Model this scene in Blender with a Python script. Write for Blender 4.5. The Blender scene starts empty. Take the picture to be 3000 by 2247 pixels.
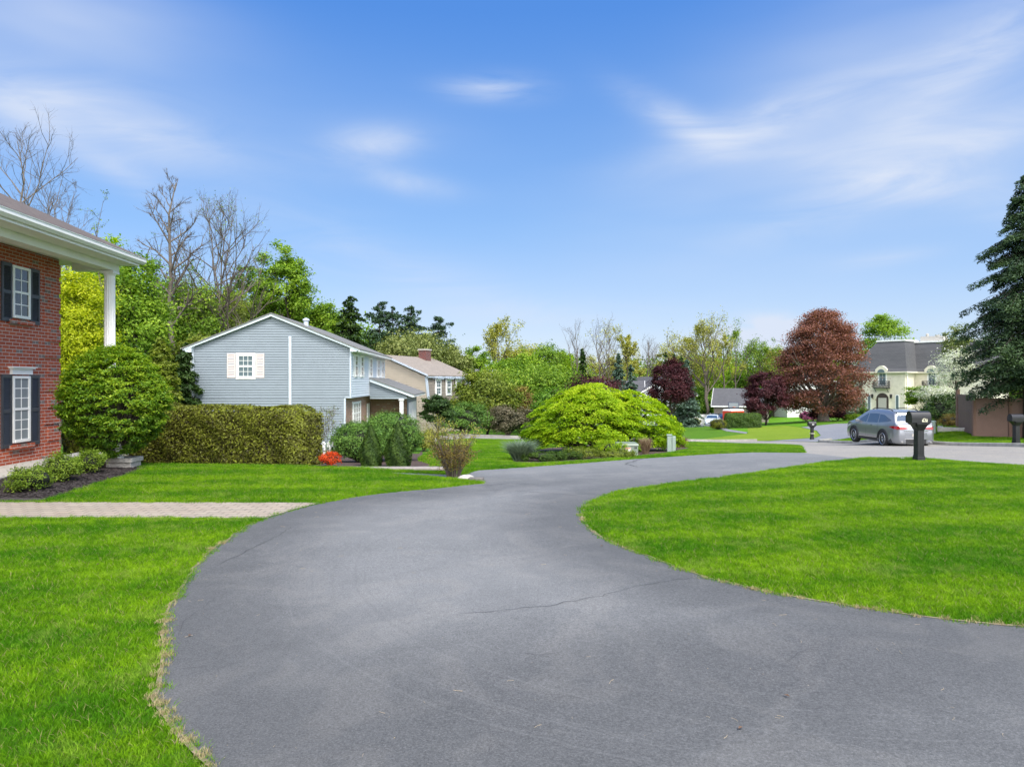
import bpy, math, random
import numpy as np
from mathutils import Vector, Matrix
from mathutils.geometry import delaunay_2d_cdt
S = bpy.context.scene
C = S.collection
R = math.radians
# ---------------------------------------------------------------- camera, sky, sun, exposure
K = 2077.0; CX = 1500.0; CY = 1118.0; CAMZ = 2.0      # photo pixels: focal length, centre, horizon
cam = bpy.data.cameras.new('camera'); camo = bpy.data.objects.new('camera', cam); C.objects.link(camo)
cam.sensor_width = 36; cam.lens = K/3000*36; cam.shift_y = -5.5/3000; cam.clip_end = 6000; cam.clip_start = 0.05
camo.location = (0, 0, CAMZ); camo.rotation_euler = (R(90), 0, 0); S.camera = camo
S.view_settings.view_transform = 'Standard'; S.view_settings.look = 'None'
S.view_settings.exposure = 1.1; S.view_settings.gamma = 1
SUN_EL, SUN_AZ = 54.0, 142.0       # azimuth clockwise from the view direction (+Y)
W = bpy.data.worlds.new('World'); S.world = W; W.use_nodes = True
SKY = 0.115
def sky_nodes():
    nt = W.node_tree; N = nt.nodes; L = nt.links; N.clear()
    out = N.new('ShaderNodeOutputWorld'); bg = N.new('ShaderNodeBackground'); L.new(bg.outputs[0], out.inputs[0])
    bg.inputs[1].default_value = SKY
    sk = N.new('ShaderNodeTexSky'); sk.sky_type = 'NISHITA'; sk.sun_disc = False
    sk.sun_elevation = R(SUN_EL); sk.sun_rotation = R(SUN_AZ); sk.air_density = 1.0; sk.dust_density = 0.6; sk.ozone_density = 2.2
    def m(op, a, b=None, c=None, clamp=False):
        n = N.new('ShaderNodeMath'); n.operation = op; n.use_clamp = clamp
        for i, v in enumerate((a, b, c)):
            if v is None: continue
            if isinstance(v, (int, float)): n.inputs[i].default_value = v
            else: L.new(v, n.inputs[i])
        return n.outputs[0]
    tc = N.new('ShaderNodeTexCoord'); sp = N.new('ShaderNodeSeparateXYZ'); L.new(tc.outputs['Generated'], sp.inputs[0])
    az = m('ARCTAN2', sp.outputs[0], sp.outputs[1]); el = m('ARCSINE', sp.outputs[2])
    # cloud layer seen at a height: project the direction on a plane for the streak noise
    cb = N.new('ShaderNodeCombineXYZ')
    hz = m('ADD', m('MAXIMUM', sp.outputs[2], 0.0), 0.12)
    L.new(m('DIVIDE', sp.outputs[0], hz), cb.inputs[0]); L.new(m('DIVIDE', sp.outputs[1], hz), cb.inputs[1])
    cz = N.new('ShaderNodeCombineXYZ'); L.new(az, cz.inputs[0]); L.new(el, cz.inputs[1]); mp = N.new('ShaderNodeMapping'); mp.vector_type = 'POINT'; L.new(cz.outputs[0], mp.inputs[0]); mp.inputs['Rotation'].default_value = (0, 0, R(-14)); mp.inputs['Scale'].default_value = (2.6, 10.5, 1)
    nz = N.new('ShaderNodeTexNoise'); L.new(mp.outputs[0], nz.inputs['Vector']); nz.inputs['Scale'].default_value = 1.7; nz.inputs['Detail'].default_value = 10; nz.inputs['Roughness'].default_value = 0.57; nz.inputs['Distortion'].default_value = 1.1
    nb = N.new('ShaderNodeTexNoise'); L.new(mp.outputs[0], nb.inputs['Vector']); nb.inputs['Scale'].default_value = 0.8; nb.inputs['Detail'].default_value = 3
    cbe = N.new('ShaderNodeCombineXYZ'); L.new(az, cbe.inputs[0]); L.new(m('MULTIPLY', el, 2.2), cbe.inputs[1])
    nc = N.new('ShaderNodeTexNoise'); L.new(cbe.outputs[0], nc.inputs['Vector']); nc.inputs['Scale'].default_value = 14; nc.inputs['Detail'].default_value = 5
    def blob(px, py, a, b, rot, amp):      # a cloud at a fixed azimuth / elevation; sizes in photo pixels
        px *= 1.3562; py *= 1.3562
        u = math.atan((px-CX)/K); v = math.atan((CY-py)/K*math.cos(u)); ca, sa = math.cos(R(rot)), math.sin(R(rot))
        du = m('SUBTRACT', az, u); dv = m('SUBTRACT', el, v)
        p = m('MULTIPLY', m('ADD', m('MULTIPLY', du, ca), m('MULTIPLY', dv, sa)), K/1.3562/a)
        q = m('MULTIPLY', m('SUBTRACT', m('MULTIPLY', dv, ca), m('MULTIPLY', du, sa)), K/1.3562/b)
        return m('MULTIPLY', m('EXPONENT', m('MULTIPLY', m('ADD', m('MULTIPLY', p, p), m('MULTIPLY', q, q)), -1)), amp)
    hard = [(1065,192,95,26,-2,.62),(795,312,100,34,8,.6),(890,398,90,24,-8,.5),(1470,268,130,30,-30,.50),(1660,262,230,40,14,.50),
            (2080,150,230,60,35,.42),(2050,330,330,50,18,.46),(2060,420,300,36,-20,.42),(150,235,300,60,-8,.5),(250,370,130,26,-25,.32),
            (1915,560,80,16,4,.3),(900,600,420,60,-18,.3),(1130,680,330,30,0,.3)]
    soft = [(60,60,260,140,0,.45),(200,40,300,70,0,.25),(1950,120,420,170,20,.45),(1900,380,420,150,10,.42),(120,260,380,90,0,.30),(1500,480,600,120,0,.16),(700,330,400,120,10,.14)]
    tot = None
    for b_ in hard:
        o = blob(*b_); tot = o if tot is None else m('ADD', tot, o)
    t2 = None
    for b_ in soft:
        o = blob(*b_); t2 = o if t2 is None else m('ADD', t2, o)
    nn = m('MULTIPLY_ADD', nz.outputs['Fac'], 2.4, -0.55, clamp=True)
    nn2 = m('MULTIPLY_ADD', nb.outputs['Fac'], 1.6, -0.2, clamp=True)
    mask = m('ADD', m('MULTIPLY', tot, nn), m('MULTIPLY', t2, nn2))
    cum = m('MULTIPLY', blob(1650,725,95,30,3,3.0), m('MULTIPLY_ADD', nc.outputs['Fac'], 2.6, -0.75, clamp=True))
    hzg = m('EXPONENT', m('MULTIPLY', m('MAXIMUM', el, 0.0), -9.0))          # thin haze veil near the horizon
    mask = m('ADD', mask, m('MULTIPLY', hzg, 0.25))
    mask = m('MINIMUM', m('ADD', mask, cum), 0.93)
    hs = N.new('ShaderNodeHueSaturation'); L.new(sk.outputs[0], hs.inputs['Color']); hs.inputs['Hue'].default_value = 0.505; hs.inputs['Saturation'].default_value = 1.33; hs.inputs['Value'].default_value = 0.86
    mx = N.new('ShaderNodeMix'); mx.data_type = 'RGBA'; L.new(mask, mx.inputs[0]); tn = N.new('ShaderNodeMix'); tn.data_type = 'RGBA'; tn.blend_type = 'MULTIPLY'; tn.inputs[0].default_value = 1; L.new(hs.outputs[0], tn.inputs[6]); tn.inputs[7].default_value = (1.0, .95, 1.04, 1)
    rp = N.new('ShaderNodeValToRGB'); L.new(m('DIVIDE', el, 1.2, clamp=True), rp.inputs[0]); e = rp.color_ramp.elements
    e[0].position = 0; e[0].color = (.66, .77, .92, 1); e[1].position = 1; e[1].color = (.09, .25, .80, 1)
    for ps, cc in ((.055, (.54, .70, .95, 1)), (.17, (.28, .535, .94, 1)), (.40, (.108, .325, .87, 1))): x = e.new(ps); x.color = cc
    sc_ = N.new('ShaderNodeMix'); sc_.data_type = 'RGBA'; sc_.blend_type = 'MULTIPLY'; sc_.inputs[0].default_value = 1; L.new(rp.outputs[0], sc_.inputs[6]); sc_.inputs[7].default_value = (3.75, 3.75, 3.75, 1); sc_.clamp_result = False
    bl = N.new('ShaderNodeMix'); bl.data_type = 'RGBA'; bl.inputs[0].default_value = .72; L.new(tn.outputs[2], bl.inputs[6]); L.new(sc_.outputs[2], bl.inputs[7])
    L.new(bl.outputs[2], mx.inputs[6]); mx.inputs[7].default_value = (2.95, 3.25, 3.85, 1)
    # bright cloud veil added behind and above the camera, unseen, for soft fill
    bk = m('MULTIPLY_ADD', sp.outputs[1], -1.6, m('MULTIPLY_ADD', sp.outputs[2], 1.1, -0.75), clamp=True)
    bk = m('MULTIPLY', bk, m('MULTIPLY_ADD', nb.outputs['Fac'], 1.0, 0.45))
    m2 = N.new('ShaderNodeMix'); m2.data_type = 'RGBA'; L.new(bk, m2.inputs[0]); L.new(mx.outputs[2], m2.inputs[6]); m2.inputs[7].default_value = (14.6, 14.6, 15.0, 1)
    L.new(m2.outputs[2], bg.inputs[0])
sky_nodes()
sl = bpy.data.lights.new('sun', 'SUN'); sl.energy = 2.0; sl.angle = R(15); sl.color = (1, .955, .88)
so = bpy.data.objects.new('sun', sl); C.objects.link(so); so.location = (20, -20, 40)
sd = Vector((math.sin(R(SUN_AZ))*math.cos(R(SUN_EL)), math.cos(R(SUN_AZ))*math.cos(R(SUN_EL)), math.sin(R(SUN_EL))))
so.rotation_euler = sd.to_track_quat('Z', 'Y').to_euler()
S.cycles.max_bounces = 6; S.cycles.diffuse_bounces = 3; S.cycles.glossy_bounces = 3; S.cycles.transmission_bounces = 3; S.cycles.transparent_max_bounces = 6
S.cycles.use_denoising = True; S.cycles.sample_clamp_indirect = 4
# ---------------------------------------------------------------- terrain
CP = np.array([(0,0,0),(-6,4,0),(6,4,.02),(0,8,0),(-8,9,0),(6,9,.02),(12,8,0),(-12,12,.02),(-5,12,0),(2,12,-.03),(8,13,.0),(14,14,-.12),
 (-11,17,.0),(-6,15.5,0.0),(-2,15.5,-.1),(-1.2,16.2,-.17),(0,18.4,-.22),(10.6,19,-.15),(4,16,-.06),(5,22,-.36),(9.9,24.3,-.45),(5.5,25.2,-.5),
 (-4.7,17.4,-.07),(-12,19.3,-.3),(-4,20,-.3),(-8,25,-.7),(-3.3,30,-.8),(0,25,-.6),(0,33.5,-1.1),(-8.6,38,-1.5),(-17,38,-1.7),(-8.6,44,-1.55),(0,44,-1.65),(0,48,-1.8),
 (-7,58,-2.24),(-5,66,-2.5),(13,30,-.75),(13,36,-1.25),(12,41,-1.6),(12,51,-2.27),(17,53,-2.44),(21.2,50,-2.09),
 (19.2,20,-.2),(19.2,26.6,-.46),(19.2,31,-.8),(19.2,40,-1.5),(23.6,37.5,-.43),(25,35.5,-.67),(30,38,-.4),(24,28,-.45),(28,46,-1.2),
 (28,80,-2.9),(36,82,-2.5),(24,70,-2.7),(16,70,-2.95),(20,80,-3.1),(28,100,-4.2),(34,115,-4.2),(54,98,-2.5),(45,85,-2.6),(20,95,-3.8),(0,80,-3.2),(0,110,-4),
 (-30,45,-1.8),(-40,70,-2.5),(-25,20,-.3),(-25,0,0),(30,0,0),(40,20,-.2),(60,60,-1.2),(0,-20,0),(-30,110,-4),(60,140,-4.4),(0,150,-4.5),(-80,60,-3),(90,60,-2),(-60,150,-4.5)], float)
def tps_fit(P, lam=0.4):
    n = len(P); d = np.linalg.norm(P[:, None, :2]-P[None, :, :2], axis=2)
    U = np.where(d > 0, d*d*np.log(d+1e-12), 0)+np.eye(n)*lam
    Q = np.c_[np.ones(n), P[:, :2]]
    A = np.block([[U, Q], [Q.T, np.zeros((3, 3))]])
    return np.linalg.solve(A, np.r_[P[:, 2], 0, 0, 0])
TW = tps_fit(CP)
def tzv(x, y):
    x = np.asarray(x, float); y = np.asarray(y, float); sh = x.shape; x = x.ravel(); y = y.ravel(); out = np.empty(len(x))
    for i in range(0, len(x), 20000):
        a, b = x[i:i+20000], y[i:i+20000]
        d2 = (a[:, None]-CP[None, :, 0])**2+(b[:, None]-CP[None, :, 1])**2
        U = np.where(d2 > 0, .5*d2*np.log(d2+1e-12), 0)
        out[i:i+20000] = U@TW[:-3]+TW[-3]+TW[-2]*a+TW[-1]*b
    r = np.hypot(x-5, y-50); t = np.clip((r-75)/45, 0, 1); t = t*t*(3-2*t)
    far = np.where(y < 0, 0.0, -4.5*np.clip(y/100, 0, 1))
    return (out*(1-t)+far*t).reshape(sh)
def tz(x, y): return float(tzv([x], [y])[0])
def hit(px, py, tmax=250):      # the point of the ground seen at this photo pixel
    t = np.concatenate([np.arange(1.6, 40, .05), np.arange(40, tmax, .25)])
    z = CAMZ-(py-CY)/K*t; g = tzv((px-CX)/K*t, t)
    k = np.argmax(z < g)
    if k == 0: k = len(t)-1
    a0 = z[k-1]-g[k-1]; a1 = z[k]-g[k]; tt = t[k-1]+(t[k]-t[k-1])*a0/(a0-a1+1e-9)
    return ((px-CX)/K*tt, tt)
def wx(px, d): return (px-CX)/K*d
def wz(py, d): return CAMZ-(py-CY)/K*d
# ---------------------------------------------------------------- helpers
def tag(o, label=None, cat=None, group=None, kind=None):
    if label: o['label'] = label
    if cat: o['category'] = cat
    if group: o['group'] = group
    if kind: o['kind'] = kind
    return o
def empty(name, loc, rz=0, label=None, cat=None, group=None):
    o = bpy.data.objects.new(name, None); C.objects.link(o); o.location = loc; o.rotation_euler = (0, 0, rz); o.empty_display_size = .3
    return tag(o, label, cat, group)
def link(name, me, mats, parent=None, smooth=False):
    o = bpy.data.objects.new(name, me); C.objects.link(o)
    for m_ in (mats if isinstance(mats, (list, tuple)) else [mats]): me.materials.append(m_)
    if parent: o.parent = parent
    if smooth: me.polygons.foreach_set('use_smooth', [True]*len(me.polygons))
    return o
def npmesh(name, V, F, attr=None, attrname='lv', midx=None):     # V (n,3); F (m,k)
    V = np.asarray(V, np.float32); F = np.asarray(F, np.int32); k = F.shape[1]
    me = bpy.data.meshes.new(name); me.vertices.add(len(V)); me.vertices.foreach_set('co', V.ravel())
    me.loops.add(F.size); me.loops.foreach_set('vertex_index', F.ravel())
    me.polygons.add(len(F)); me.polygons.foreach_set('loop_start', np.arange(0, F.size, k, dtype=np.int32)); me.polygons.foreach_set('loop_total', np.full(len(F), k, np.int32))
    if midx is not None: me.polygons.foreach_set('material_index', np.asarray(midx, np.int32))
    me.update(calc_edges=True)
    if attr is not None:
        a = me.attributes.new(attrname, 'FLOAT', 'FACE'); a.data.foreach_set('value', np.asarray(attr, np.float32))
    return me
class MB:
    def __init__(s): s.v = []; s.f = []; s.m = []; s.cur = 0
    def add(s, vs, fs):
        b = len(s.v); s.v += [tuple(v) for v in vs]; s.f += [tuple(b+i for i in f) for f in fs]; s.m += [s.cur]*len(fs); return s
    def box(s, x0, x1, y0, y1, z0, z1, bv=0):
        if bv <= 0:
            vs = [(x, y, z) for x in (x0, x1) for y in (y0, y1) for z in (z0, z1)]
            return s.add(vs, [(0,1,3,2),(4,6,7,5),(0,4,5,1),(2,3,7,6),(0,2,6,4),(1,5,7,3)])
        vs = []                                     # chamfered along all edges
        c = ((x0+x1)/2, (y0+y1)/2, (z0+z1)/2); h = ((x1-x0)/2, (y1-y0)/2, (z1-z0)/2)
        import itertools
        idx = {}
        for sx, sy, sz in itertools.product((-1, 1), repeat=3):
            for ax in range(3):
                p = [sx*(h[0]-bv), sy*(h[1]-bv), sz*(h[2]-bv)]; sg = (sx, sy, sz)
                p[ax] = sg[ax]*h[ax]; idx[(sx, sy, sz, ax)] = len(vs); vs.append((c[0]+p[0], c[1]+p[1], c[2]+p[2]))
        fs = []
        for ax in range(3):
            o1, o2 = [a for a in range(3) if a != ax]
            for sg in (-1, 1):
                q = []
                for a, b in ((-1,-1),(1,-1),(1,1),(-1,1)):
                    t = [0, 0, 0]; t[ax] = sg; t[o1] = a; t[o2] = b; q.append(idx[(*t, ax)])
                fs.append(q)
            for a in (-1, 1):
                for b in (-1, 1):
                    t0 = [0,0,0]; t1 = [0,0,0]; t0[ax] = -1; t1[ax] = 1; t0[o1] = t1[o1] = a; t0[o2] = t1[o2] = b
                    fs.append([idx[(*t0, o1)], idx[(*t1, o1)], idx[(*t1, o2)], idx[(*t0, o2)]])
        for sg in itertools.product((-1, 1), repeat=3): fs.append([idx[(*sg, 0)], idx[(*sg, 1)], idx[(*sg, 2)]])
        return s.add(vs, fs)
    def hexa(s, b, t):        # bottom 4 points, top 4 points
        return s.add(list(b)+list(t), [(3,2,1,0),(4,5,6,7),(0,1,5,4),(1,2,6,5),(2,3,7,6),(3,0,4,7)])
    def prism(s, poly, fn0, fn1):   # poly 2d -> two faces through fn0/fn1
        n = len(poly); return s.add([fn0(p) for p in poly]+[fn1(p) for p in poly], [tuple(range(n))[::-1], tuple(range(n, 2*n))]+[(i, (i+1) % n, n+(i+1) % n, n+i) for i in range(n)])
    def tube(s, pts, rad, n=6, cap=True):
        pts = [Vector(p) for p in pts]; rad = rad if isinstance(rad, (list, tuple)) else [rad]*len(pts)
        b = len(s.v); up = Vector((0, 0, 1)); prev = None
        for i, p in enumerate(pts):
            t = (pts[min(i+1, len(pts)-1)]-pts[max(i-1, 0)]).normalized()
            a = t.cross(up if prev is None else prev)
            if prev is None and a.length < 1e-3: a = t.cross(Vector((1, 0, 0)))
            if prev is not None: a = prev-t*prev.dot(t)
            a.normalize(); prev = a; c = t.cross(a)
            for k in range(n):
                an = 2*math.pi*k/n; s.v.append(tuple(p+(a*math.cos(an)+c*math.sin(an))*rad[i]))
        for i in range(len(pts)-1):
            for k in range(n):
                s.f.append((b+i*n+k, b+i*n+(k+1) % n, b+(i+1)*n+(k+1) % n, b+(i+1)*n+k)); s.m.append(s.cur)
        if cap:
            s.f.append(tuple(b+k for k in range(n))[::-1]); s.m.append(s.cur); e = b+(len(pts)-1)*n; s.f.append(tuple(e+k for k in range(n))); s.m.append(s.cur)
        return s
    def lathe(s, prof, n=16, c=(0, 0, 0), axis='z'):
        b = len(s.v)
        for r, h in prof:
            for k in range(n):
                a = 2*math.pi*k/n; x, y = r*math.cos(a), r*math.sin(a)
                s.v.append((c[0]+x, c[1]+y, c[2]+h) if axis == 'z' else (c[0]+x, c[1]+h, c[2]+y) if axis == 'y' else (c[0]+h, c[1]+x, c[2]+y))
        for i in range(len(prof)-1):
            for k in range(n): s.f.append((b+i*n+k, b+i*n+(k+1) % n, b+(i+1)*n+(k+1) % n, b+(i+1)*n+k)); s.m.append(s.cur)
        s.f.append(tuple(b+k for k in range(n))[::-1]); s.m.append(s.cur); e = b+(len(prof)-1)*n; s.f.append(tuple(e+k for k in range(n))); s.m.append(s.cur)
        return s
    def build(s, name, mats, parent=None, smooth=False, loc=None, fix=True):
        me = bpy.data.meshes.new(name); me.from_pydata(s.v, [], s.f); me.polygons.foreach_set('material_index', s.m)
        if fix:
            import bmesh
            bm = bmesh.new(); bm.from_mesh(me); bmesh.ops.recalc_face_normals(bm, faces=bm.faces); bm.to_mesh(me); bm.free()
        o = link(name, me, mats, parent, smooth)
        if loc is not None: o.location = loc
        return o
def bevel(o, w=.01, seg=2):
    b = o.modifiers.new('bevel', 'BEVEL'); b.width = w; b.segments = seg; b.limit_method = 'ANGLE'; b.angle_limit = R(40); return o
# ---------------------------------------------------------------- materials
def newmat(name):
    m = bpy.data.materials.new(name); m.use_nodes = True; nt = m.node_tree; nt.nodes.clear()
    out = nt.nodes.new('ShaderNodeOutputMaterial'); p = nt.nodes.new('ShaderNodeBsdfPrincipled'); nt.links.new(p.outputs[0], out.inputs[0])
    return m, nt, p, out
def nod(nt, t, **kw):
    n = nt.nodes.new(t)
    for k, v in kw.items():
        if k.startswith('i_'): n.inputs[k[2:].replace('_', ' ')].default_value = v
        else: setattr(n, k, v)
    return n
def rgb(c): return (c[0], c[1], c[2], 1)
def mixc(nt, fac, a, b, mode='MIX'):
    n = nt.nodes.new('ShaderNodeMix'); n.data_type = 'RGBA'; n.blend_type = mode
    for i, v in ((0, fac), (6, a), (7, b)):
        if isinstance(v, (int, float)): n.inputs[i].default_value = v
        elif isinstance(v, tuple): n.inputs[i].default_value = rgb(v)
        else: nt.links.new(v, n.inputs[i])
    return n.outputs[2]
def mth(nt, op, a, b=0.0, c=None, clamp=False):
    n = nt.nodes.new('ShaderNodeMath'); n.operation = op; n.use_clamp = clamp
    for i, v in enumerate((a, b, c)):
        if v is None: continue
        if isinstance(v, (int, float)): n.inputs[i].default_value = v
        else: nt.links.new(v, n.inputs[i])
    return n.outputs[0]
def noise(nt, vec, scale, detail=3, rough=.5, dist=0.0):
    n = nod(nt, 'ShaderNodeTexNoise'); n.inputs['Scale'].default_value = scale; n.inputs['Detail'].default_value = detail; n.inputs['Roughness'].default_value = rough; n.inputs['Distortion'].default_value = dist
    if vec is not None: nt.links.new(vec, n.inputs['Vector'])
    return n.outputs['Fac']
def mapr(nt, v, a, b, c=0., d=1.):
    n = nod(nt, 'ShaderNodeMapRange'); nt.links.new(v, n.inputs[0])
    for i, q in enumerate((a, b, c, d)): n.inputs[i+1].default_value = q
    return n.outputs[0]
def bump(nt, p, h, strength=.3, dist=.01):
    b = nod(nt, 'ShaderNodeBump'); b.inputs['Strength'].default_value = strength; b.inputs['Distance'].default_value = dist
    nt.links.new(h, b.inputs['Height']); nt.links.new(b.outputs[0], p.inputs['Normal'])
def plain(name, col, rough=.6, metal=0., var=.12, scale=6., bmp=0., bscale=80., coat=0., spec=None):
    m, nt, p, out = newmat(name); tc = nod(nt, 'ShaderNodeTexCoord')
    f = noise(nt, tc.outputs['Object'], scale, 4, .6)
    lo = tuple(c*(1-var) for c in col); hi = tuple(min(1, c*(1+var)) for c in col)
    nt.links.new(mixc(nt, mapr(nt, f, .3, .7), lo, hi), p.inputs['Base Color'])
    p.inputs['Roughness'].default_value = rough; p.inputs['Metallic'].default_value = metal
    if coat: p.inputs['Coat Weight'].default_value = coat
    if spec is not None: p.inputs['Specular IOR Level'].default_value = spec
    if bmp: bump(nt, p, noise(nt, tc.outputs['Object'], bscale, 3), bmp, .005)
    return m
def leafmat(name, dark, mid, light, trans=.35, rough=.55):
    m, nt, p, out = newmat(name)
    at = nod(nt, 'ShaderNodeAttribute', attribute_name='lv')
    r = nod(nt, 'ShaderNodeValToRGB'); e = r.color_ramp.elements; e[0].color = rgb(dark); e[0].position = .1; e[1].color = rgb(light); e[1].position = .95
    x = e.new(.5); x.color = rgb(mid); nt.links.new(at.outputs['Fac'], r.inputs[0]); nt.links.new(r.outputs[0], p.inputs['Base Color'])
    p.inputs['Roughness'].default_value = rough; p.inputs['Specular IOR Level'].default_value = .3
    tr = nod(nt, 'ShaderNodeBsdfTranslucent'); mx = nod(nt, 'ShaderNodeMixShader'); mx.inputs[0].default_value = trans
    tcol = mixc(nt, 1.0, r.outputs[0], (1.15, 1.25, .6), 'MULTIPLY'); nt.links.new(tcol, tr.inputs[0])
    nt.links.new(p.outputs[0], mx.inputs[1]); nt.links.new(tr.outputs[0], mx.inputs[2]); nt.links.new(mx.outputs[0], out.inputs[0])
    return m
def brickmat(name, c1, c2, c3, mortar, bw=.2, bh=.0667, ms=.01, bias=-.2, xaxis='xy'):
    m, nt, p, out = newmat(name); tc = nod(nt, 'ShaderNodeTexCoord'); sp = nod(nt, 'ShaderNodeSeparateXYZ'); nt.links.new(tc.outputs['Object'], sp.inputs[0])
    cb = nod(nt, 'ShaderNodeCombineXYZ'); nt.links.new(mth(nt, 'ADD', sp.outputs[0], sp.outputs[1]), cb.inputs[0]); nt.links.new(sp.outputs[2], cb.inputs[1])
    b = nod(nt, 'ShaderNodeTexBrick'); nt.links.new(cb.outputs[0], b.inputs['Vector'])
    b.inputs['Scale'].default_value = 1; b.inputs['Brick Width'].default_value = bw; b.inputs['Row Height'].default_value = bh; b.inputs['Mortar Size'].default_value = ms*.5; b.inputs['Mortar Smooth'].default_value = .1; b.inputs['Bias'].default_value = bias
    b.inputs['Color1'].default_value = rgb(c1); b.inputs['Color2'].default_value = rgb(c2); b.inputs['Mortar'].default_value = rgb(mortar)
    n1 = noise(nt, cb.outputs[0], 3.1, 3); n2 = noise(nt, cb.outputs[0], 60, 3, .7)
    # odd bricks in a third colour: cell noise on the brick grid
    v = nod(nt, 'ShaderNodeTexWhiteNoise', noise_dimensions='2D'); cc = nod(nt, 'ShaderNodeCombineXYZ')
    row = mth(nt, 'FLOOR', mth(nt, 'DIVIDE', sp.outputs[2], bh)); off = mth(nt, 'MULTIPLY', mth(nt, 'MODULO', row, 2.0), .5)
    nt.links.new(mth(nt, 'FLOOR', mth(nt, 'ADD', mth(nt, 'DIVIDE', mth(nt, 'ADD', sp.outputs[0], sp.outputs[1]), bw), off)), cc.inputs[0]); nt.links.new(row, cc.inputs[1]); nt.links.new(cc.outputs[0], v.inputs['Vector'])
    odd = mth(nt, 'MULTIPLY', mth(nt, 'GREATER_THAN', v.outputs['Value'], .93), mth(nt, 'SUBTRACT', 1.0, b.outputs['Fac']))
    c = mixc(nt, odd, b.outputs['Color'], c3)
    c = mixc(nt, mapr(nt, n1, .3, .7, 0., .35), c, (.7, .7, .72), 'MULTIPLY'); c = mixc(nt, mapr(nt, n2, .3, .8, 0, .4), c, (.6, .58, .56), 'MULTIPLY')
    nt.links.new(c, p.inputs['Base Color']); p.inputs['Roughness'].default_value = .85
    bump(nt, p, mth(nt, 'ADD', mth(nt, 'SUBTRACT', 1.0, b.outputs['Fac']), mth(nt, 'MULTIPLY', n2, .3)), .6, .008)
    return m
def shingle(name, c1, c2, w=.3, h=.14):
    m, nt, p, out = newmat(name); tc = nod(nt, 'ShaderNodeTexCoord'); sp = nod(nt, 'ShaderNodeSeparateXYZ'); nt.links.new(tc.outputs['Object'], sp.inputs[0])
    geo = nod(nt, 'ShaderNodeNewGeometry')
    cb = nod(nt, 'ShaderNodeCombineXYZ'); nt.links.new(mth(nt, 'ADD', sp.outputs[1], mth(nt, 'MULTIPLY', sp.outputs[0], .31)), cb.inputs[0]); nt.links.new(mth(nt, 'MULTIPLY', sp.outputs[2], 2.0), cb.inputs[1])
    b = nod(nt, 'ShaderNodeTexBrick'); nt.links.new(cb.outputs[0], b.inputs['Vector']); b.inputs['Scale'].default_value = 1; b.inputs['Brick Width'].default_value = w; b.inputs['Row Height'].default_value = h; b.inputs['Mortar Size'].default_value = .008; b.inputs['Mortar Smooth'].default_value = .6
    b.inputs['Color1'].default_value = rgb(c1); b.inputs['Color2'].default_value = rgb(c2); b.inputs['Mortar'].default_value = rgb(tuple(x*.45 for x in c1))
    n = noise(nt, tc.outputs['Object'], 1.3, 4, .6); n2 = noise(nt, tc.outputs['Object'], 40, 3, .7)
    c = mixc(nt, mapr(nt, n, .3, .7, 0, .35), b.outputs['Color'], (.62, .62, .64), 'MULTIPLY'); c = mixc(nt, mapr(nt, n2, .3, .7, 0, .5), c, tuple(x*1.5 for x in c2))
    nt.links.new(c, p.inputs['Base Color']); p.inputs['Roughness'].default_value = .9; bump(nt, p, mth(nt, 'SUBTRACT', mth(nt, 'MULTIPLY', n2, .5), b.outputs['Fac']), .5, .01)
    return m
def glassmat(name, col=(.03, .04, .05), rough=.06):
    m, nt, p, out = newmat(name); p.inputs['Base Color'].default_value = rgb(col); p.inputs['Roughness'].default_value = rough; p.inputs['Specular IOR Level'].default_value = .9
    tc = nod(nt, 'ShaderNodeTexCoord'); bump(nt, p, noise(nt, tc.outputs['Object'], 2.2, 1), .04, .05); return m
M = {}
M['white'] = plain('white_paint', (.80, .80, .78), .5, var=.04, scale=3)
M['offwhite'] = plain('off_white_soffit', (.80, .79, .76), .6, var=.04, scale=2)
M['trim_b'] = plain('bluish_white_trim', (.60, .66, .72), .5, var=.04)
M['pinkwhite'] = plain('pinkish_white_shutter', (.66, .55, .52), .5, var=.04)
M['shutter'] = plain('charcoal_shutter', (.045, .05, .06), .45, var=.1)
M['glass'] = glassmat('window_glass')
M['glass_l'] = glassmat('curtained_glass', (.24, .27, .29), .12)
M['glass_b'] = glassmat('pale_glass', (.12, .16, .18), .08)
M['brick'] = brickmat('red_brick', (.36, .068, .03), (.50, .11, .045), (.22, .16, .14), (.50, .41, .37), .24, .08, .016)
M['brick_p'] = brickmat('tan_pink_brick', (.36, .2, .14), (.28, .15, .11), (.42, .33, .27), (.4, .35, .3))
M['brick_d'] = brickmat('chimney_brick', (.16, .05, .045), (.2, .07, .06), (.1, .05, .05), (.22, .18, .17))
M['shingle_brown'] = shingle('brown_shingles', (.085, .068, .060), (.115, .093, .08))
M['shingle_grey'] = shingle('grey_shingles', (.13, .13, .125), (.17, .17, .16))
M['shingle_tan'] = shingle('tan_shingles', (.21, .18, .15), (.25, .215, .18))
M['shingle_dark'] = shingle('slate_shingles', (.058, .060, .066), (.085, .085, .09))
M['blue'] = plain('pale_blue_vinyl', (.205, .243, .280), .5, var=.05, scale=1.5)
M['blue_tr'] = plain('pale_blue_trim', (.5, .56, .64), .5, var=.04)
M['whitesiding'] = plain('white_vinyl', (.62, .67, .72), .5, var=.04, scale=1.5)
M['beige'] = plain('beige_vinyl', (.46, .395, .32), .6, var=.05, scale=1.5)
M['taupe'] = brickmat('taupe_wood_shingles', (.25, .22, .18), (.29, .255, .21), (.22, .19, .16), (.14, .12, .1), .3, .25, .02)
M['cream'] = plain('cream_painted_brick', (.66, .615, .50), .8, var=.1, scale=2, bmp=.4, bscale=12)
M['iron'] = plain('black_iron', (.015, .015, .016), .5, var=.1)
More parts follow.
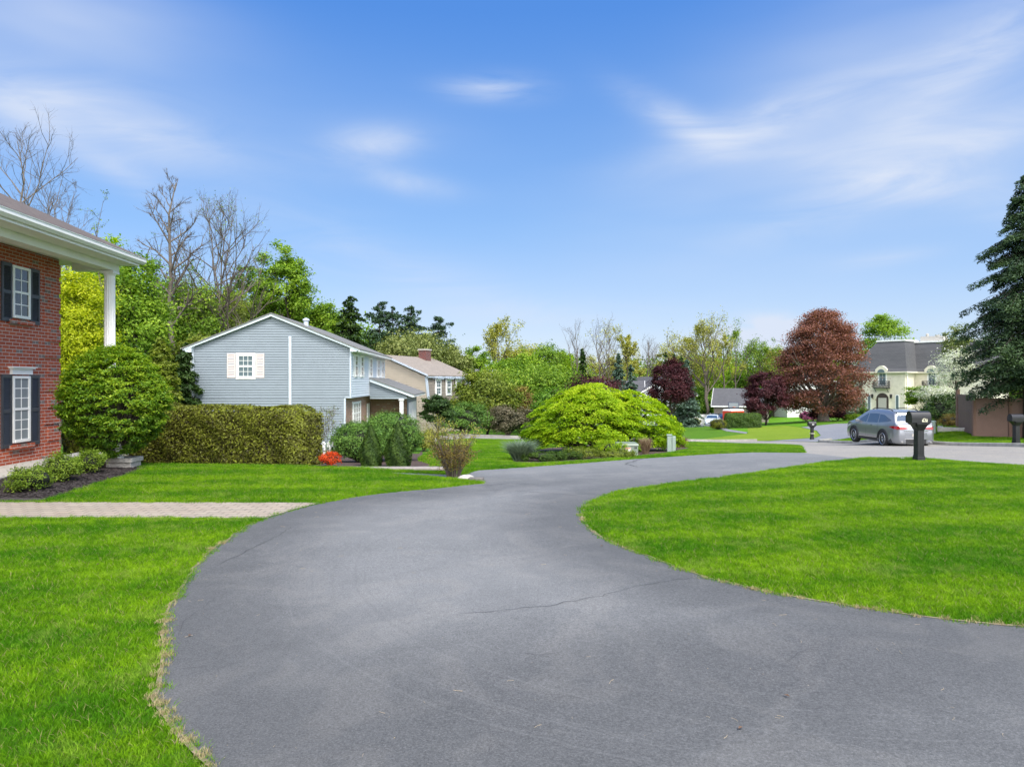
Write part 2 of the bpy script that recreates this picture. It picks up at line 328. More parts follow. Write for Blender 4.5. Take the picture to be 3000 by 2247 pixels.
M['blackplastic'] = plain('black_mailbox_plastic', (.016, .016, .018), .38, var=.2, scale=9, bmp=.15, bscale=60)
M['stone'] = plain('weathered_concrete', (.42, .40, .36), .85, var=.2, scale=12, bmp=.5, bscale=60)
M['wallstone'] = plain('dark_wall_block', (.13, .12, .11), .9, var=.4, scale=7, bmp=.8, bscale=30)
M['capstone'] = plain('grey_cap_stone', (.29, .26, .23), .85, var=.25, scale=9, bmp=.5, bscale=40)
M['kerb'] = plain('concrete_kerb', (.30, .29, .26), .85, var=.25, scale=3, bmp=.4, bscale=40)
M['bark'] = plain('grey_brown_bark', (.11, .09, .072), .9, var=.35, scale=5, bmp=.8, bscale=14)
M['bark_l'] = plain('pale_grey_bark', (.15, .125, .105), .9, var=.3, scale=4, bmp=.8, bscale=12)
M['bark_d'] = plain('dark_bark', (.055, .04, .035), .9, var=.3, scale=5, bmp=.6, bscale=16)
M['twig'] = plain('twig_bark', (.10, .08, .065), .9, var=.2, scale=2)
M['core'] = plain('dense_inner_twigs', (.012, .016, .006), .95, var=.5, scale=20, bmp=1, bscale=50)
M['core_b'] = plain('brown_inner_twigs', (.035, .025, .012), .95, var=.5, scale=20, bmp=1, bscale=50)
M['fence_b'] = plain('brown_vinyl_fence', (.19, .11, .08), .6, var=.07, scale=3)
M['utility'] = plain('grey_green_utility', (.26, .33, .28), .5, var=.08, scale=6)
M['utility_d'] = plain('olive_utility', (.17, .21, .165), .5, var=.1, scale=6)
M['sticker_w'] = plain('white_sticker', (.7, .7, .68), .5)
M['sticker_o'] = plain('orange_sticker', (.6, .16, .04), .5)
M['plaque'] = plain('number_plaque', (.62, .60, .45), .5)
M['plastic_w'] = plain('white_plastic', (.78, .78, .76), .45)
# ---------------------------------------------------------------- ground sheets
def smooth(poly, it=2):
    for _ in range(it):
        q = []
        for i in range(len(poly)):
            a, b = poly[i], poly[(i+1) % len(poly)]
            q += [(a[0]*.75+b[0]*.25, a[1]*.75+b[1]*.25), (a[0]*.25+b[0]*.75, a[1]*.25+b[1]*.75)]
        poly = q
    return poly
def densify(poly, st):
    out = []
    for i in range(len(poly)):
        a, b = poly[i], poly[(i+1) % len(poly)]; n = max(1, int(math.hypot(b[0]-a[0], b[1]-a[1])/st))
        out += [(a[0]+(b[0]-a[0])*k/n, a[1]+(b[1]-a[1])*k/n) for k in range(n)]
    return out
def inside(poly, x, y):
    P = np.array(poly); x = np.asarray(x); y = np.asarray(y); r = np.zeros(x.shape, bool); j = len(P)-1
    for i in range(len(P)):
        xi, yi = P[i]; xj, yj = P[j]
        if yi != yj: r ^= ((yi > y) != (yj > y)) & (x < (xj-xi)*(y-yi)/(yj-yi)+xi)
        j = i
    return r
def edist(poly, x, y):
    P = np.array(poly); Q = np.roll(P, -1, 0); d = np.full(len(x), 1e9)
    for a, b in zip(P, Q):
        ab = b-a; L = ab@ab+1e-12; t = np.clip(((x-a[0])*ab[0]+(y-a[1])*ab[1])/L, 0, 1)
        d = np.minimum(d, np.hypot(x-a[0]-t*ab[0], y-a[1]-t*ab[1]))
    return d
def sheet(name, poly, mat, off, st=.5, fn=None, skirt=0):
    poly = densify(poly, st*.7); P = np.array(poly)
    x0, y0 = P.min(0); x1, y1 = P.max(0)
    gx, gy = np.meshgrid(np.arange(math.floor(x0/st)*st, x1+st, st), np.arange(math.floor(y0/st)*st, y1+st, st)); gx = gx.ravel(); gy = gy.ravel()
    k = inside(poly, gx, gy); gx, gy = gx[k], gy[k]
    k = edist(poly, gx, gy) > st*.25; gx, gy = gx[k], gy[k]
    pts = [Vector(p) for p in poly]+[Vector(p) for p in zip(gx, gy)]
    vo, _, fo, *_ = delaunay_2d_cdt(pts, [], [list(range(len(poly)))], 1, 1e-5)
    V = np.array([(v.x, v.y) for v in vo]); z = tzv(V[:, 0], V[:, 1])+off
    if fn is not None: z = z+fn(V[:, 0], V[:, 1])
    me = bpy.data.meshes.new(name); me.from_pydata(np.c_[V, z].tolist(), [], [tuple(f) for f in fo])
    o = link(name, me, mat, None, True); tag(o, kind='structure'); return o
def D(*pts): return [hit(x*1.3562, y*1.3562) for x, y in pts]      # from the 2212 px wide view
def Spx(*pts): return [hit(x, y) for x, y in pts]
# ground material: soil-green under the blades, everything far reads as mown grass
def grassground(name, a, b, c, s=1.0):
    m, nt, p, out = newmat(name); g = nod(nt, 'ShaderNodeNewGeometry'); v = g.outputs['Position']
    n1 = noise(nt, v, .35*s, 4, .6); n2 = noise(nt, v, 9, 4, .7); n3 = noise(nt, v, 55, 3, .7)
    c1 = mixc(nt, mapr(nt, n1, .3, .7), a, b); c1 = mixc(nt, mapr(nt, n2, .45, .75, 0, .7), c1, c); c1 = mixc(nt, mapr(nt, n3, .35, .7, 0, .55), c1, tuple(x*.45 for x in a))
    nt.links.new(c1, p.inputs['Base Color']); p.inputs['Roughness'].default_value = .9; p.inputs['Specular IOR Level'].default_value = .15
    bump(nt, p, n3, 1.0, .05); return m
M['g_near'] = grassground('lawn_ground', (.075, .19, .010), (.10, .235, .014), (.15, .27, .02))
M['g_far'] = grassground('far_lawn_grass', (.19, .29, .02), (.25, .34, .03), (.14, .26, .015))
M['g_bright'] = grassground('bright_lawn_grass', (.10, .27, .010), (.13, .32, .014), (.17, .35, .02))
def bladeM():
    m, nt, p, out = newmat('grass_blades'); g = nod(nt, 'ShaderNodeNewGeometry'); v = g.outputs['Position']
    oi = nod(nt, 'ShaderNodeObjectInfo'); at = nod(nt, 'ShaderNodeAttribute', attribute_name='lv')
    n1 = noise(nt, v, .45, 3, .55, .4); n2 = noise(nt, v, 3.2, 3, .6)
    # faint mowing stripes
    sp = nod(nt, 'ShaderNodeSeparateXYZ'); nt.links.new(v, sp.inputs[0])
    st = mth(nt, 'SINE', mth(nt, 'ADD', mth(nt, 'MULTIPLY', mth(nt, 'ADD', mth(nt, 'MULTIPLY', sp.outputs[1], .93), mth(nt, 'MULTIPLY', sp.outputs[0], -.22)), 4.6), mth(nt, 'MULTIPLY', n1, 5.0)))
    f = mth(nt, 'ADD', mapr(nt, n1, .36, .64, -.05, .6), mapr(nt, n2, .36, .64, -.15, .38)); f = mth(nt, 'ADD', f, mth(nt, 'MULTIPLY', st, .24), clamp=True)
    c = mixc(nt, f, (.085, .26, .007), (.30, .50, .014))
    n8 = noise(nt, v, 11, 3, .6); c = mixc(nt, mapr(nt, n8, .35, .6, .55, 0), c, (.05, .17, .006)); c = mixc(nt, mapr(nt, n8, .56, .72, 0, .45), c, (.29, .47, .02))
    pale = noise(nt, v, 1.7, 4, .7); c = mixc(nt, mapr(nt, pale, .54, .68, 0, .5), c, (.33, .45, .08))
    c = mixc(nt, mapr(nt, at.outputs['Fac'], 0, 1, 0, 1), mixc(nt, 1.0, c, (.62, .72, .5), 'MULTIPLY'), mixc(nt, 1.0, c, (1.25, 1.2, 1.2), 'MULTIPLY'))
    c = mixc(nt, mth(nt, 'GREATER_THAN', at.outputs['Fac'], .955), c, (.36, .31, .13))
    nt.links.new(c, p.inputs['Base Color']); p.inputs['Roughness'].default_value = .6; p.inputs['Specular IOR Level'].default_value = .08
    tr = nod(nt, 'ShaderNodeBsdfTranslucent'); nt.links.new(c, tr.inputs[0]); mx = nod(nt, 'ShaderNodeMixShader'); mx.inputs[0].default_value = .45
    nt.links.new(p.outputs[0], mx.inputs[1]); nt.links.new(tr.outputs[0], mx.inputs[2]); nt.links.new(mx.outputs[0], out.inputs[0]); return m
M['blade'] = bladeM()
def asphaltM(name, base, warm, bluish=0.0, patch=True, speck=1.0):
    m, nt, p, out = newmat(name); g = nod(nt, 'ShaderNodeNewGeometry'); v = g.outputs['Position']
    n1 = noise(nt, v, .28, 5, .62, .5); n2 = noise(nt, v, 1.6, 5, .65); n3 = noise(nt, v, 260, 2, .6); n4 = noise(nt, v, 70, 3, .8)
    c = mixc(nt, mapr(nt, n1, .3, .72), tuple(x*.86 for x in base), tuple(x*1.14 for x in warm))
    n5 = noise(nt, v, 9, 4, .7); n6 = noise(nt, v, 28, 4, .8); n7 = noise(nt, v, .9, 3, .6, 1.5)
    c = mixc(nt, mapr(nt, n2, .35, .7, 0, .45), c, tuple(x*.68 for x in base)); c = mixc(nt, mapr(nt, n5, .45, .75, 0, .30), c, tuple(x*1.35 for x in warm)); c = mixc(nt, mapr(nt, n7, .50, .60, 0, .42), c, tuple(x*a for x, a in zip(warm, (1.22, 1.16, 1.08))))
    c = mixc(nt, mapr(nt, n6, .50, .64, 0, .5*speck), c, tuple(x*1.35 for x in warm)); c = mixc(nt, mapr(nt, n6, .36, .48, .55*speck, 0), c, tuple(x*.5 for x in base))
    c = mixc(nt, mapr(nt, n3, .42, .66, 0, .55*speck), c, tuple(x*1.75 for x in base)); c = mixc(nt, mapr(nt, n3, .30, .46, .6*speck, 0), c, tuple(x*.3 for x in base))
    c = mixc(nt, mapr(nt, n4, .52, .66, 0, .6*speck), c, tuple(x*2.1 for x in warm)); c = mixc(nt, mapr(nt, n4, .33, .47, .65*speck, 0), c, tuple(x*.35 for x in base))
    if patch: at = nod(nt, 'ShaderNodeAttribute', attribute_name='wear'); c = mixc(nt, mth(nt, 'ADD', at.outputs['Fac'], mth(nt, 'MULTIPLY', mth(nt, 'SUBTRACT', n7, .5), .8), clamp=True), mixc(nt, 1.0, c, (.56, .56, .57), 'MULTIPLY'), mixc(nt, 1.0, c, (1.06, 1.06, 1.07), 'MULTIPLY'))
    if patch:   # worn wheel tracks: thin concentric arcs scrubbed into the surface
        sp = nod(nt, 'ShaderNodeSeparateXYZ'); nt.links.new(v, sp.inputs[0])
        dx = mth(nt, 'SUBTRACT', sp.outputs[0], 2.5); dy = mth(nt, 'SUBTRACT', sp.outputs[1], 8.2)
        rr = mth(nt, 'ADD', mth(nt, 'SQRT', mth(nt, 'ADD', mth(nt, 'MULTIPLY', dx, dx), mth(nt, 'MULTIPLY', dy, dy))), mth(nt, 'MULTIPLY', n1, .35))
        ring = mth(nt, 'MULTIPLY', mapr(nt, rr, 3.9, 4.3), mapr(nt, rr, 5.3, 4.9))
        cb = nod(nt, 'ShaderNodeCombineXYZ'); nt.links.new(rr, cb.inputs[0]); tr = noise(nt, cb.outputs[0], 9, 3, .75)
        c = mixc(nt, mth(nt, 'MULTIPLY', mapr(nt, tr, .54, .62, 0, .22), ring), c, tuple(x*1.45 for x in warm))
        c = mixc(nt, mth(nt, 'MULTIPLY', mapr(nt, tr, .38, .46, .45, 0), ring), c, tuple(x*.7 for x in base))
    nt.links.new(c, p.inputs['Base Color']); p.inputs['Roughness'].default_value = .78; p.inputs['Specular IOR Level'].default_value = .45
    bump(nt, p, mth(nt, 'ADD', n3, n4), .55, .006); return m
M['drive'] = asphaltM('sealed_driveway_asphalt', (.138, .142, .139), (.154, .155, .152), speck=.8)
M['street'] = asphaltM('worn_street_asphalt', (.225, .213, .195), (.25, .233, .20), patch=False, speck=.7)
M['drive2'] = asphaltM('far_driveway_asphalt', (.17, .18, .2), (.19, .195, .205), patch=False, speck=.5)
M['crack'] = plain('crack_tar', (.035, .036, .040), .9, bmp=.3)
M['mulch'] = plain('dark_bark_mulch', (.045, .035, .034), .95, var=.7, scale=38, bmp=1.0, bscale=60)
M['mulch_b'] = plain('brown_mulch', (.065, .04, .03), .95, var=.6, scale=30, bmp=1.0, bscale=50)
M['strawsoil'] = plain('dry_sandy_soil', (.20, .165, .10), .95, var=.45, scale=18, bmp=1.0, bscale=70)
def paverM():
    m, nt, p, out = newmat('tumbled_pavers'); g = nod(nt, 'ShaderNodeNewGeometry')
    b = nod(nt, 'ShaderNodeTexBrick'); nt.links.new(g.outputs['Position'], b.inputs['Vector']); b.inputs['Scale'].default_value = 1
    b.inputs['Brick Width'].default_value = .23; b.inputs['Row Height'].default_value = .15; b.inputs['Mortar Size'].default_value = .007; b.inputs['Mortar Smooth'].default_value = .3
    b.inputs['Color1'].default_value = rgb((.38, .32, .25)); b.inputs['Color2'].default_value = rgb((.32, .28, .22)); b.inputs['Mortar'].default_value = rgb((.10, .08, .07))
    n = noise(nt, g.outputs['Position'], 2.5, 4); n2 = noise(nt, g.outputs['Position'], 90, 3, .7)
    c = mixc(nt, mapr(nt, n, .35, .7, 0, .4), b.outputs['Color'], (.75, .65, .6), 'MULTIPLY'); c = mixc(nt, mapr(nt, n2, .4, .7, 0, .3), c, (.2, .17, .15))
    nt.links.new(c, p.inputs['Base Color']); p.inputs['Roughness'].default_value = .85; bump(nt, p, mth(nt, 'SUBTRACT', mth(nt, 'MULTIPLY', n2, .3), b.outputs['Fac']), .7, .008); return m
M['paver'] = paverM()
# the ground, one sheet to the horizon (fine near, coarse far)
def ground():
    ax = np.unique(np.r_[np.arange(-2500, -300, 200), np.arange(-300, -60, 20), np.arange(-60, -24, 2), np.arange(-24, 34, .5), np.arange(34, 80, 2), np.arange(80, 300, 20), np.arange(300, 2501, 200)])
    ay = np.unique(np.r_[np.arange(-500, -40, 60), np.arange(-40, -4, 4), np.arange(-4, 66, .5), np.arange(66, 150, 3), np.arange(150, 400, 20), np.arange(400, 3001, 200)])
    gx, gy = np.meshgrid(ax, ay); z = tzv(gx, gy); V = np.c_[gx.ravel(), gy.ravel(), z.ravel()]
    nx, ny = len(ax), len(ay); i, j = np.meshgrid(np.arange(nx-1), np.arange(ny-1)); a = (j*nx+i).ravel()
    me = npmesh('ground', V, np.c_[a, a+1, a+nx+1, a+nx]); o = link('ground', me, M['g_near'], None, True); tag(o, kind='structure')
ground()
# ---- outlines on the plan, found from where the photo shows them on the terrain
left_edge = D((455,1657),(400,1605),(350,1545),(335,1510),(348,1460),(357,1400),(360,1345),(366,1315),(400,1256),(448,1200),(500,1160),(575,1121),(690,1089),(760,1076),(850,1064),(940,1056),(1000,1049),(1040,1046))
pen_edge = D((2212,1356),(2100,1347),(1980,1333),(1850,1313),(1700,1288),(1600,1266),(1500,1240),(1400,1204),(1340,1180),(1285,1151),(1262,1130),(1256,1113),(1266,1096),(1300,1076),(1345,1062),(1400,1053),(1500,1040),(1600,1028),(1700,1013),(1780,1001),(1850,994))
def wavy(E, amp, sd, keep=2):
    rg = random.Random(sd); q = []
    for i in range(len(E)-1):
        p0 = E[max(0, i-1)]; p1 = E[i]; p2 = E[i+1]; p3 = E[min(len(E)-1, i+2)]; n = max(2, int(math.hypot(p2[0]-p1[0], p2[1]-p1[1])/.14))
        for k in range(n):
            t = k/n; c = [.5*((2*b)+(-a+c_)*t+(2*a-5*b+4*c_-d)*t*t+(-a+3*b-3*c_+d)*t**3) for a, b, c_, d in zip(p0, p1, p2, p3)]; j = amp if 0 < i < len(E)-2 else 0
            L0 = math.hypot(c[0], c[1]); j *= min(1, .5+L0*.06); q.append((c[0]+rg.gauss(0, j)+j*math.sin(len(q)*.37), c[1]+rg.gauss(0, j)*.6+j*math.cos(len(q)*.23)))
    return q+[E[-1]]
left_edge = wavy(left_edge, .012, 1); pen_edge = wavy(pen_edge, .012, 2)
isl_low = Spx((2350,1327),(2202,1326),(2020,1335),(1900,1343),(1853,1346),(1702,1358),(1521,1371),(1400,1379),(1375,1384),(1362,1392))
# right lawn peninsula
pen = pen_edge+[hit(2580,1345.5), hit(2690,1346), (12.0, 18.6), (13.3, 17.2), (13.6, 14), (13.6, 3), (6.2, 1.2), (5.6, 2.6)]
pen = [p for p in pen]
drive_poly = [(-3.0, -1.0), (-2.2, 1.5)]+left_edge+[hit(1408,1413), hit(1340,1405), (-3.4,16.3)]+isl_low[::-1]+[hit(2452,1337.5), hit(2530,1346)]+pen_edge[::-1]+[(5.6, 2.6), (6.4, -1)]
SH = {}
SH['drive'] = drive_poly
o = sheet('driveway', drive_poly, M['drive'], .012, .25)
co = np.empty(len(o.data.vertices)*3, np.float32); o.data.vertices.foreach_get('co', co); co = co.reshape(-1, 3); dd = edist(densify(left_edge+pen_edge[::-1], 99), co[:, 0], co[:, 1]); t = np.clip((dd-.1)/1.9, 0, 1); t = t*t*(3-2*t)*np.clip((co[:, 1]-2.2)/4.5, .35, 1)
t = np.maximum(t, np.clip((co[:, 1]-12)/6, 0, .8)); a = o.data.attributes.new('wear', 'FLOAT', 'POINT'); a.data.foreach_set('value', t.astype(np.float32))
street = [(9.9, 24.2), (12.1, 30), (12.9, 36), (12.0, 40.5), (9.2, 43.2), (0, 44), (-4.6, 43.8), (-5.8, 44.2), (-6.2, 49.5), (-4.5, 50.2), (0, 48.2), (6, 49.2), (12, 51.2), (16.2, 52.4), (18.0, 52.2), (19.2, 50.8), (19.2, 44), (19.2, 3), (13.6, 3), (13.6, 14), (13.3, 17.2), (12.0, 18.6), hit(2690,1346), hit(2580,1345.5), hit(2500,1344.5), hit(2430,1336)]
SH['street'] = street
sheet('street', street, M['street'], .006, .5)
def cut(name, pts, mat, off, st=.5, sm=1):
    p = smooth(pts, sm) if sm else pts; SH[name] = p; return sheet(name, p, mat, off, st)
cut('neighbour_driveway', [hit(2236,1293.5), hit(2300,1289), hit(2391,1283), hit(2405,1276), hit(2393,1262), hit(2347,1252), hit(2395,1247), hit(2450,1241.5), hit(2560,1239.5), hit(2640,1239), (30,58), (24.5,50), (20.6,45), (19.3,45), (19.3,50)], M['drive2'], .02, 1.0, 0)
cut('far_drive', Spx((2190,1267),(2187,1271),(2128,1263.5),(2087,1250),(2036,1246),(2052,1239),(2095,1245),(2133,1258)), M['drive2'], .02, 1.0, 0)
cut('far_lawn', [hit(1985,1291), hit(2100,1291), hit(2228,1291.5), hit(2300,1288), hit(2388,1282), hit(2402,1276), hit(2390,1263), hit(2345,1252), hit(2300,1247), hit(2230,1250), hit(2190,1255), hit(2192,1270), hit(2120,1279), hit(2050,1287)], M['g_far'], .010, 1.0, 0)
cut('roadside_lawn', [(19.55, 4), (19.55, 43.5), (20.5, 44.8), (23, 44.5), (30, 41), (38, 38), (40, 4)], M['g_far'], .010, 1.0, 0)
cut('beech_lawn', Spx((2190,1268),(2140,1258),(2130,1250),(2230,1235),(2290,1222),(2390,1222),(2400,1236),(2345,1250),(2300,1246),(2230,1250)), M['g_bright'], .007, 1.0, 0)
cut('walkway', [hit(-60,1472), (-12.4, 11.9)]+[hit(-200,1472), hit(0,1473), hit(500,1474), hit(936,1475), hit(780,1519), hit(600,1519), hit(0,1520.5), hit(-200,1521)], M['paver'], .020, .4, 0) if False else None
wk = [hit(-260,1472), hit(0,1473), hit(500,1474), hit(940,1474.5), hit(860,1495), hit(776,1521), hit(400,1520), hit(0,1520.5), hit(-260,1521)]
SH['walk'] = wk; sheet('walkway', wk, M['paver'], .018, .4)
bed = [(-13.5, 11.6), hit(0,1471.5), hit(120,1471.5), hit(160,1461), hit(270,1425), hit(370,1396), hit(425,1378), hit(400,1368), (-9.2, 17.2), (-10.2, 18.6), (-11.6, 18.6), (-11.4, 16), (-11.2, 12)]
SH['bed'] = bed; sheet('mulch_bed', bed, M['mulch'], .012, .3)
bed2 = [hit(900,1371), hit(1255,1377), hit(1275,1364), hit(1235,1351), hit(1240,1338), hit(1236,1320), (-3.4, 26), (-6.5, 27), (-6.3, 20)]
SH['bed2'] = bed2; sheet('shrub_bed', bed2, M['mulch_b'], .012, .4)
bed3 = smooth(Spx((1478,1352),(1520,1362),(1650,1357),(1800,1346),(1868,1340),(1940,1334),(2010,1322),(2040,1315),(1990,1308),(1900,1302),(1700,1303),(1560,1318)), 1)
SH['bed3'] = bed3; sheet('island_bed', bed3, M['mulch_b'], .012, .4)
cut('neighbour_lawn', [p for p in Spx((1360,1396),(1400,1382),(1480,1375),(1476,1352),(1560,1316),(1690,1302))]+[(6,43),(0,43.6),(-3.6,43.4),(-3.2,36),(-2.6,30),(-2.6,25),(-2.4,21),hit(1282,1364)], M['g_bright'], .008, .5, 0)
cut('far_verge', [(-4.4,50.4),(0,48.4),(6,49.4),(12,51.4),(15,53.5),(10,56),(0,55),(-4,56)], M['g_bright'], .008, 1., 0)
# cracks, seams
def strip(name, pts, w, mat, off, seed=0, jag=.02):
    rg = random.Random(seed); pts = [hit(x*1.3562, y*1.3562) for x, y in pts]; q = []
    for i in range(len(pts)-1):
        a, b = pts[i], pts[i+1]; n = max(2, int(math.hypot(b[0]-a[0], b[1]-a[1])/.09))
        for k in range(n): q.append((a[0]+(b[0]-a[0])*k/n+rg.gauss(0, jag), a[1]+(b[1]-a[1])*k/n+rg.gauss(0, jag)))
    q.append(pts[-1]); vs = []; fs = []
    for i, p in enumerate(q):
        a = q[max(0, i-1)]; b = q[min(len(q)-1, i+1)]; dx, dy = b[0]-a[0], b[1]-a[1]; l = math.hypot(dx, dy)+1e-9
        ww = w*(.35+.9*rg.random())*(.3 if i in (0, len(q)-1) else 1)
        for s_ in (-1, 1):
            x, y = p[0]-dy/l*ww*s_/2, p[1]+dx/l*ww*s_/2; vs.append((x, y, tz(x, y)+off))
        if i: fs.append((2*i-2, 2*i-1, 2*i+1, 2*i))
    return vs, fs
cr = MB()
for k, (pts, w, jg) in enumerate([([(975,1330),(1060,1324),(1180,1311),(1260,1297),(1330,1283),(1372,1268),(1430,1261),(1496,1250)], .006, .012),
        ([(468,1224),(520,1200),(560,1178),(600,1160),(628,1140)], .006, .012), ([(380,1380),(400,1345),(470,1290)], .003, .01),
        ([(1930,1003),(1890,992)], .02, .01), ([(1055,1060),(1120,1062),(1190,1067),(1255,1073)], .016, .012), ([(1040,1050),(1110,1045),(1160,1049)], .012, .01),
        ([(1405,985),(1370,997),(1352,1003),(1380,1010)], .03, .03), ([(1180,985),(1290,992),(1420,989)], .03, .02), ([(1700,1440),(1720,1415),(1760,1400)], .003, .02),
        ([(1120,1415),(1160,1420),(1215,1412)], .005, .01)]):
    vs, fs = strip('crack', pts, w, None, .017, k, jg); cr.add(vs, fs)
o = cr.build('driveway_crack', M['crack'], None, fix=False); tag(o, kind='structure')
# dry, sandy margin where the turf meets the driveway
so_ = MB(); rg = random.Random(4)
for E, sgn, lim in (([p for p in left_edge if p[1] < 10.2], 1, 0), (pen_edge[:int(len(pen_edge)*.75)], -1, 0)):
    pts = E
    vs = []; fs = []
    for i, p in enumerate(pts):
        a = pts[max(0, i-1)]; b = pts[min(len(pts)-1, i+1)]; dx, dy = b[0]-a[0], b[1]-a[1]; l = math.hypot(dx, dy)+1e-9
        w = .0+(.028 if sgn > 0 and 3.7 < p[1] < 4.6 else .022)*max(0, math.sin(i*.21+1)*.6+.4*math.sin(i*.07)+.25*math.sin(i*.9)-.05)*rg.uniform(.4, 1.4)
        for s_ in (-.02, w):
            x, y = p[0]+dy/l*s_*sgn, p[1]-dx/l*s_*sgn; vs.append((x, y, tz(x, y)+.0165))
        if i: fs.append((2*i-2, 2*i-1, 2*i+1, 2*i))
    so_.add(vs, fs)
o = so_.build('soil_margin', M['strawsoil'], None, fix=False); tag(o, kind='structure')
# kerb along the far side of the street
def kerbrun(pts, name='kerb'):
    k = MB(); q = []
    for i in range(len(pts)-1):
        a, b = pts[i], pts[i+1]; n = max(1, int(math.hypot(b[0]-a[0], b[1]-a[1])/1.)); q += [(a[0]+(b[0]-a[0])*j/n, a[1]+(b[1]-a[1])*j/n) for j in range(n)]
    q.append(pts[-1]); rings = []
    for i, p in enumerate(q):
        a = q[max(0, i-1)]; b = q[min(len(q)-1, i+1)]; dx, dy = b[0]-a[0], b[1]-a[1]; l = math.hypot(dx, dy); nx, ny = dy/l, -dx/l
        z = tz(*p); rings.append([(p[0]-nx*.02, p[1]-ny*.02, z-.1), (p[0], p[1], z+.12), (p[0]+nx*.03, p[1]+ny*.03, z+.15), (p[0]+nx*.2, p[1]+ny*.2, z+.15), (p[0]+nx*.2, p[1]+ny*.2, z-.1)])
    vs = [v for r_ in rings for v in r_]; fs = []
    for i in range(len(rings)-1):
        for j in range(4): fs.append((i*5+j, i*5+j+1, i*5+5+j+1, i*5+5+j))
    k.add(vs, fs); o = k.build(name, M['kerb'], None, fix=True); tag(o, kind='structure')
kerbrun([(19.2, 3), (19.2, 20), (19.2, 44.2), (19.6, 45.4), (20.6, 46)])
kerbrun([(18.0, 52.2), (16.2, 52.4), (12, 51.2), (6, 49.2), (0, 48.2), (-4.5, 50.2)][::-1])
# ---------------------------------------------------------------- grass
def tuft_mesh(name, seed, n, rad, h, w):
    rg = np.random.default_rng(seed); a = rg.uniform(0, 6.283, n); r = rad*np.sqrt(rg.random(n)); x = r*np.cos(a); y = r*np.sin(a)
    hh = h*rg.uniform(.55, 1.15, n); la = rg.uniform(0, 6.283, n); ln = hh*rg.uniform(.25, 1.2, n); fa = rg.uniform(0, 6.283, n); wx_ = w*np.cos(fa)*.5; wy_ = w*np.sin(fa)*.5
    b = np.stack([x, y, np.zeros(n)], 1); tip = b+np.stack([np.cos(la)*ln, np.sin(la)*ln, hh], 1); mid = b+np.stack([np.cos(la)*ln*.35, np.sin(la)*ln*.35, hh*.6], 1); ww = np.stack([wx_, wy_, wx_*0], 1)
    V = np.stack([b-ww, b+ww, mid+ww*.8, mid-ww*.8, tip], 1).reshape(-1, 3); i = np.arange(n)*5
    F = np.r_[np.c_[i, i+1, i+2, i+3], np.c_[i+3, i+2, i+4, i+4]]
    F3 = np.r_[np.c_[i, i+1, i+2], np.c_[i, i+2, i+3], np.c_[i+3, i+2, i+4]]; lv = rg.random(n)
    return npmesh(name, V, F3, np.r_[lv, lv, lv])
tufts = bpy.data.collections.new('grass_tufts')       # source meshes for the instances, not linked to the scene
for k in range(5):
    o = bpy.data.objects.new('grass_tuft', tuft_mesh('grass_tuft', k, 46, .085, .042, .0042)); o.data.materials.append(M['blade']); tufts.objects.link(o)
def instancer(name, P, scale, coll, seed=0):
    me = bpy.data.meshes.new(name); me.vertices.add(len(P)); me.vertices.foreach_set('co', np.asarray(P, np.float32).ravel())
    a = me.attributes.new('sc', 'FLOAT', 'POINT'); a.data.foreach_set('value', np.asarray(scale, np.float32))
    o = bpy.data.objects.new(name, me); C.objects.link(o)
    g = bpy.data.node_groups.new(name, 'GeometryNodeTree'); g.interface.new_socket('Geometry', in_out='INPUT', socket_type='NodeSocketGeometry'); g.interface.new_socket('Geometry', in_out='OUTPUT', socket_type='NodeSocketGeometry')
    N = g.nodes; gi = N.new('NodeGroupInput'); go = N.new('NodeGroupOutput'); ip = N.new('GeometryNodeInstanceOnPoints'); ci = N.new('GeometryNodeCollectionInfo')
    ci.inputs['Collection'].default_value = coll; ci.inputs['Separate Children'].default_value = True; ci.inputs['Reset Children'].default_value = True
    rv = N.new('FunctionNodeRandomValue'); rv.data_type = 'FLOAT_VECTOR'; rv.inputs[0].default_value = (-.12, -.12, 0); rv.inputs[1].default_value = (.12, .12, 6.283); rv.inputs['Seed'].default_value = seed
    na = N.new('GeometryNodeInputNamedAttribute'); na.data_type = 'FLOAT'; na.inputs[0].default_value = 'sc'
    g.links.new(gi.outputs[0], ip.inputs['Points']); g.links.new(ci.outputs[0], ip.inputs['Instance']); ip.inputs['Pick Instance'].default_value = True
    g.links.new(rv.outputs[0], ip.inputs['Rotation']); g.links.new(na.outputs[0], ip.inputs['Scale']); g.links.new(ip.outputs[0], go.inputs[0])
    md = o.modifiers.new('instances', 'NODES'); md.node_group = g; return o
